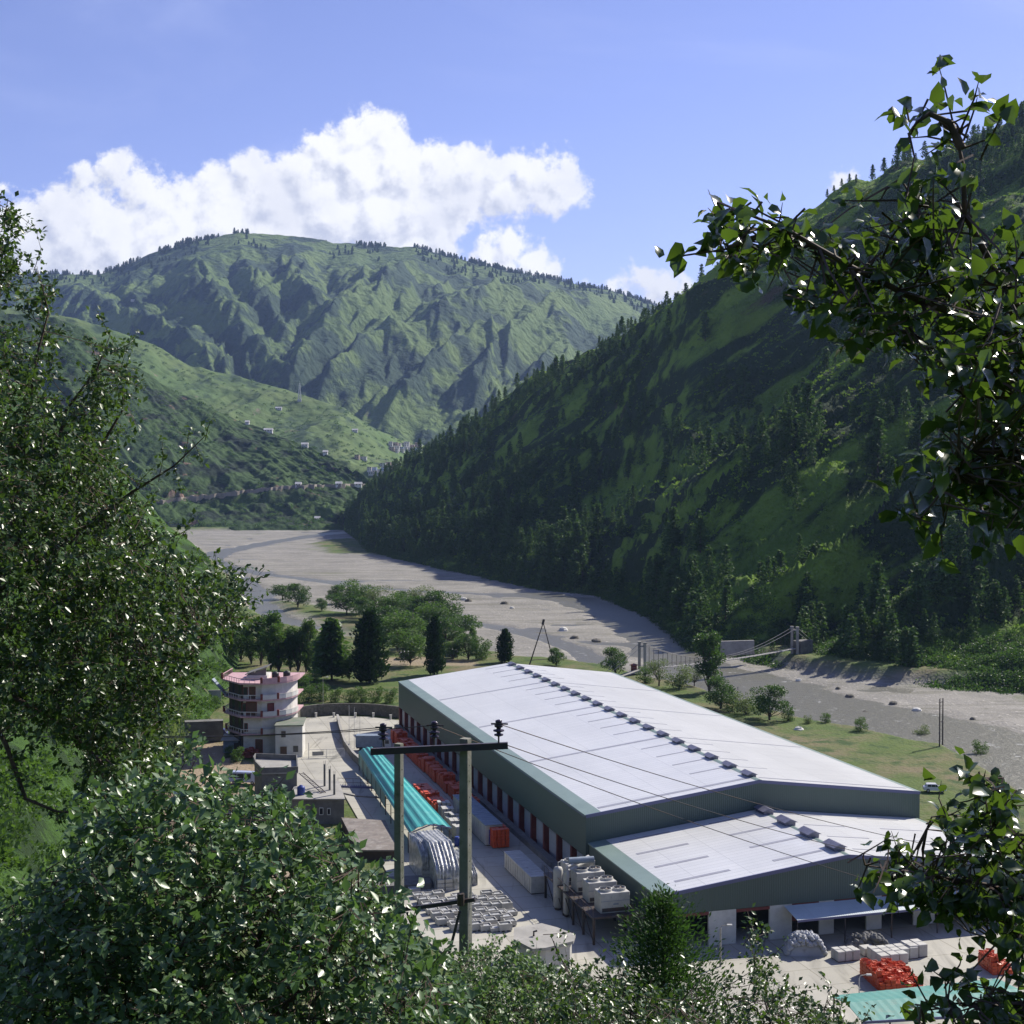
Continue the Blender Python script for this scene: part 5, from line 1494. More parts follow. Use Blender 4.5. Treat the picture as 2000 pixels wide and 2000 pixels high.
# yard railing with pointed foot
t = thing('railing', 'thin railing on a spiky purple-grey base at the edge of the court', 'railing', P(700, 1538, 0))
ra, rb = P(660, 1537, .05), P(764, 1541, .05)
m = MB()
for k in range(8):
    q = ra.lerp(rb, k / 7); m.beam(q, q + Vector((0, 0, 1.6)), .06)
m.build('post', M_steel, t)
m = MB(); m.beam(ra + Vector((0, 0, 1.6)), rb + Vector((0, 0, 1.6)), .06); m.beam(ra + Vector((0, 0, .9)), rb + Vector((0, 0, .9)), .05); m.build('rail', M_steel, t)
m = MB(); m.beam(ra + Vector((0, 0, .12)), rb + Vector((0, 0, .12)), .35, .3)
for k in range(30):
    q = ra.lerp(rb, (k + .5) / 30); m.lathe([(.14, .25), (.02, .55)], q, 5)
m.build('spiked_base', M_trim, t)
# gate boards on the court
t = thing('court_gate', 'white tubular gate with a panel at the middle of the court', 'gate', P(640, 1481, .03))
m = MB(); ga, gb = P(603, 1481, .03), P(672, 1479, .03)
m.beam(ga, ga + Vector((0, 0, 4.2 * .75)), .12)
for k in (0, .5, 1): q = ga.lerp(gb, k); m.beam(q, q + Vector((0, 0, 1.7)), .1)
for z in (.25, 1.7): m.beam(ga + Vector((0, 0, z)), gb + Vector((0, 0, z)), .08)
m.build('frame', M_white, t)
m = MB()
for k in range(1, 12): q = ga.lerp(gb, .5 + k / 24); m.beam(q + Vector((0, 0, .25)), q + Vector((0, 0, 1.7)), .04)
m.build('bars', M_white, t)
m = MB(); q0, q1 = ga.lerp(gb, .1), ga.lerp(gb, .42); m.add([q0 + Vector((0, -.05, .5)), q1 + Vector((0, -.05, .5)), q1 + Vector((0, -.05, 1.3)), q0 + Vector((0, -.05, 1.3)), q0 + Vector((0, .0, .5)), q1 + Vector((0, .0, .5)), q1 + Vector((0, .0, 1.3)), q0 + Vector((0, .0, 1.3))],
    [(0, 1, 2, 3), (7, 6, 5, 4), (0, 4, 5, 1), (1, 5, 6, 2), (2, 6, 7, 3), (3, 7, 4, 0)]); m.build('panel', M_conc, t)

# ---- suspension footbridge
br = thing('footbridge', 'suspension footbridge with concrete pylons crossing the river', 'bridge', P(1254, 1318, -1))
A0, B0 = P(1254, 1320, -1), P(1552, 1276, 0)
ax = (B0 - A0); ax.z = 0; SPAN = ax.length; ax.normalize(); pn = Vector((ax.y, -ax.x, 0))
for base, top, nm in ((A0, 8.4, 'near'), (B0, 8.2, 'far')):
    for s in (-1.1, 1.1):
        q = base + pn * s
        m = MB(); m.beam((q.x, q.y, -4.5), (q.x, q.y, top), .75); m.beam((q.x, q.y, top + .003), (q.x, q.y, top + .4), 1.0); m.build('pylon', M_conc, br)
    m = MB(); m.beam((base - pn * .7).to_tuple()[:2] + (top - .8,), (base + pn * .7).to_tuple()[:2] + (top - .8,), .45); m.build('crossbeam', M_conc, br)
def deckp(f): 
    p = A0.lerp(B0, f); return Vector((p.x, p.y, 1.0 + (B0.z + 1.6 - 1.0) * f - 1.5 * 4 * f * (1 - f) * .5))
m = MB()
for k in range(36):
    a, b = deckp(k / 36), deckp((k + .8) / 36); m.beam(a, b, 2.0, .14)
m.build('deck', mat('deck_boards', (.34, .33, .31), (.24, .23, .22), .9, 1), br)
for s in (-1.0, 1.0):
    m = MB(); m.tube([deckp(k / 24) + pn * s + Vector((0, 0, .95)) for k in range(25)], .05, 5); m.build('handrail', M_steel, br)
    m = MB()
    pts = []
    for k in range(25):
        f = k / 24; d = deckp(f); z = 8.3 - (8.3 - d.z - 1.1) * (1 - (2 * f - 1) ** 2)
        pts.append(Vector((d.x, d.y, z)) + pn * s)
    m.tube(pts, .07, 5)
    m.build('cable', M_conc, br)
    for k in range(1, 36):
        f = k / 36; d = deckp(f) + pn * s; z = 8.3 - (8.3 - d.z - 1.1) * (1 - (2 * f - 1) ** 2)
        m = MB(); m.tube([d, (d.x, d.y, z)], .035, 4); m.build('hanger', M_steel, br)
    for base, dd in ((A0, -14), (B0, 12)):
        m = MB(); q = base + pn * s; m.tube([(q.x, q.y, 8.3), tuple(q + ax * dd + Vector((0, 0, .8 - q.z)))], .07, 5); m.build('backstay', M_conc, br)
m = MB(); q = A0 - ax * 9; m.beam((q.x, q.y, -.4), (A0.x, A0.y, .92), 2.2, .3); m.build('ramp', M_conc, br)
m = MB(); q = B0 + ax * 7; m.beam((q.x, q.y, 1.4), (B0.x + ax.x, B0.y + ax.y, 1.4), 3.4, 5.0); m.build('abutment', M_concd, br)
wall_run('river_wall', 'grey masonry wall on the far bank beside the footbridge', wp((1408, 1268), (1472, 1266), z=1), -1, 4.6, 1.0, M_conc)
q = P(1238, 1313, 0)
t = thing('kiosk', 'small red hut beside the near footbridge pylon', 'hut', q)
m = MB(); m.bbox(q.x - .8, q.y - .8, -.1, q.x + .8, q.y + .8, 2.0); m.build('wall', M_maroon, t)
m = MB(); m.lathe([(1.35, 2.0), (1.35, 2.1), (.1, 2.6)], q - Vector((0, 0, q.z)), 4); m.build('roof', M_maroon, t)
# bipod mast
q = P(1060, 1300, 0)
t = thing('bipod_mast', 'tall dark two-legged mast standing on the river edge behind the shed', 'mast', q)
ap = D(1061, 1216, q.y)
for nm, px, py in (('leg', 1034, 1299), ('leg', 1082, 1296)):
    b = P(px, py, -.3); m = MB(); m.tube([b, b.lerp(ap, .5), ap], [.22, .17, .13], 6); m.build('leg', M_steel, t)
m = MB(); m.beam(ap + Vector((-.2, 0, -.6)), ap + Vector((.2, 0, 1.0)), .7); m.build('head', M_steel, t)
m = MB(); a = P(1034, 1299, -.3).lerp(ap, .12); b = P(1082, 1296, -.3).lerp(ap, .12); m.tube([a, b], .1, 5); m.build('crossbar', M_steel, t)

# ---- poles out in the field
def pole(name, label, px, py, hpx, r=.12, m=M_steel, arms=0, cat='pole', group=None, z=None, lamp=False):
    q = P(px, py, 0.0) if z is None else P(px, py, z)
    h = hpx * q.y / FPX
    t = thing(name, label, cat, q, group)
    b = MB(); b.tube([(q.x, q.y, q.z - .3), (q.x, q.y, q.z + h)], [r, r * .7], 8); b.build('shaft', m, t)
    for k in range(arms):
        b = MB(); z_ = q.z + h * (.97 - .08 * k); b.beam((q.x - .9, q.y, z_), (q.x + .9, q.y, z_), .1); b.build('crossarm', m, t)
    if lamp:
        b = MB(); b.tube([(q.x, q.y, q.z + h), (q.x + .15, q.y, q.z + h + .3), (q.x + .8, q.y - .1, q.z + h + .42)], .04, 6); b.build('bracket', m, t)
        b = MB(); b.bbox(q.x + .7, q.y - .25, q.z + h + .34, q.x + 1.3, q.y + .05, q.z + h + .5, .04); b.build('lamp', M_white, t)
    return t
t = pole('twin_pole', 'pair of tall dark steel poles at the edge of the field by the river', 1835, 1456, 92, .16, arms=0)
q = P(1841, 1453, 0); h = 90 * q.y / FPX
b = MB(); b.tube([(q.x, q.y, -.2), (q.x, q.y, h)], [.16, .12], 8); b.build('shaft', M_steel, t)
q0 = P(1835, 1456, 0)
b = MB()
for k in range(12): b.beam((q0.x, q0.y, 1 + k * .8), (q0.x + (.35 if k % 2 else -.35), q0.y, 1 + k * .8), .05)
b.build('steps', M_steel, t)
b = MB(); b.beam((q0.x, q0.y, h * .93), (q.x, q.y, h * .93), .12); b.build('crossarm', M_steel, t)
pole('field_pole', 'single dark pole among the trees beyond the shed roof', 1441, 1389, 48, .12)
pole('street_lamp', 'grey lamp post behind the curved stone wall', 631, 1393, 68, .09, M_conc, cat='lamp post', lamp=True)
pole('thin_pole', 'thin pole on the court, leftmost of the three standing together', 682, 1466, 90, .05, M_white, group=None)
pole('thin_pole', 'thin pole on the court, middle one of the three standing together', 692, 1462, 82, .05, M_white)
pole('thin_pole', 'thin pole on the court, rightmost and shortest of the three', 703, 1461, 62, .05, M_white)
pole('thin_pole', 'short dark pole on the dirt yard below the round house', 410, 1524, 46, .07)
pole('yard_light', 'white lamp post in front of the annex wall', 1407, 1888, 76, .13, M_conc, cat='lamp post', lamp=True)

# ---- lattice mast on the second ridge
p0 = H2.at(586, .93)
t = thing('lattice_mast', 'white lattice telecom mast on the pale ridge in front of the far mountain', 'mast', p0)
hh = 36.0
for s in ((-1, -1), (1, -1), (1, 1), (-1, 1)):
    m = MB(); m.beam((p0.x + s[0] * 3.2, p0.y + s[1] * 3.2, p0.z - 2), (p0.x + s[0] * .5, p0.y + s[1] * .5, p0.z + hh), .7); m.build('leg', M_white, t)
m = MB()
for k in range(9):
    f0, f1 = k / 9, (k + 1) / 9
    w0, w1 = 3.2 + (.5 - 3.2) * f0, 3.2 + (.5 - 3.2) * f1
    m.beam((p0.x - w0, p0.y - w0, p0.z + hh * f0), (p0.x + w1, p0.y - w1, p0.z + hh * f1), .4)
    m.beam((p0.x + w0, p0.y - w0, p0.z + hh * f0), (p0.x - w1, p0.y - w1, p0.z + hh * f1), .4)
m.build('bracing', M_white, t)
m = MB(); m.bbox(p0.x - 4, p0.y - 6, p0.z - 1.5, p0.x + 4, p0.y - 3.5, p0.z + 3); m.build('base_hut', M_white, t)

# ---- far houses
M_hw = mat('far_white_wall', (0.66, 0.65, 0.62), (0.5, 0.48, 0.45), .8, .1)
M_hb = mat('far_blue_wall', (0.30, 0.38, 0.48), None, .8)
M_ht = mat('far_brick_wall', (0.40, 0.30, 0.24), None, .8)
def far_house(px, hill, t_, w, d, h, label, wm=M_hw, group='white houses of the far town', st=2, tilt=0):
    p = hill.at(px, t_)
    t = thing('house', label, 'house', p, group)
    z0 = p.z - 2.5
    m = MB(); m.box(p.x - w / 2, p.y - d / 2, z0, p.x + w / 2, p.y + d / 2, z0 + h + 2); m.build('wall', wm, t)
    if tilt:
        m = MB(); m.add([(p.x - w / 2 - .6, p.y - d / 2 - .6, z0 + h + 2), (p.x + w / 2 + .6, p.y - d / 2 - .6, z0 + h + 2), (p.x + w / 2 + .6, p.y + d / 2 + .6, z0 + h + 2), (p.x - w / 2 - .6, p.y + d / 2 + .6, z0 + h + 2),
                       (p.x - w / 2 - .6, p.y, z0 + h + 4.6), (p.x + w / 2 + .6, p.y, z0 + h + 4.6)], [(3, 2, 1, 0), (0, 1, 5, 4), (2, 3, 4, 5), (0, 4, 3), (1, 2, 5)])
    else:
        m = MB(); m.box(p.x - w / 2 - .5, p.y - d / 2 - .5, z0 + h + 2.002, p.x + w / 2 + .5, p.y + d / 2 + .5, z0 + h + 2.5)
    m.build('roof', M_hw, t)
    for s in range(st):
        for k in range(max(2, int(w / 4))):
            x = p.x - w / 2 + (k + .5) * w / max(2, int(w / 4))
            m = MB(); z = z0 + 3.4 + s * (h / st); m.box(x - .7, p.y - d / 2 - .06, z, x + .7, p.y - d / 2 - .003, z + 1.5); m.build('window', M_win, t)
rg2 = random.Random(4)
def z_at_row(hill, px, row):
    ts = np.linspace(0, 1.0, 160); y, z = hill.z(np.full(160, float(px)), ts)
    yc = y * CP - (z - CZ) * SP; zc = y * SP + (z - CZ) * CP; r = 1000 - FPX * zc / yc
    ok = np.maximum.accumulate(-r) == -r
    i = np.argmin(np.abs(r - row) + (~ok) * 50); return float(ts[i])
for row, xs in ((872, range(765, 826, 8)), (879, range(768, 824, 9)), (884, range(775, 820, 12)), (912, range(748, 800, 9)), (919, range(722, 800, 9)), (925, range(724, 790, 10)), (932, range(735, 785, 11)), (897, range(700, 720, 12))):
    for x in xs:
        x = x + rg2.uniform(-3, 3)
        w = rg2.uniform(7, 13)
        k = rg2.random()
        wm = M_hw if k < .68 else (M_hb if k < .8 else M_ht)
        tp = 'upper' if row < 890 else 'lower'
        cn_ = 'white' if wm is M_hw else ('blue-washed' if wm is M_hb else 'brick')
        gr = '%s houses in the %s cluster of the far town' % (cn_, tp)
        far_house(x, H2, z_at_row(H2, x, row + rg2.uniform(-1.5, 1.5)), w, rg2.uniform(7, 10), rg2.choice((4, 6.5, 6.5, 9)),
                  'small flat-roofed %s house in the %s cluster of the far town' % (cn_, tp), wm, gr)
for x, r, hill, w, lab in ((484, 812, HM, 7, 'lone small white house on the crest of the middle hill'), (545, 800, H2, 16, 'long white-roofed house on the slope below the mast'),
                           (596, 852, HM, 12, 'white-roofed house at the top of the terraced fields, left one'), (636, 858, HM, 8, 'small white house at the top of the terraced fields, right one'),
                           (525, 833, HM, 16, 'pale house among dark trees above the terraces'), (694, 843, H2, 13, 'white house standing alone above the far town'),
                           (583, 950, HM, 9, 'white roadside house beside the road cut'), (662, 949, HM, 10, 'low pale house at the far end of the road cut'), (620, 1017, HM, 8, 'small pale shed low on the terraced slope'),
                           (700, 949, HM, 12, 'long pale building where the road rounds the spur'), (264, 585 , HF, 26, 'tiny bright house high on the far mountain slope')):
    far_house(x, hill, z_at_row(hill, x, r), w * .75, 6, 3.2, lab, M_hw, None, 1, 1)
# road benched along the middle hill with a raw red cut above it
def hill_road():
    rows = [(300, 981), (340, 977), (400, 970), (455, 964), (520, 956), (580, 951), (640, 949), (700, 948), (740, 949)]
    cs = np.linspace(300, 745, 90)
    L_, R_, T_ = [], [], []
    for c in cs:
        r = float(np.interp(c, [q[0] for q in rows], [q[1] for q in rows]))
        t_ = z_at_row(HM, c, r)
        p = HM.at(c, t_); q = HM.at(c, min(1, t_ + .022))
        z = p.z + 2.2
        L_.append(Vector((p.x, p.y - 3, z))); R_.append(Vector((p.x, p.y + 7, z)))
        h = 0.8 + 9 * max(0, fbm(np.array([c / 26.0]), np.array([3.3]), 3, 5)[0] + .3) * float(np.interp(c, [300, 400, 470, 560], [2.0, 1.4, .5, .12]))
        T_.append(Vector((q.x, p.y + 7 + h * .55, z + h)))
    n_ = len(cs); nc_ = int((cs < 475).sum())
    m = MB(); m.add(L_ + R_ + [p - Vector((0, 1.5, 7)) for p in L_], [(i, i + 1, n_ + i + 1, n_ + i) for i in range(n_ - 1)] + [(2 * n_ + i, 2 * n_ + i + 1, i + 1, i) for i in range(n_ - 1)])
    prop(m.build('hill_road', mat('pale_road', (.26, .225, .18), (.19, .165, .125), .9, .05)), kind='structure')
    m = MB(); m.add(R_ + T_, [(i, i + 1, n_ + i + 1, n_ + i) for i in range(nc_)])
    prop(m.build('road_cut', mat('red_earth', (.20, .115, .08), (.13, .085, .06), .95, .06, .8, .3, c3=(.08, .10, .04), s3=.05, stops3=(.5, .62), bdist=1.5)), kind='structure')
hill_road()
# camp in the grove
def tent(px, py, w, d, h, label, m_):
    q = P(px, py, 0)
    t = thing('camp_shelter', label, 'tent', q)
    for sx in (-1, 1):
        for sy in (0, 1):
            b = MB(); b.tube([(q.x + sx * w / 2 * .92, q.y + sy * d, -.1), (q.x + sx * w / 2 * .92, q.y + sy * d, h)], .07, 5); b.build('post', M_steel, t)
    b = MB(); n_ = 8
    vs = []
    for k in range(n_ + 1):
        a = math.pi * k / n_; 
        for y in (0, d): vs.append((q.x - w / 2 * math.cos(a), q.y + y, h + math.sin(a) * h * .45))
    b.add(vs, [(2 * k, 2 * k + 2, 2 * k + 3, 2 * k + 1) for k in range(n_)] + [tuple(2 * k for k in range(n_ + 1)), tuple(2 * k + 1 for k in range(n_, -1, -1)), (0, 1, 2 * n_ + 1, 2 * n_)])
    b.build('roof', m_, t)
    b = MB(); b.box(q.x - w * .42, q.y + d * .6, 0, q.x + w * .42, q.y + d * .65, h * .95); b.build('back_panel', M_tin, t)
tent(795, 1288, 5.2, 4, 1.6, 'rounded pale shelter in the grove between the two cypresses', M_white)
tent(880, 1286, 4.6, 4, 1.9, 'white awning right of the narrow cypress, beyond the shed roof', M_white)
# ------------------------------------------------------------------ things in the yard
M_or = mat('orange_plastic', (0.62, 0.085, 0.02), (0.45, 0.06, 0.018), 0.5, 1.5)
M_cream = mat('cream_sheet', (0.50, 0.49, 0.45), (0.40, 0.39, 0.36), 0.7, 0.8, c3=(.3, .29, .27), s3=1.4, stops3=(.58, .72))
M_teal = corr('teal_sheet', (0.03, 0.33, 0.31), (0.045, 0.26, 0.25), .9, 'X', .5, .03, wear=.2)
M_wrap, nt_, b_, o_ = new_mat('clear_wrap')
b_.inputs['Base Color'].default_value = (0.42, 0.42, 0.41, 1); b_.inputs['Roughness'].default_value = .28; b_.inputs['Specular IOR Level'].default_value = .8
_n = nt_.nodes.new('ShaderNodeTexNoise'); _n.inputs['Scale'].default_value = 1.6; _n.inputs['Detail'].default_value = 5
_t = nt_.nodes.new('ShaderNodeTexCoord'); nt_.links.new(_t.outputs['Object'], _n.inputs['Vector'])
_b = nt_.nodes.new('ShaderNodeBump'); _b.inputs['Strength'].default_value = 1; _b.inputs['Distance'].default_value = .25
nt_.links.new(_n.outputs['Fac'], _b.inputs['Height']); nt_.links.new(_b.outputs[0], b_.inputs['Normal'])
_r = nt_.nodes.new('ShaderNodeMapRange'); _r.inputs['From Min'].default_value = .4; _r.inputs['From Max'].default_value = .62
_m = nt_.nodes.new('ShaderNodeMix'); _m.data_type = 'RGBA'; _m.inputs['A'].default_value = (.27, .28, .27, 1); _m.inputs['B'].default_value = (.55, .55, .54, 1)
nt_.links.new(_n.outputs['Fac'], _r.inputs['Value']); nt_.links.new(_r.outputs[0], _m.inputs['Factor']); nt_.links.new(_m.outputs['Result'], b_.inputs['Base Color'])

def crate_stack_mesh(w, d, nrow, hc, rg, skew=.03):
    """a pile of open crates: each crate a rim and a body, tiers slightly shifted"""
    m = MB()
    nx, ny = max(1, round(w / .6)), max(1, round(d / .6))
    for k in range(nrow):
        for i in range(nx):
            for j in range(ny):
                if k == nrow - 1 and rg.random() < .25: continue
                x, y = -w / 2 + (i + .5) * w / nx + rg.uniform(-skew, skew), -d / 2 + (j + .5) * d / ny + rg.uniform(-skew, skew)
                a, b = w / nx * .46, d / ny * .46
                z = k * hc
                if k < nrow - 1 and 0 < i < nx - 1 and 0 < j < ny - 1: continue
                m.box(x - a * .92, y - b * .92, z, x + a * .92, y + b * .92, z + hc * .78)
                m.box(x - a, y - b, z + hc * .78 + .002, x + a, y + b, z + hc * .97)
    m.local = True
    return m
def place_local(name, label, cat, n, s, group=None, rz=0.0, z=0.03):
    return thing(name, label, cat, TE @ Vector((n, s, z)), group, YAW + rz)
rs = random.Random(8)
protos = []
def stack(n, s, w, d, rows, hc, label, group, m=M_or, rz=0.0):
    t = place_local('crate_stack', label, 'crates', n, s, group, rz)
    me = crate_stack_mesh(w, d, rows, hc, rs); o = me.build('crates', m); o.parent = t
    pb = MB(); pb.local = True
    for q in (-.4, 0, .4): pb.box(-w * .48, q * d - .06, -.0, w * .48, q * d + .06, .1)
    for q in (-.42, .42): pb.box(q * w - .05, -d * .49, .102, q * w + .05, d * .49, .14)
    p_ = pb.build('pallet', M_wood); p_.parent = t
    o.location.z = .142
    return t
# long shaded row along the shed wall
a = lo(778, 1449, .03); b = lo(884, 1566, .03)
ny = 22
for k in range(ny):
    f = (k + .5) / ny
    n_ = -3.6 + rs.uniform(-.15, .15); s_ = 113 - (113 - 46) * f
    stack(n_, s_, 2.4, 2.5, rs.choice((4, 5, 5, 6)), .42, 'stack of orange crates in the long shaded row along the shed wall', 'orange crate stacks along the shed wall')
# sunlit short row between the teal roof and the lane
for k in range(7):
    q = P(819 + 6.6 * k, 1553 + 6.6 * k, .03)
    n_, s_ = lo(823 + 6.6 * k, 1549 + 6.4 * k, .03)
    stack(n_, s_, 2.6, 2.6, rs.choice((3, 4)), .45, 'sunlit stack of bright orange crates beside the teal lane roof', 'bright orange crates beside the teal roof', rz=rs.uniform(-.08, .08))
for k in range(5):
    n_, s_ = lo(866 + 8 * k, 1590 + 12 * k, .03)
    stack(n_, s_, 2.0, 2.2, 4, .5, 'stack of beige crates at the lane side of the teal roof', 'beige crates beside the teal roof', M_cream, rs.uniform(-.1, .1))
n_, s_ = lo(975, 1657, .03)
stack(n_ + .3, s_ + 2.0, 2.6, 4.2, 6, .45, 'dark red crate block at the near end of the grey-roofed container', None)
# long teal roof over the lane side
def teal_roof():
    a0, a1 = P(800, 1628, 3.2), P(882, 1618, 4.0); c0, c1 = P(700, 1470, 3.2), P(742, 1468, 4.0)
    c = (a0 + a1) / 2; c.z = 0
    t = thing('lane_roof', 'long turquoise corrugated roof sheltering the edge of the yard lane', 'shelter', c)
    nx, ny_ = 24, 30
    V = []; 
    for j in range(ny_ + 1):
        g = j / ny_
        L_, R_ = a0.lerp(c0, g), a1.lerp(c1, g)
        for i in range(nx + 1):
            f = i / nx
            p = L_.lerp(R_, f)
            arch = 1.9 * (1 - (2 * f - .9) ** 2) if f < .95 else 1.9 * (1 - 1) * 0 + .0
            arch = 1.0 * math.sin(math.pi * min(1, f * 1.05)) ** .6
            p = p + Vector((0, 0, arch + .16 * math.cos(f * math.pi * 2 * 5) * .5 + rs.uniform(-.01, .01)))
            V.append(p)
    m = MB(); n1 = nx + 1
    V2 = [v - Vector((0, 0, .06)) for v in V]
    fs = []
    N_ = len(V)
    for j in range(ny_):
        for i in range(nx):
            q = j * n1 + i; fs.append((q, q + 1, q + n1 + 1, q + n1)); fs.append((N_ + q + n1, N_ + q + n1 + 1, N_ + q + 1, N_ + q))
    for i in range(nx): fs.append((N_ + i, N_ + i + 1, i + 1, i)); 
    for j in range(ny_): fs.append((j * n1, (j + 1) * n1, N_ + (j + 1) * n1, N_ + j * n1)); fs.append((N_ + j * n1 + nx, N_ + (j + 1) * n1 + nx, (j + 1) * n1 + nx, j * n1 + nx))
    m.add(V + V2, fs); m.build('roof_sheet', mat('turquoise_sheet', (0.03, 0.36, 0.33), (0.05, 0.30, 0.28), .5, .15, c3=(.12, .42, .40), s3=.4, stops3=(.55, .7)), t)
    for g in np.linspace(0.02, .98, 11):
        for Q0, Q1 in ((a0, c0), (a1, c1)):
            p = Q0.lerp(Q1, float(g)); m = MB(); m.beam((p.x, p.y, .03), (p.x, p.y, p.z - .1), .14); m.build('post', M_steel, t)
    # hanging side sheet on the wall side, shade put into its darker turquoise
    m = MB()
    L0, L1 = a0.lerp(c0, .42), c0
    m.add([L0 - Vector((0, 0, 2.2)), L1 - Vector((0, 0, 2.2)), L1 + Vector((0, 0, .05)), L0 + Vector((0, 0, .05)), L0 + Vector((.06, 0, -2.2)), L1 + Vector((.06, 0, -2.2)), L1 + Vector((.06, 0, .05)), L0 + Vector((.06, 0, .05))],
          [(0, 1, 2, 3), (7, 6, 5, 4), (0, 4, 5, 1), (2, 6, 7, 3)]); m.build('side_sheet', mat('shaded_turquoise', (0.08, 0.27, 0.25), (0.14, 0.24, 0.21), .6, .3), t)
    m = MB(); m.beam(a0 + Vector((0, -.1, .05)), a0.lerp(a1, .5) + Vector((0, -.1, .95)), .16); m.beam(a0.lerp(a1, .5) + Vector((0, -.1, .95)), a1 + Vector((0, -.1, .1)), .162); m.build('front_edge', M_trim, t)
teal_roof()
for k, (px, py) in enumerate(((858, 1653), (866, 1653), (893, 1640))):
    q = P(px, py + 12, .03)
    t = thing('drum', ('blue plastic drum standing on its own at the right of the teal roof end' if k == 2 else 'blue plastic drum under the near end of the teal roof, %s one of two' % ('left', 'right')[k]), 'drum', q)
    m = MB(); m.lathe([(.42, 0), (.45, .1), (.45, .5), (.47, .55), (.45, .6), (.45, 1.2), (.4, 1.32)], q, 16); m.build('body', M_blue, t, True)
    m = MB(); m.lathe([(.36, 1.321), (.34, 1.4)], q, 12); m.build('lid', M_blue, t)
# plastic wrapped stacks
def wrap(name, label, n0, n1, s0, s1, h0, h1, seed, step=None):
    """bulky pile under clear plastic: low at the near end, folds running down its face"""
    c = ((n0 + n1) / 2, s0)
    t = place_local(name, label, 'wrapped pile', *c, 'plastic-wrapped piles')
    U_, V_ = 34, 26
    vs = []; fs = []
    for j in range(V_ + 1):
        for i in range(U_ + 1):
            f, g = i / U_, j / V_
            # profile: front face climbs, then top, then sides fall
            if g < .18: y = s0; z = h0 * (g / .18)
            elif g < .5: k = (g - .18) / .32; y = s0 + (s1 - s0) * .38 * k; z = h0 + (h1 - h0) * k ** .8
            else: k = (g - .5) / .5; y = s0 + (s1 - s0) * (.38 + .62 * k); z = h1 - .4 * k
            side = min(1, min(f, 1 - f) / .06)
            z *= side ** .5 if side > 0 else 0
            fold = .13 * math.sin(f * math.pi * 2 * 7 + .6 * math.sin(g * 9 + seed)) + .07 * math.sin(f * 61 + seed + g * 5)
            x = n0 + (n1 - n0) * min(1, max(0, (f - .06) / .88)) - c[0]
            vs.append((x + (0 if 0 < i < U_ else 0), y - s0 - fold * (1 if g < .55 else .2) * (g > 0) * side, max(0, z + fold * (.6 if g > .15 else 0) * side)))
    n1_ = U_ + 1
    for j in range(V_):
        for i in range(U_): q = j * n1_ + i; fs.append((q, q + 1, q + n1_ + 1, q + n1_))
    fs.append(tuple(V_ * n1_ + i for i in range(U_ + 1)))
    m = MB(); m.local = True; m.add(vs, fs); o = m.build('plastic_cover', M_wrap, None, True); o.parent = t
    # crates showing at the foot
    m = MB(); m.local = True
    for k in range(int((n1 - n0) / 1.1)):
        x = n0 - c[0] + .55 + k * 1.1
        for z in (0, .55, 1.1): m.bbox(x - .48, -.26, z + .02, x + .48, .3, z + .5, .03)
    o = m.build('crates', M_cream); o.parent = t
n0, s0 = lo(866, 1740, .03); n1, _ = lo(912, 1741, .03)
wrap('wrapped_pile', 'large pile of crates under folded clear plastic, right of the twin pole', lo(852, 1740, .03)[0], lo(901, 1740, .03)[0], s0, s0 + 13, 2.6, 5.4, 1.0)
wrap('wrapped_pile', 'darker pile under clear plastic on the left of the biggest wrapped pile', lo(830, 1722, .03)[0] - .4, lo(853, 1722, .03)[0] - .3, lo(840, 1722, .03)[1], lo(840, 1722, .03)[1] + 9, 3.4, 5.0, 2.2)
wrap('wrapped_pile', 'narrow wrapped pile on the lane side, stepping down to the lane', lo(903, 1732, .03)[0] + .3, lo(936, 1732, .03)[0], lo(920, 1732, .03)[1] + .5, lo(920, 1732, .03)[1] + 10, 1.5, 2.9, 3.1)
# long containers
def container(n0, s0, w, l, h, name, label, m, roofm=None, door=None):
    t = place_local(name, label, 'container', n0 + w / 2, s0)
    b = MB(); b.local = True
    b.bbox(-w / 2, 0, .15, w / 2, l, h, .04)
    k = .6
    while k < l - .2:      # ribs
        for sx in (-1, 1): b.box(sx * (w / 2 + .001), k - .05, .3, sx * (w / 2 + .06), k + .05, h - .12)
        k += 1.15
    x = -w / 2 + .35
    while x < w / 2: b.box(x - .04, -.05, .3, x + .04, -.001, h - .12); x += .55
    o = b.build('body', m); o.parent = t
    b = MB(); b.local = True
    b.bbox(-w / 2 - .06, -.06, h + .002, w / 2 + .06, l + .06, h + .1, .03)
    for k in range(int(l / 1.15)): b.box(-w / 2, .9 + k * 1.15, h + .102, w / 2, .98 + k * 1.15, h + .14)
    o = b.build('roof', roofm or m); o.parent = t
    b = MB(); b.local = True; b.box(-w / 2 + .1, .1, 0, w / 2 - .1, l - .1, .148); o = b.build('base_frame', M_steel); o.parent = t
    if door:
        b = MB(); b.local = True; b.box(-w * .3, -.09, .3, w * .25, -.052, h * .8); d = b.build('door', door); d.parent = t
        b = MB(); b.local = True; b.box(w * .17, -.14, 1.1, w * .2, -.091, 1.5); q = b.build('handle', M_steel); q.parent = d
    return t
cn0, cs0 = lo(1037, 1747.5, .03)
container(cn0, cs0, 2.3, 13.2, 2.3, 'container', 'long cream ribbed block standing for white-wrapped crates in the lane near the condensers', M_cream)  # container form standing in for a stack of white-wrapped crates
dn0, ds0 = lo(948, 1652.5, .03)
container(dn0, ds0, 2.7, 21.0, 3.1, 'container', 'long container with white walls and a blue-grey roof in the shaded lane', M_cream, M_tin, M_blue)
q = P(728, 1466, .03)
t = thing('parked_lorry', 'blue-grey boxy lorry parked at the far end of the lane', 'lorry', q)
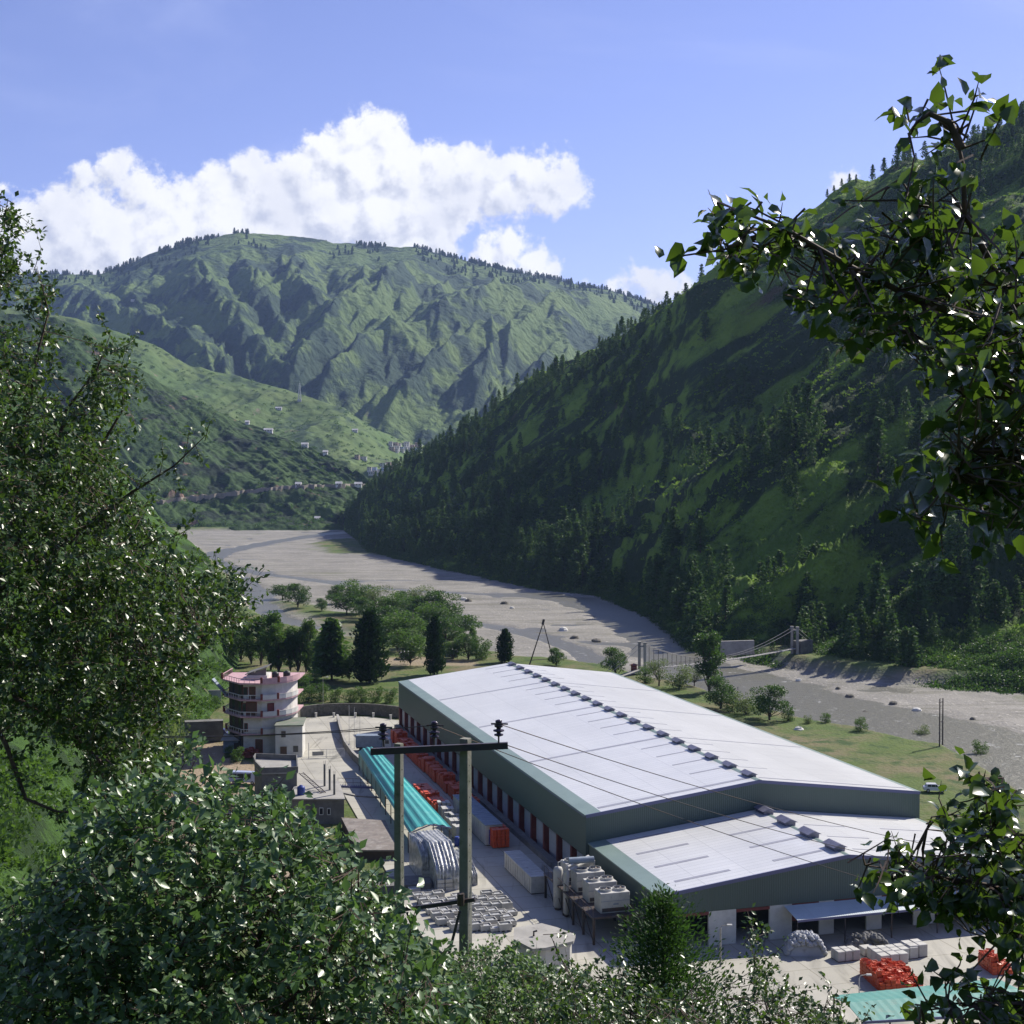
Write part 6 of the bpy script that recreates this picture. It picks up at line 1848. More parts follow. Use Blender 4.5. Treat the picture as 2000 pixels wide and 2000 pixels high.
m = MB(); m.bbox(q.x - 3.4, q.y - 1.2, .9, q.x + 2.0, q.y + 1.2, 3.3, .06); m.build('cargo_box', M_tin, t)
m = MB(); m.add([(q.x + 2.1, q.y - 1.1, .6), (q.x + 3.9, q.y - 1.1, .6), (q.x + 3.9, q.y - 1.1, 1.6), (q.x + 3.5, q.y - 1.1, 2.6), (q.x + 2.1, q.y - 1.1, 2.7),
                (q.x + 2.1, q.y + 1.1, .6), (q.x + 3.9, q.y + 1.1, .6), (q.x + 3.9, q.y + 1.1, 1.6), (q.x + 3.5, q.y + 1.1, 2.6), (q.x + 2.1, q.y + 1.1, 2.7)],
               [(0, 1, 2, 3, 4), (9, 8, 7, 6, 5), (0, 5, 6, 1), (1, 6, 7, 2), (2, 7, 8, 3), (3, 8, 9, 4), (4, 9, 5, 0)]); cb = m.build('cab', M_white, t)
m = MB(); m.box(q.x + 2.6, q.y - 1.13, 1.65, q.x + 3.4, q.y - 1.101, 2.4); m.build('window', M_win, cb)
for dx in (-2.2, 3.0):
    for dy in (-1.05, 1.05):
        m = MB(); m.tube([(q.x + dx, q.y + dy - .15, .5), (q.x + dx, q.y + dy + .15, .5)], .48, 16); m.build('wheel', M_black, t)
m = MB(); m.box(q.x - 3.3, q.y - .5, .55, q.x + 2.1, q.y + .5, .895); m.build('chassis', M_steel, t)
# white trays set out on the ground
ti = 0
for r_ in range(9):
    for c_ in range(11):
        px = 800 + c_ * 19 + r_ * 9.0; py = 1732 + r_ * 10.5 + c_ * .2
        if px > 880 + r_ * 17 + 60 or px > 1004 or (rs.random() < .08): continue
        if py < 1748 and px > 826: continue
        n_, s_ = lo(px, py, .03)
        if ti == 0:
            tr = place_local('tray_bin', '', 'bin', n_, s_, 'white bins laid out on the ground', rs.uniform(-.06, .06))
            b = MB(); b.local = True
            for x0, y0, x1, y1 in ((-.62, -.52, .62, -.44), (-.62, .44, .62, .52), (-.62, -.438, -.54, .438), (.54, -.438, .62, .438)): b.box(x0, y0, .12, x1, y1, .62)
            b.box(-.538, -.438, .12, .538, .438, .2); o = b.build('body', M_cream); o.parent = tr
            b = MB(); b.local = True
            for x in (-.5, 0, .5): b.box(x - .06, -.5, 0, x + .06, .5, .118)
            o = b.build('runner', M_cream); o.parent = tr
            b = MB(); b.local = True; b.bbox(-.52, -.42, .205, .52, .42, .5, .08); o = b.build('load', M_wrap); o.parent = tr
            kids = children(tr); cur = tr
        else: cur = copy_thing(tr, TE @ Vector((n_, s_, .03)), YAW + rs.uniform(-.07, .07), (1.25 * rs.uniform(.9, 1.08), 1.3 * rs.uniform(.9, 1.05), rs.uniform(.8, 1.6)), None, None, kids)
        cur['label'] = 'low white bin in the field of bins laid out below the wrapped piles'
        ti += 1
# concrete water tank
def conc_tank():
    zt = 3.3
    pts = [(P(a, b, zt).x, P(a, b, zt).y) for a, b in ((1003, 1834), (1040, 1853), (1066, 1851), (1120, 1838), (1124, 1825), (1088, 1811), (1058, 1803), (1004, 1812))]
    cx = sum(p[0] for p in pts) / 8; cy = sum(p[1] for p in pts) / 8
    t = thing('concrete_tank', 'squat cream concrete tank with a flat many-sided lid beside the yard trees', 'tank', (cx, cy, 0))
    m = MB(); m.prism([(cx + (a - cx) * .88, cy + (b - cy) * .88) for a, b in pts], 0, zt - .35); m.build('body', M_cream, t)
    m = MB(); m.prism(pts, zt - .348, zt); m.build('lid', M_conc, t)
    m = MB(); m.tube([(cx - 1.2, cy, zt), (cx - 1.2, cy, zt + .5), (cx - .8, cy, zt + .6)], .12, 8); m.build('vent_pipe', M_steel, t)
conc_tank()
# condensers on their steel platform
def plant():
    n0, s0 = lo(1173, 1784, 3.4)
    t = place_local('steel_platform', 'dark steel platform carrying the row of condensers beside the annex', 'platform', n0 + 1, s0, None, 0, 0)
    def lb(): 
        return LB()
    x0, x1, y0, y1 = n0 - 1.4, -.35, s0 - 1.2, s0 + 18.5
    m = lb(); m.box(x0, y0, 3.12, x1, y1, 3.34)
    m.build('deck', M_steel, t)
    for y in np.linspace(y0 + .2, y1 - .2, 6):
        for x in (x0 + .2, x1 - .2):
            m = lb(); m.box(x - .13, y - .13, .03, x + .13, y + .13, 3.118); m.build('leg', M_steel, t)
    m = lb()
    ys = np.linspace(y0 + .2, y1 - .2, 6)
    for a, b in zip(ys[:-1], ys[1:]):
        m.beam(TE @ Vector((x0 + .2, a, .2)) if False else (x0 + .2, a, .2), (x0 + .2, b, 3.0), .1)
    m.T = None
    mm = MB()
    for a, b in zip(ys[:-1], ys[1:]):
        mm.beam(TE @ Vector((x0 + .2, float(a), .2)), TE @ Vector((x0 + .2, float(b), 3.0)), .1)
    mm.build('brace', M_steel, t)
    mm = MB()
    pr = [(x0 + .06, float(y)) for y in np.linspace(y0 + .1, y1 - .1, 12)]
    for x, y in pr: mm.beam(TE @ Vector((x, y, 3.34)), TE @ Vector((x, y, 4.3)), .06)
    mm.beam(TE @ Vector((x0 + .06, y0, 4.3)), TE @ Vector((x0 + .06, y1, 4.3)), .06)
    mm.build('guard_rail', M_steel, t)
    ords = ('nearest, its front face in full view', 'second from the near end', 'third from the near end', 'farthest, half hidden behind the white column')
    for k in range(4):
        s = s0 + 4.45 * k
        u = place_local('condenser', 'white twin-fan condenser on the steel platform, %s' % ords[k], 'condenser', n0 + 1.9, s, None, 0, 3.345)
        m = lb(); m.bbox(n0, s, 3.36, n0 + 3.75, s + 2.3, 5.75, .05)
        m.build('casing', M_cream, u)
        m = lb(); m.box(n0 + .2, s - .04, 3.5, n0 + 3.55, s - .002, 3.95); m.build('intake_grille', M_steel, u)
        m = lb(); m.box(n0 + .05, s - .03, 4.75, n0 + 3.7, s - .003, 4.8); m.box(n0 + 1.6, s - .03, 4.3, n0 + 2.3, s - .003, 4.45); m.build('panel_seam', M_tin, u)
        for x in (1.0, 2.8):
            c = TE @ Vector((n0 + x, s + 1.15, 0))
            m = MB(); m.lathe([(.82, 5.752), (.78, 6.05), (.72, 6.06), (.74, 5.8)], c, 20, cap=False); m.lathe([(.74, 5.78), (.02, 5.79)], c, 20, cap=False); fr = m.build('fan_ring', M_cream, u)
            m = MB()
            for j in range(6):
                a = j * math.pi / 3; p = Vector((math.cos(a), math.sin(a), 0)); q = Vector((-p.y, p.x, 0))
                m.add([c + p * .1 - q * .05 + Vector((0, 0, 5.9)), c + p * .68 - q * .16 + Vector((0, 0, 5.86)), c + p * .68 + q * .16 + Vector((0, 0, 5.98)), c + p * .1 + q * .05 + Vector((0, 0, 5.94))], [(0, 1, 2, 3)])
            m.build('fan_blades', M_steel, fr)
    for px, py, h, r, lab in ((1090, 1776, 5.6, .62, 'tall white cylindrical vessel standing left of the condensers'), (1106, 1790, 5.9, .38, 'slimmer white vertical vessel close to the condenser platform')):
        q = P(px, py, .03)
        v = thing('pressure_vessel', lab, 'vessel', q)
        m = MB(); m.lathe([(r * .7, .25), (r, .5), (r, h - .5), (r * .8, h - .15), (.05, h)], q, 20); m.build('shell', M_cream, v, True)
        m = MB(); m.lathe([(r * .75, 0), (r * .75, .26)], q, 12); m.build('skirt', M_steel, v)
        m = MB(); m.tube([(q.x, q.y, h - .05), (q.x, q.y, h + .5), (q.x + .6, q.y + .3, h + .7)], .09, 8); m.build('nozzle', M_cream, v)
    q0, q1 = P(1106, 1700, 6.0), P(1160, 1678, 6.3)
    v = thing('pipe_rack', 'white pipes running over the back of the condenser platform', 'pipes', (q0.x, q0.y, 3.345))
    for k, dz in enumerate((0, .45)):
        m = MB(); a = q0 + Vector((0, 0, dz)); b = q1 + Vector((-.5 * k, 0, dz))
        m.tube([Vector((a.x, a.y, 3.4)), Vector((a.x, a.y, a.z - .2)), a + Vector((.2, .05, 0)), b - Vector((.2, .05, 0)), Vector((b.x, b.y, b.z - .2)), Vector((b.x, b.y, 4.4))], .16 - .03 * k, 8); m.build('pipe', M_cream, v)
    m = MB(); a = q0.lerp(q1, .5); m.tube([(a.x - 1.5, a.y - .9, 6.9), (a.x + 1.7, a.y - .2, 6.9)], .42, 14); m.build('drum', M_tin, v)
plant()
# front yard: white boxes, orange piles, heap of bottles, teal roof
def box_block(px, py, w, d, h, label, rz=0.0):
    n_, s_ = lo(px, py, .03)
    t = place_local('box_row', label, 'boxes', n_, s_, None, rz)
    m = MB(); m.local = True
    nx = max(1, round(w / 1.15)); ny_ = max(1, round(d / 1.15))
    for i in range(nx):
        for j in range(ny_):
            x0, y0 = -w / 2 + i * w / nx, j * d / ny_
            m.bbox(x0 + .03, y0 + .03, .1, x0 + w / nx - .03, y0 + d / ny_ - .03, h - rs.uniform(0, .07), .05)
    o = m.build('boxes', M_cream); o.parent = t
    m = MB(); m.local = True; m.box(-w / 2 + .05, .05, 0, w / 2 - .05, d - .05, .098); o = m.build('pallet', M_wood); o.parent = t
box_block(1659, 1878, 2.9, 1.8, 1.25, 'pair of white boxes at the left end of the white box rows')
box_block(1700, 1868, 1.6, 1.4, 1.0, 'small grey-white box between the two white box rows')
box_block(1752, 1877, 5.6, 2.0, 1.35, 'long row of white boxes at the back in front of the canopy')
box_block(1748, 1885, 3.6, 1.6, 1.25, 'row of white boxes nearest the orange pile')
box_block(1795, 1871, 2.4, 2.2, 1.5, 'white box block at the right end of the long row')
def crate_block(name, label, cat, px, py, w, d, h, m_, seed):
    q = P(px, py, .03); r_ = random.Random(seed); t = thing(name, label, cat, q, None, YAW * .5)
    m = MB(); m.local = True
    a, b, c = .62, .45, .33
    nx, ny_ = int(w / a), int(d / b)
    for i in range(nx):
        for j in range(ny_):
            f, g = i / max(1, nx - 1), j / max(1, ny_ - 1)
            hh = h * (1 - .45 * f * (1 - .4 * g)) * (.9 if g > .1 else .7) + r_.uniform(-.35, .15)
            top = max(1, int(hh / c))
            for k in range(top):
                if k < top - 2 and 0 < i < nx - 1 and 0 < j < ny_ - 1: continue
                x, y, z = -w / 2 + (i + .5) * a + r_.uniform(-.03, .03), (j + .5) * b + r_.uniform(-.03, .03), k * c
                last = k == top - 1
                m.T = Matrix.Translation((x, y, z)) @ Matrix.Rotation(r_.uniform(-.5, .5) if last else r_.uniform(-.04, .04), 4, 'Z') @ Matrix.Rotation(r_.uniform(-.35, .35) if last and r_.random() < .5 else 0, 4, 'X')
                m.box(-a * .44, -b * .42, 0, a * .44, b * .42, c * .70); 
                for s_ in (-1, 1): m.box(-a * .47, s_ * b * .45 - .02, c * .702, a * .47, s_ * b * .45 + .02, c * .97); m.box(s_ * a * .45 - .02, -b * .42, c * .702, s_ * a * .45 + .02, b * .42, c * .965)
    m.T = None
    o = m.build('crates', m_); o.parent = t
    m = MB(); m.local = True; m.box(-w / 2 + .1, .1, -.02, w / 2 - .1, d - .2, .0); o = m.build('ground_sheet', M_steel); o.parent = t
def heap(name, label, cat, px, py, w, d, h, m_, unit_, n, box=True, seed=1):
    q = P(px, py, .03); r_ = random.Random(seed)
    t = thing(name, label, cat, q)
    m = MB()
    for k in range(n):
        f, g = r_.random(), r_.random()
        x, y = (f - .5) * w, g * d
        e = max(0, 1 - (2 * f - 1) ** 4) * max(0, 1 - max(0, (2 * g - 1)) ** 4)
        z = h * e * (.55 + .45 * r_.random()) 
        c = Vector((q.x + x, q.y + y, .03 + max(unit_ * .4, z)))
        T = Matrix.Translation(c) @ Matrix.Rotation(r_.random() * 6.28, 4, 'Z') @ Matrix.Rotation(r_.uniform(-.6, .6), 4, 'X')
        m.T = T
        if box:
            m.box(-unit_ * .5, -unit_ * .35, -unit_ * .25, unit_ * .5, unit_ * .35, unit_ * .2); m.box(-unit_ * .54, -unit_ * .39, unit_ * .202, unit_ * .54, unit_ * .39, unit_ * .27)
        else: m.lathe([(unit_ * .15, -unit_ * .4), (unit_ * .42, -unit_ * .2), (unit_ * .45, unit_ * .1), (unit_ * .1, unit_ * .45)], (0, 0, 0), 7)
    m.T = None
    m.build('top_layer', m_, t)
    m = MB()
    vs = []; fs = []; N1 = 12
    for j in range(N1 + 1):
        for i in range(N1 + 1):
            f, g = i / N1, j / N1; e = max(0, 1 - (2 * f - 1) ** 4) * max(0, 1 - (2 * g - 1) ** 4)
            vs.append((q.x + (f - .5) * w, q.y + g * d, .03 + h * .8 * e + (r_.uniform(-.08, .08) if e > 0 else 0)))
    for j in range(N1):
        for i in range(N1): a = j * (N1 + 1) + i; fs.append((a, a + 1, a + N1 + 2, a + N1 + 1))
    m.add(vs, fs); m.build('core', m_, t)
crate_block('crate_heap', 'big sunlit heap of orange crates in the front yard behind the teal roof', 'crate heap', 1764, 1937, 5.2, 6.2, 2.2, M_or, 3)
crate_block('crate_heap', 'smaller orange crate heap near the right edge of the front yard', 'crate heap', 1962, 1904, 2.8, 4.0, 2.4, M_or, 4)
heap('bottle_heap', 'grey-white heap of plastic containers in the shade under the canopy', 'heap', 1576, 1868, 4.6, 3, 2.3, M_panel, .55, 520, False, 5)
heap('sack_heap', 'low dark heap of sacks under the middle of the canopy', 'heap', 1700, 1858, 4.6, 2.5, 1.6, M_concd, .8, 120, False, 6)
def front_teal():
    z = 4.2
    p = [P(a, b, z) for a, b in ((1622, 1945), (1948, 1911), (2030, 1972), (1684, 1993))]
    c = sum((Vector(q) for q in p), Vector()) / 4; c.z = 0
    t = thing('front_shelter', 'wide faded teal sheet roof at the bottom right of the yard', 'shelter', c)
    e = (p[1] - p[0]).normalized(); 
    m = MB()
    n_ = 40; top = []; bot = []
    for i in range(n_ + 1):
        f = i / n_
        a = p[0].lerp(p[1], f); b = p[3].lerp(p[2], f)
        w = .018 * (i % 2)
        mid = a.lerp(b, .5) + Vector((0, 0, .5 + w))
        top += [a + Vector((0, 0, w)), mid, b + Vector((0, 0, w - .1))]; bot += [a + Vector((0, 0, w - .06)), mid - Vector((0, 0, .06)), b + Vector((0, 0, w - .16))]
    N_ = len(top); fs = []
    for i in range(n_):
        for j in range(2):
            a = i * 3 + j; fs.append((a, a + 1, a + 4, a + 3)[::-1]); fs.append((N_ + a, N_ + a + 1, N_ + a + 4, N_ + a + 3))
        fs.append((i * 3 + 2, N_ + i * 3 + 2, N_ + i * 3 + 5, i * 3 + 5)); fs.append((i * 3, i * 3 + 3, N_ + i * 3 + 3, N_ + i * 3))
    m.add(top + bot, fs); m.build('roof_sheet', mat('faded_teal', (0.06, 0.24, 0.20), (0.10, 0.28, 0.24), .6, .3, c3=(.16, .25, .2), s3=.7, stops3=(.55, .72)), t)
    m = MB(); m.beam(p[3] + Vector((0, -.05, -.2)), p[2] + Vector((0, -.05, -.2)), .12, .25); m.build('front_fascia', M_trim, t)
    for f in (0.02, .35, .68, .98):
        for A, B in ((p[0], p[1]), (p[3], p[2])):
            q = A.lerp(B, f); m = MB(); m.beam((q.x, q.y, 0.03), (q.x, q.y, q.z - .15), .14); m.build('post', M_steel, t)
front_teal()
pole('yard_light', 'small white lamp post in front of the big orange heap', 1678, 1946, 36, .07, M_white, cat='lamp post', lamp=True)
# van, red covered pile, tin shed on the dirt yard
def van(px, py, rz, label, body, ln=5.0, h=2.1, w=1.9, name='parked_van', cat='van', car=False):
    q = P(px, py, 0.0)
    t = thing(name, label, cat, q, None, rz)
    if car: prof = [(-.5, .35), (-.5, .75), (-.47, .88), (-.40, 1.0), (-.36, 1.38), (-.28, 1.46), (.06, 1.46), (.20, 1.02), (.40, .90), (.49, .74), (.5, .35)]
    else: prof = [(-.5, .4), (-.5, 1.0), (-.49, h - .2), (-.46, h), (.26, h), (.36, h - .15), (.44, 1.2), (.5, 1.0), (.5, .4)]
    prof = [(a * ln, b) for a, b in prof]
    n_ = len(prof); vs = []
    for y, s in ((-w / 2, 1), (-w / 2 * .9, 1), (w / 2 * .9, 1), (w / 2, 1)):
        ins = .06 if abs(y) == w / 2 else 0
        for a, b in prof:
            tum = (abs(y) / (w / 2)) * max(0, b - .95) * .16
            vs.append((a * (1 - ins * .3), y * (1 - tum / (w / 2) * .9), b - ins * (b > 1.2)))
    fs = [tuple(range(n_))[::-1], tuple(3 * n_ + i for i in range(n_))]
    for r_ in range(3):
        for i in range(n_): fs.append((r_ * n_ + i, r_ * n_ + (i + 1) % n_, (r_ + 1) * n_ + (i + 1) % n_, (r_ + 1) * n_ + i))
    m = MB(); m.local = True; m.add(vs, fs); bd = m.build('body', body, None); bd.parent = t
    zt = 1.40 if car else h - .25; zb = .98 if car else 1.15
    wins = [(-.34, -.17), (-.155, .0), (.012, .12)] if car else [(-.44, -.22), (-.2, .02), (.04, .26)]
    for sy in (-1, 1):
        for i, (a, b) in enumerate(wins):
            m = MB(); m.local = True
            y0 = sy * (w / 2 + .012) * 1.0; y1 = sy * (w / 2 * (1 - .07) + .004) if car else sy * (w / 2 * (1 - (zt - .95) * .16 / (w / 2) * .9) + .015)
            bt = b - (.05 if (car and i == 2) else 0)
            yb = sy * (w / 2 * (1 - (max(0, zb - .95)) * .16 / (w / 2) * .9) + .012)
            m.quad((a * ln, yb, zb), (b * ln, yb, zb), (bt * ln, y1, zt - .04), ((a + (.02 if i == 0 else 0)) * ln, y1, zt - .04)); o = m.build('side_window', M_win); o.parent = t
    m = MB(); m.local = True
    if car: m.quad((.075 * ln, -w * .38, 1.40), (.075 * ln, w * .38, 1.40), (.195 * ln, w * .41, 1.05), (.195 * ln, -w * .41, 1.05)); [v.__setitem__(0, v[0] + .04) for v in m.v]; [v.__setitem__(2, v[2] + .02) for v in m.v]
    else: m.quad((.37 * ln + .03, -w * .4, h - .22), (.37 * ln + .03, w * .4, h - .22), (.44 * ln + .03, w * .43, 1.25), (.44 * ln + .03, -w * .43, 1.25))
    o = m.build('windscreen', M_win); o.parent = t
    for a in (-.31, .31):
        for sy in (-1, 1):
            m = MB(); m.local = True; m.tube([(a * ln, sy * (w / 2 - .2), .32), (a * ln, sy * (w / 2 + .01), .32)], .32, 18); wl = m.build('wheel', M_black); wl.parent = t
            m = MB(); m.local = True; m.tube([(a * ln, sy * (w / 2 + .01), .32), (a * ln, sy * (w / 2 + .025), .32)], .18, 14); o = m.build('rim', M_cream); o.parent = wl
    for sy in (-1, 1):
        m = MB(); m.local = True; m.box(.485 * ln, sy * w * .38 - .12, .66, .503 * ln, sy * w * .38 + .12, .78); o = m.build('headlight', M_win); o.parent = t
        m = MB(); m.local = True; m.box(-.503 * ln, sy * w * .4 - .09, .7, -.488 * ln, sy * w * .4 + .09, .9); o = m.build('tail_light', M_maroon); o.parent = t
    return t
M_carw = mat('white_car_paint', (0.62, 0.63, 0.65), None, 0.25, spec=.6)
van(1825, 1546, -.12, 'small white hatchback parked alone in the green field beyond the shed', M_carw, 3.9, 1.46, 1.6, 'parked_car', 'car', True)
van(478, 1530, -.15, 'pale blue and white van parked behind the big bush on the dirt yard', mat('pale_blue_paint', (0.42, 0.48, 0.66), None, .3), 5.6, 2.2, 1.9)
van(424, 1440, .1, 'dark blue van parked in the shade beside the round house', mat('dark_blue_paint', (0.03, 0.035, 0.12), None, .3), 4.6, 1.9, 1.8)
heap('covered_pile', 'pile under a rusty red sheet at the foot of the round house', 'covered pile', 488, 1480, 3.0, 2.4, 1.6, mat('rust_sheet', (.22, .055, .04), (.16, .045, .035), .8, 1), .8, 50, True, 8)
q = P(455, 1470, 0)
t = thing('tin_shed', 'small blue-grey tin shed at the left foot of the round house', 'shed', q)
m = MB(); m.bbox(q.x - 2.0, q.y, 0, q.x + 2.4, q.y + 3, 2.5, .03); m.build('wall', M_tin, t)
m = MB(); m.add([(q.x - 2.4, q.y - .6, 2.5), (q.x + 2.8, q.y - .6, 2.5), (q.x + 2.8, q.y + 3.2, 3.2), (q.x - 2.4, q.y + 3.2, 3.2), (q.x - 2.4, q.y - .6, 2.6), (q.x + 2.8, q.y - .6, 2.6), (q.x + 2.8, q.y + 3.2, 3.3), (q.x - 2.4, q.y + 3.2, 3.3)],
               [(3, 2, 1, 0), (4, 5, 6, 7), (0, 1, 5, 4), (1, 2, 6, 5), (2, 3, 7, 6), (3, 0, 4, 7)]); m.build('roof', M_conc, t)
m = MB(); m.box(q.x + .2, q.y - .04, 0.02, q.x + 1.1, q.y - .002, 2.0); m.build('door', M_steel, t)
# boulders on the gravel
rk = random.Random(5)
bm_ = None
for k, (px, py) in enumerate([(1790, 1388), (1745, 1375), (1637, 1346), (1560, 1330), (1660, 1362), (1900, 1405), (1560, 1425), (1690, 1394), (1840, 1414), (1100, 1232), (1122, 1247), (1165, 1255), (905, 1172), (915, 1175), (985, 1180), (1000, 1188)]):
    q = PG(px, py)
    r = rk.uniform(.6, 1.5) * (1.6 if py < 1300 else 1)
    t = thing('boulder', ('brown boulder lying by the water near the right edge of the picture' if px > 1780 else 'pale boulder on the river gravel beyond the field') if px > 1500 else 'boulder on the gravel bed beyond the tree grove', 'boulder', q,
              'boulders near the right edge' if px > 1780 else ('boulders on the gravel beyond the field' if px > 1500 else 'boulders on the upper gravel bed'))
    m = MB(); pr = [(r * (1 - f ** 2) ** .5 * rk.uniform(.8, 1.1) + .02, r * .7 * f) for f in np.linspace(-.3, .98, 6)]
    m.lathe(pr, q, 9); m.v = [v + Vector((rk.uniform(-.12, .12) * r, rk.uniform(-.12, .12) * r, rk.uniform(-.06, .06) * r)) for v in m.v]
    o = m.build('rock', M_stone if k % 3 else M_white, t)
# ------------------------------------------------------------------ near poles and wires
M_pole = mat('weathered_concrete', (0.24, 0.235, 0.20), (0.17, 0.17, 0.13), .9, 2.2, .5, 25, c3=(.09, .11, .06), s3=3.5, stops3=(.55, .7), bdist=.01)
M_ins = mat('brown_porcelain', (0.045, 0.03, 0.05), None, .2)
M_chan = mat('painted_channel', (0.035, 0.03, 0.05), (0.06, 0.045, 0.05), .5, 3)
PY = 26.0
def near_pole():
    base = D(908, 1700, PY)
    z0 = nz(base.x, PY)
    t = thing('twin_pole', 'two weathered concrete poles joined by a dark crossarm with three insulators', 'electric pole', (D(843, 1460, PY).x, PY, z0))
    for pxc, w, top, yy in ((779, .16, 1452, PY + .55), (909, .20, 1442, PY - .25)):
        a = D(pxc, top, yy); zb = nz(a.x, yy) - .5
        # tapered square pole, arris rounded, turned a little so that one face catches the sun
        m = MB(); an = 1.1; n_ = 8
        vs = []
        for z, s in ((zb, 1.18), (a.z - .02, .92), (a.z, .86)):
            for i in range(4):
                for d in (-.08, .08):
                    th = an + math.pi / 4 + i * math.pi / 2 + d
                    vs.append((a.x + math.cos(th) * w * .62 * s, yy + math.sin(th) * w * .62 * s, z))
        fs = [tuple(range(7, -1, -1)), tuple(range(16, 24))]
        for r_ in range(2):
            for i in range(8): fs.append((r_ * 8 + i, r_ * 8 + (i + 1) % 8, (r_ + 1) * 8 + (i + 1) % 8, (r_ + 1) * 8 + i))
        m.add(vs, fs); p_ = m.build('pole', M_pole, t)
        # bolt holes up the sunlit face
        m = MB(); dv = Vector((math.cos(an), math.sin(an) , 0)); dv = Vector((math.cos(an - math.pi / 2), math.sin(an - math.pi / 2), 0))
        z = a.z - .5
        while z > zb + 1:
            s = .92 + (1.18 - .92) * (a.z - z) / (a.z - zb)
            c = Vector((a.x, yy, z)) + dv * (w * .62 * s * .705 + .004)
            m.tube([c - dv * .01, c + dv * .004], .013, 8); z -= .3
        m.build('bolt_hole', M_dark, p_)
    a, b = D(724, 1468, PY - .45), D(992, 1456, PY - .45)
    m = MB(); m.beam(a, b, .09, .12); m.build('crossarm', M_chan, t)
    ins = []
    for px, py, tilt in ((750, 1459, -.1), (848, 1455, .02), (974, 1452, .0)):
        c = D(px, py, PY - .45)
        m = MB(); m.tube([c, c + Vector((tilt * .12, 0, .14))], .016, 6); m.build('pin', M_steel, t)
        o = c + Vector((tilt * .15, 0, .13))
        m = MB(); m.lathe([(a_ * .85, b2 * 1.05) for a_, b2 in [(.03, 0), (.10, .02), (.10, .04), (.045, .055), (.045, .075), (.12, .095), (.12, .115), (.05, .13), (.05, .155), (.09, .17), (.095, .20), (.06, .235), (.075, .25), (.07, .285), (.02, .30)]], o, 18); m.build('insulator', M_ins, t, True)
        m = MB(); m.tube([o + Vector((-.14, -.02, .24)), o + Vector((0, -.05, .245)), o + Vector((.17, -.02, .235))], .016, 6); m.build('wire_tie', M_steel, t)
        ins.append(o + Vector((0, -.03, .24)))
    # lower brace and its V struts
    a, b = D(782, 1777, PY - .1), D(928, 1757, PY - .5)
    m = MB(); m.beam(a, b, .05, .07); m.build('lower_brace', M_chan, t)
    m = MB(); m.tube([D(900, 1745, PY - .5), D(900, 1768, PY - .5)], .07, 8); m.build('clamp', M_steel, t)
    m = MB(); m.beam(D(795, 1782, PY - .2), D(843, 1918, PY - .2), .06, .04); m.build('strut', M_chan, t)
    m = MB(); m.beam(D(898, 1780, PY - .45), D(861, 1925, PY - .3), .045, .04); m.build('strut', M_chan, t)
    return ins
INS = near_pole()
def wire(label, pts, r=.009):
    q = pts[0]
    t = thing('power_line', label, 'power line', q)
    m = MB()
    path = []
    n_ = 26
    a, c = Vector(pts[0]), Vector(pts[-1])
    sag = pts[1]
    for i in range(n_ + 1):
        f = i / n_; p = a.lerp(c, f); p.z -= sag * 4 * f * (1 - f); path.append(p)
    m.tube(path, r, 6); m.build('conductor', M_steel, t)
wire('overhead line running from the right insulator across both shed roofs', (INS[2], .35, D(2060, 1690, 42)))
wire('overhead line from the crossarm end to the lower right across the annex roof', (D(992, 1456, PY - .45), .35, D(2060, 1737, 40)))
wire('overhead line from the middle insulator falling to the lower right', (INS[1], .30, D(2060, 1815, 38)))
wire('overhead line leaving the left insulator towards the left edge', (INS[0], .15, D(-60, 1432, 30)))
wire('overhead line leaving the middle insulator towards the left edge', (INS[1], .22, D(-60, 1418, 31)))

# ------------------------------------------------------------------ foreground leaves
M_lf1 = leaf_mat('pear_leaf', (0.026, 0.058, 0.014), (0.06, 0.11, 0.024), .36, .25, .5, (.12, .22, .03))
M_lf2 = leaf_mat('bush_leaf', (0.06, 0.115, 0.045), (0.12, 0.195, 0.08), .36, .24, .5, (.16, .30, .06))
M_lf3 = leaf_mat('apricot_leaf', (0.018, 0.038, 0.010), (0.038, 0.075, 0.016), .24, .20, .6, (.18, .32, .03))
M_lf4 = leaf_mat('small_leaf', (0.05, 0.10, 0.035), (0.10, 0.17, 0.06), .45, .3, .4, (.2, .34, .08))
M_twig = mat('twig_bark', (0.11, 0.07, 0.05), (0.06, 0.04, 0.03), .8, 12, .4, 40, bdist=.005)

def inpoly(poly, X, Y):
    return sdf(np.array(poly, float), X, Y) > 0
def branchlets(poly, n, y0, ysd, seed, edge=None):
    rg = np.random.default_rng(seed)
    p = np.array(poly, float); lo_, hi_ = p.min(0), p.max(0)
    out = []
    while len(out) < n:
        X = rg.uniform(lo_[0], hi_[0], n * 2); Y = rg.uniform(lo_[1], hi_[1], n * 2)
        ok = inpoly(poly, X, Y)
        out += list(zip(X[ok], Y[ok]))
    return [D(a, b, y0 + float(np.clip(rg.normal(0, ysd), -2.2 * ysd, 2.2 * ysd))) for a, b in out[:n]]
def along(sp, step=.25):
    out = []
    for a, b in zip(sp[:-1], sp[1:]):
        n_ = max(1, int((b - a).length / step))
        out += [a.lerp(b, i / n_) for i in range(n_)]
    return out + [sp[-1]]

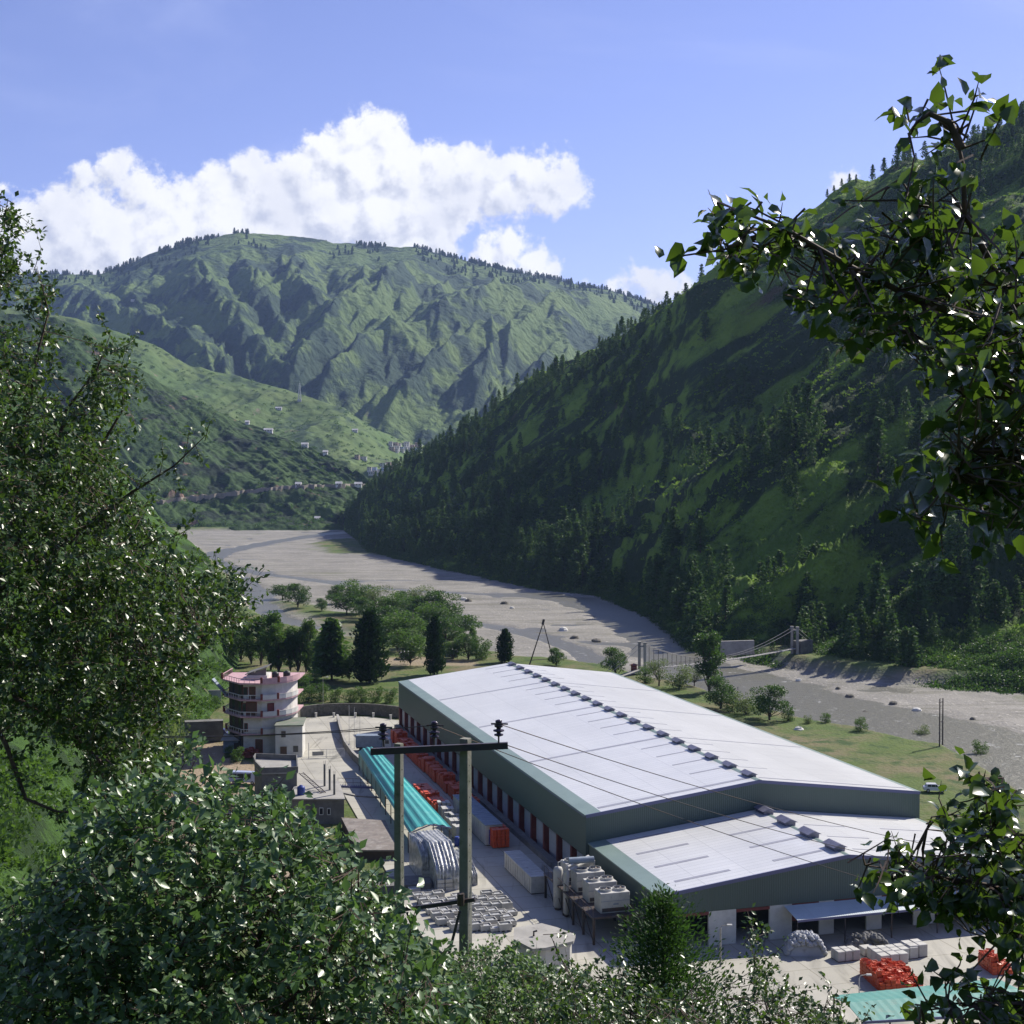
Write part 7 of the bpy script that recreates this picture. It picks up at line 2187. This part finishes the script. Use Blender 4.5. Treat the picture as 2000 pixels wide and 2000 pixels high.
def crown(name, label, cat, base, trunk_pts, trunk_r, spines, starts, dirs_bias, nl, leafsz, lm, wm, seed, spread=.5, big=False, twl=.6, clump=None, skip=.0):
    """spines: main limbs as point lists; starts: points where leafy twigs grow; each twig carries nl leaves"""
    rg = np.random.default_rng(seed)
    t = thing(name, label, cat, base)
    m = MB(); m.tube(trunk_pts, trunk_r, 9)
    m.build('trunk', wm, t, True)
    tops = [p for s in spines for p in along([Vector(q) for q in s], .12)]
    if not tops: tops = [Vector(trunk_pts[-1])]
    for s in spines:
        k = len(s); r0 = trunk_r[-1] * .33
        m = MB(); m.tube(s, [max(.003, r0 * (1 - (i + .5) / k)) for i in range(k)], 6, caps=False); m.build('branch', wm, t, True)
    C_, O_, S_, U_ = [], [], [], []
    tw = MB()
    T = np.array([tuple(p) for p in tops])
    for s in starts:
        if rg.random() < skip: continue
        p = np.array(tuple(s))
        dd = T - p; j = np.argmin((dd ** 2).sum(1))
        away = unit(p - T[j]) if np.linalg.norm(dd[j]) > .05 else np.zeros(3)
        d = unit(away * .8 + np.array(dirs_bias) + rg.normal(0, spread, 3))
        L_ = twl * rg.uniform(.6, 1.3)
        n_ = int(nl * rg.uniform(.7, 1.3))
        f = np.sort(rg.random(n_)); f[-1] = 1.0
        bend = rg.normal(0, .15, 3)
        path = p + np.outer(f, d) * L_ + np.outer(f ** 2, bend) * L_ + rg.normal(0, leafsz * .35, (n_, 3))
        C_.append(path)
        ld = unit(d * .5 + rg.normal(0, .8, (n_, 3)) + np.array([0, 0, -.25]))
        O_.append(ld); S_.append(rg.uniform(.55, 1.25, n_) * leafsz)
        e = p + d * L_ + bend * L_
        if .08 < np.linalg.norm(dd[j]) < 1.5 and rg.random() < (1 if big else .4): tw.tube([tuple(T[j]), tuple((T[j] + p) / 2 + rg.normal(0, .02, 3)), tuple(p)], [.007, .005, .004], 3, caps=False)
        tw.tube([tuple(p - d * .1), tuple(p + d * L_ * .5 + bend * L_ * .25), tuple(e)], [.004 + leafsz * .02, .003 + leafsz * .015, .0015], 3, caps=False)
    C_ = np.concatenate(C_); O_ = np.concatenate(O_); S_ = np.concatenate(S_)
    up = unit(np.array([.15, -.25, 1.0]) + rg.normal(0, .45, (len(C_), 3)))
    if big: V, F = leaf7(C_, O_, S_, up, .78, rg)
    else:
        V, F = leaf7(C_, O_, S_, up, .62, rg)
        # lighter leaf: four triangles are enough at this size
        n_ = len(C_); o = unit(O_); r = unit(np.cross(o, up)); u = np.cross(r, o); s = S_[:, None]
        a = C_; b = C_ + o * s; l = C_ + o * s * .45 + r * s * .30 + u * s * .10; q = C_ + o * s * .45 - r * s * .30 + u * s * .10
        V = np.stack([a, l, b, q], 1).reshape(-1, 3); k = np.arange(n_) * 4
        F = np.concatenate([np.stack([k, k + 1, k + 2], 1), np.stack([k, k + 2, k + 3], 1)])
    M = (Matrix.Translation(t.location)).inverted()
    V = V - np.array(tuple(t.location))
    cr = mesh_np('crown', V, F, lm); cr.parent = t
    prop(tw.build('twigs', wm, cr), kind='stuff')
    return t
def spine(pts, ys):
    if isinstance(ys, (int, float)): ys = [ys] * len(pts)
    return [D(a, b, y) for (a, b), y in zip(pts, ys)]
# --- big leafy tree on the left
YL = 18.0
sL = [spine([(-150, 1650), (-60, 1350), (-20, 1000), (-10, 700), (5, 480), (14, 395)], [18, 18, 18, 18, 18, 18]),
      spine([(-60, 1300), (20, 1050), (50, 850), (70, 700), (95, 610), (72, 520)], 17.6),
      spine([(-40, 1200), (90, 950), (130, 800), (190, 720), (215, 655)], 18.3),
      spine([(0, 1150), (150, 1040), (260, 960), (340, 910), (402, 850)], 17.4),
      spine([(-30, 1250), (120, 1170), (260, 1130), (380, 1150), (478, 1165)], 18.2),
      spine([(-30, 1300), (120, 1300), (250, 1300), (360, 1290), (400, 1255)], 17.2),
      spine([(0, 1350), (100, 1400), (180, 1470), (260, 1560), (310, 1610)], 17.0),
      spine([(-50, 1350), (10, 1450), (50, 1560), (110, 1585), (200, 1590), (290, 1640)], 16.6),
      spine([(90, 1000), (180, 900), (240, 800), (240, 740)], 18.6),
      spine([(120, 1150), (240, 1080), (330, 1050), (360, 1040)], 19.0),
      spine([(150, 1250), (300, 1230), (400, 1210), (455, 1240)], 18.8)]
polyL = [(-60, 800), (30, 860), (75, 880), (120, 900), (180, 860), (215, 890), (215, 950), (250, 990), (290, 1030), (330, 1080), (380, 1130), (450, 1150), (475, 1185), (430, 1230), (385, 1260), (370, 1310), (320, 1350),
         (300, 1420), (265, 1480), (240, 1500), (170, 1480), (130, 1440), (60, 1400), (20, 1420), (-60, 1450)]
stL = branchlets([(-60, 600), (30, 660), (90, 780), (150, 820), (190, 800), (210, 860), (180, 900), (-60, 900)], 200, YL, 1.2, 6) + branchlets(polyL, 1750, YL, 1.5, 1)
for s in sL: stL += [p for p in along(s, .16)]
stL += branchlets([(-40, 380), (20, 390), (42, 480), (38, 560), (0, 600), (-40, 600)], 60, YL, .3, 2)
stL += branchlets([(60, 560), (110, 540), (110, 640), (95, 740), (60, 760), (40, 700)], 26, YL, .3, 3)
stL += branchlets([(180, 700), (240, 670), (235, 760), (200, 800), (150, 850), (140, 780)], 45, YL, .4, 4)
stL += branchlets([(150, 1480), (270, 1480), (330, 1580), (250, 1600), (180, 1560)], 110, 17.2, .8, 5)
bz = nz(D(-150, 1650, 18).x, 18) - .5
tb = D(-190, 1700, 18)
crown('leafy_tree', 'tall glossy-leaved tree filling the left side of the picture', 'tree', (tb.x, 18, bz), [(tb.x, 18, bz), (tb.x + .1, 18, (bz + tb.z) / 2), tuple(D(-150, 1650, 18)), tuple(D(-60, 1350, 18))], [.26, .22, .16, .12],
      sL, stL, (.25, -.05, .25), 24, .085, M_lf1, M_twig, 11, .6, twl=.42)
# --- big bush tree at the lower left
sB = [spine([(330, 2150), (330, 1900), (350, 1700), (400, 1560)], 13), spine([(330, 2100), (180, 1900), (120, 1750), (90, 1700)], 13.3), spine([(350, 2100), (500, 1850), (560, 1680), (590, 1600)], 12.7),
      spine([(380, 2150), (620, 1900), (700, 1750), (700, 1690)], 12.5), spine([(300, 2000), (250, 1750), (260, 1620), (300, 1540)], 13.6), spine([(400, 2150), (700, 1980), (830, 1900)], 12.6)]
polyB = [(a_, b2 + 28) for a_, b2 in [(-60, 1790), (30, 1740), (95, 1690), (150, 1640), (170, 1580), (240, 1540), (300, 1505), (370, 1492), (430, 1515), (520, 1545), (590, 1570), (640, 1600), (655, 1650), (700, 1690), (745, 1730), (765, 1790),
         (800, 1830), (835, 1880), (880, 1930), (915, 2100), (-60, 2100)]]
stB = branchlets(polyB, 1900, 13, 1.0, 21)
bb = D(350, 2150, 13); zb_ = nz(bb.x, 13) - .4
crown('bush_tree', 'dense bushy tree with broad grey-green leaves at the lower left', 'tree', (bb.x, 13, zb_), [(bb.x, 13, zb_), (bb.x, 13.05, (zb_ + bb.z) / 2 + .05), tuple(bb + Vector((0, 0, .1)))], [.16, .14, .11],
      sB, stB, (.05, -.15, .45), 20, .104, M_lf2, M_twig, 12, .55, twl=.36)
# --- lower centre shrubs
def low(name, label, poly, n, y, sd_, nl, sz, lm, seed, base, sp, tw=.3, bias=(0, -.1, .5), cat='tree', spread=.5, dn=0):
    poly = [(a_, b2 + dn) for a_, b2 in poly]
    st = branchlets(poly, n, y, sd_, seed)
    for s in sp: st += along(s, .3)
    b = D(base[0], base[1], y); z0 = nz(b.x, y) - .3
    if z0 > b.z - .3: z0 = b.z - .6
    crown(name, label, cat, (b.x, y, z0), [(b.x, y, z0), (b.x + .05, y, (z0 + b.z) / 2), tuple(b)], [.10, .08, .055], sp, st, bias, nl, sz, lm, M_twig, seed, spread, twl=tw)
low('young_tree', 'pale fine-leaved young tree just right of the near concrete pole', [(860, 2080), (868, 1900), (905, 1850), (960, 1828), (1010, 1850), (1060, 1880), (1100, 1920), (1140, 1990), (1160, 2080)], 800, 19, 1.2, 18, .078, M_lf4, 31, (990, 2090),
    [spine([(990, 2090), (960, 1950), (950, 1850)], 19), spine([(990, 2090), (1050, 1980), (1070, 1910)], 18.6), spine([(985, 2080), (900, 1990), (890, 1900)], 19.4)], dn=22)
low('apple_tree', 'loose twiggy tree in front of the conifer and the concrete tank', [(1060, 1900), (1100, 1850), (1150, 1870), (1200, 1890), (1260, 1900), (1330, 1930), (1400, 1960), (1450, 2000), (1450, 2080), (1080, 2080), (1090, 1960)], 420, 17, 1.2, 16, .082, M_lf1, 32, (1240, 2100),
    [spine([(1240, 2100), (1150, 1980), (1085, 1850), (1075, 1825)], 17), spine([(1240, 2100), (1290, 2000), (1380, 1900)], 16.6), spine([(1240, 2090), (1230, 1960), (1210, 1890)], 17.4)], .34, dn=38)
low('sapling', 'slender sapling with a thin leafy stem in front of the annex doors', [(1400, 2080), (1420, 1960), (1460, 1940), (1470, 1890), (1455, 1830), (1470, 1815), (1500, 1870), (1505, 1930), (1560, 1950), (1620, 1960), (1680, 2000), (1700, 2080)], 230, 18, .8, 14, .08, M_lf1, 33, (1530, 2100),
    [spine([(1530, 2100), (1500, 1980), (1480, 1900), (1458, 1812)], 18), spine([(1530, 2090), (1430, 1990), (1415, 1930)], 17.5), spine([(1540, 2095), (1600, 2010), (1620, 1935)], 18.3)], .3)
# --- dark conifer
cb = D(1295, 1735, 34); zc = nz(cb.x, 34)
h_ = cb.z - zc
# finer needles for the near conifer
def near_conifer():
    rg = np.random.default_rng(9)
    wood = MB(); wood.local = True; wood.tube([(0, 0, -.4), (0, 0, h_ * .5), (0, 0, h_ * .98)], [.2, .12, .02], 8)
    Cn, On, Sn = [], [], []
    for i in range(150):
        f = .1 + .88 * (i + rg.random()) / 150; rad = 5.4 * (1 - f) ** .72 * (.75 + .35 * math.sin(i * 1.7)) + .06
        for j in range(5):
            a = rg.random() * 6.28; L_ = rad * rg.uniform(.65, 1.15); d = np.array([math.cos(a), math.sin(a), .25])
            m_ = int(14 + L_ * 34); q = rg.random(m_) ** .65
            Cn.append(np.outer(q, d * L_) + np.array([0, 0, f * h_]) + rg.normal(0, .09 + .05 * L_, (m_, 3))); On.append(np.tile(d + np.array([0, 0, .5]), (m_, 1))); Sn.append(rg.uniform(.08, .19, m_))
    Cn = np.concatenate(Cn); On = np.concatenate(On); Sn = np.concatenate(Sn)
    V, F = tufts(Cn, On, Sn, .32, 0, rg)
    t = thing('conifer', 'dark feathery conifer in front of the corner of the annex', 'conifer', (cb.x, 34, zc))
    w = wood.build('trunk', M_bark); w.parent = t
    c = mesh_np('crown', V, F, leaf_mat('conifer_needles', (0.02, 0.05, 0.014), (0.042, 0.095, 0.025), .6, .2, .25)); c.parent = t
near_conifer()
for o in [o for o in C.objects if o.name.startswith('Cube')]: bpy.data.objects.remove(o)
# --- near branches on the right, broad leaves
YR = 6.0
sR = [spine([(2120, 700), (1950, 640), (1800, 590), (1660, 520), (1540, 450), (1440, 410), (1400, 395)], [6.4, 6.2, 6, 5.9, 5.8, 5.8, 5.8]),
      spine([(2100, 760), (1960, 560), (1885, 420), (1880, 320), (1868, 262), (1840, 230)], [6.3, 6.1, 5.9, 5.9, 5.9, 5.9]),
      spine([(2100, 780), (1980, 720), (1860, 680), (1740, 640), (1690, 600)], [6.5, 6.4, 6.2, 6.1, 6.1]),
      spine([(2120, 900), (1980, 880), (1900, 880), (1840, 960), (1800, 1010)], [6.2, 6, 5.9, 5.8, 5.8]),
      spine([(1800, 590), (1820, 500), (1790, 400), (1760, 350)], 6.1), spine([(1960, 560), (2010, 480), (2040, 400)], 6.0), spine([(1540, 450), (1450, 470), (1410, 490)], 5.8),
      spine([(2100, 800), (1980, 780), (1880, 770)], 6.0), spine([(1878, 290), (1855, 240), (1815, 222), (1790, 240), (1775, 260)], 5.9), spine([(1878, 260), (1835, 240), (1822, 262)], 5.95)]
def leafy(sp, rgs, step=.06, sd_=.05):
    out = []
    rg = np.random.default_rng(rgs)
    for s in sp:
        for p in along(s, step): out.append(p + Vector(rg.normal(0, sd_, 3)))
    return out
stR = leafy(sR, 3, .085) + branchlets([(1400, 400), (1500, 430), (1640, 500), (1760, 540), (1850, 480), (1900, 430), (1960, 500), (2060, 560), (2060, 760), (1960, 740), (1880, 760), (1800, 700), (1700, 700), (1660, 650), (1600, 620), (1520, 560), (1420, 500)], 135, 6.1, .38, 41)
stR += branchlets([(1740, 380), (1800, 360), (1850, 400), (1870, 480), (1820, 520), (1750, 500)], 22, 6.0, .2, 42)
stR += branchlets([(1850, 850), (2060, 800), (2060, 1030), (1960, 1000), (1860, 1010), (1790, 1020), (1780, 990), (1850, 930)], 70, 6.0, .28, 43)
stR += branchlets([(1860, 760), (2060, 720), (2060, 820), (1900, 830)], 16, 6.0, .25, 44)
tr = D(2120, 1200, 6.8); z0 = 51.0
crown('broadleaf_tree', 'near tree with broad pointed leaves reaching in from the upper right', 'tree', (tr.x + .2, 6.8, z0), [(tr.x + .2, 6.8, z0), (tr.x + .15, 6.8, 53.5), tuple(D(2130, 900, 6.6)), tuple(D(2120, 700, 6.5))], [.13, .12, .09, .07],
      sR, stR, (-.25, -.15, .0), 7, .09, M_lf3, M_twig, 13, .6, big=True, twl=.16)
sR2 = [spine([(2120, 1780), (2000, 1740), (1880, 1720), (1760, 1700), (1690, 1690)], 7), spine([(2100, 1760), (1990, 1680), (1940, 1590), (1925, 1520)], 7.1), spine([(2100, 1800), (1980, 1640), (1860, 1625), (1810, 1620)], 7.2),
       spine([(2120, 1980), (2000, 1960), (1900, 1960), (1800, 1960)], 6.8), spine([(2100, 1850), (2000, 1850), (1950, 1840)], 7.0)]
stR2 = leafy(sR2, 5) + branchlets([(1690, 1680), (1760, 1670), (1830, 1640), (1900, 1650), (1980, 1620), (2060, 1640), (2060, 1860), (1990, 1850), (1940, 1800), (1880, 1790), (1800, 1760), (1720, 1730)], 105, 7.1, .3, 51)
stR2 += branchlets([(1900, 1520), (1960, 1510), (1990, 1600), (1940, 1620)], 12, 7.1, .2, 52)
stR2 += branchlets([(1780, 1990), (1830, 1950), (1960, 1950), (2060, 1900), (2060, 2080), (1780, 2080)], 45, 6.9, .3, 53)
t2 = D(2130, 2000, 7.4)
crown('broadleaf_sapling', 'near leafy branches reaching in over the annex from the lower right', 'tree', (t2.x + .2, 7.4, 49.5), [(t2.x + .2, 7.4, 49.5), (t2.x + .1, 7.4, (49.5 + t2.z) / 2), tuple(t2), tuple(D(2120, 1780, 7.2))], [.08, .07, .06, .05],
      sR2, stR2, (-.25, -.1, .0), 7, .09, M_lf3, M_twig, 14, .6, big=True, twl=.16)
# ------------------------------------------------------------------ air
def haze():
    m = bpy.data.materials.new('haze_air'); m.use_nodes = True; nt = m.node_tree; nt.nodes.clear()
    out = nt.nodes.new('ShaderNodeOutputMaterial'); v = nt.nodes.new('ShaderNodeVolumePrincipled')
    v.inputs['Color'].default_value = (0.42, 0.58, 1.0, 1); v.inputs['Density'].default_value = 0.000033; v.inputs['Anisotropy'].default_value = 0.2
    nt.links.new(v.outputs[0], out.inputs['Volume'])
    b = MB(); b.box(-6000, -1500, -10.5, 6000, 7500, 1300)
    prop(b.build('haze', m), 'thin blue air between the camera and the mountains', 'haze', None, 'stuff')
haze()
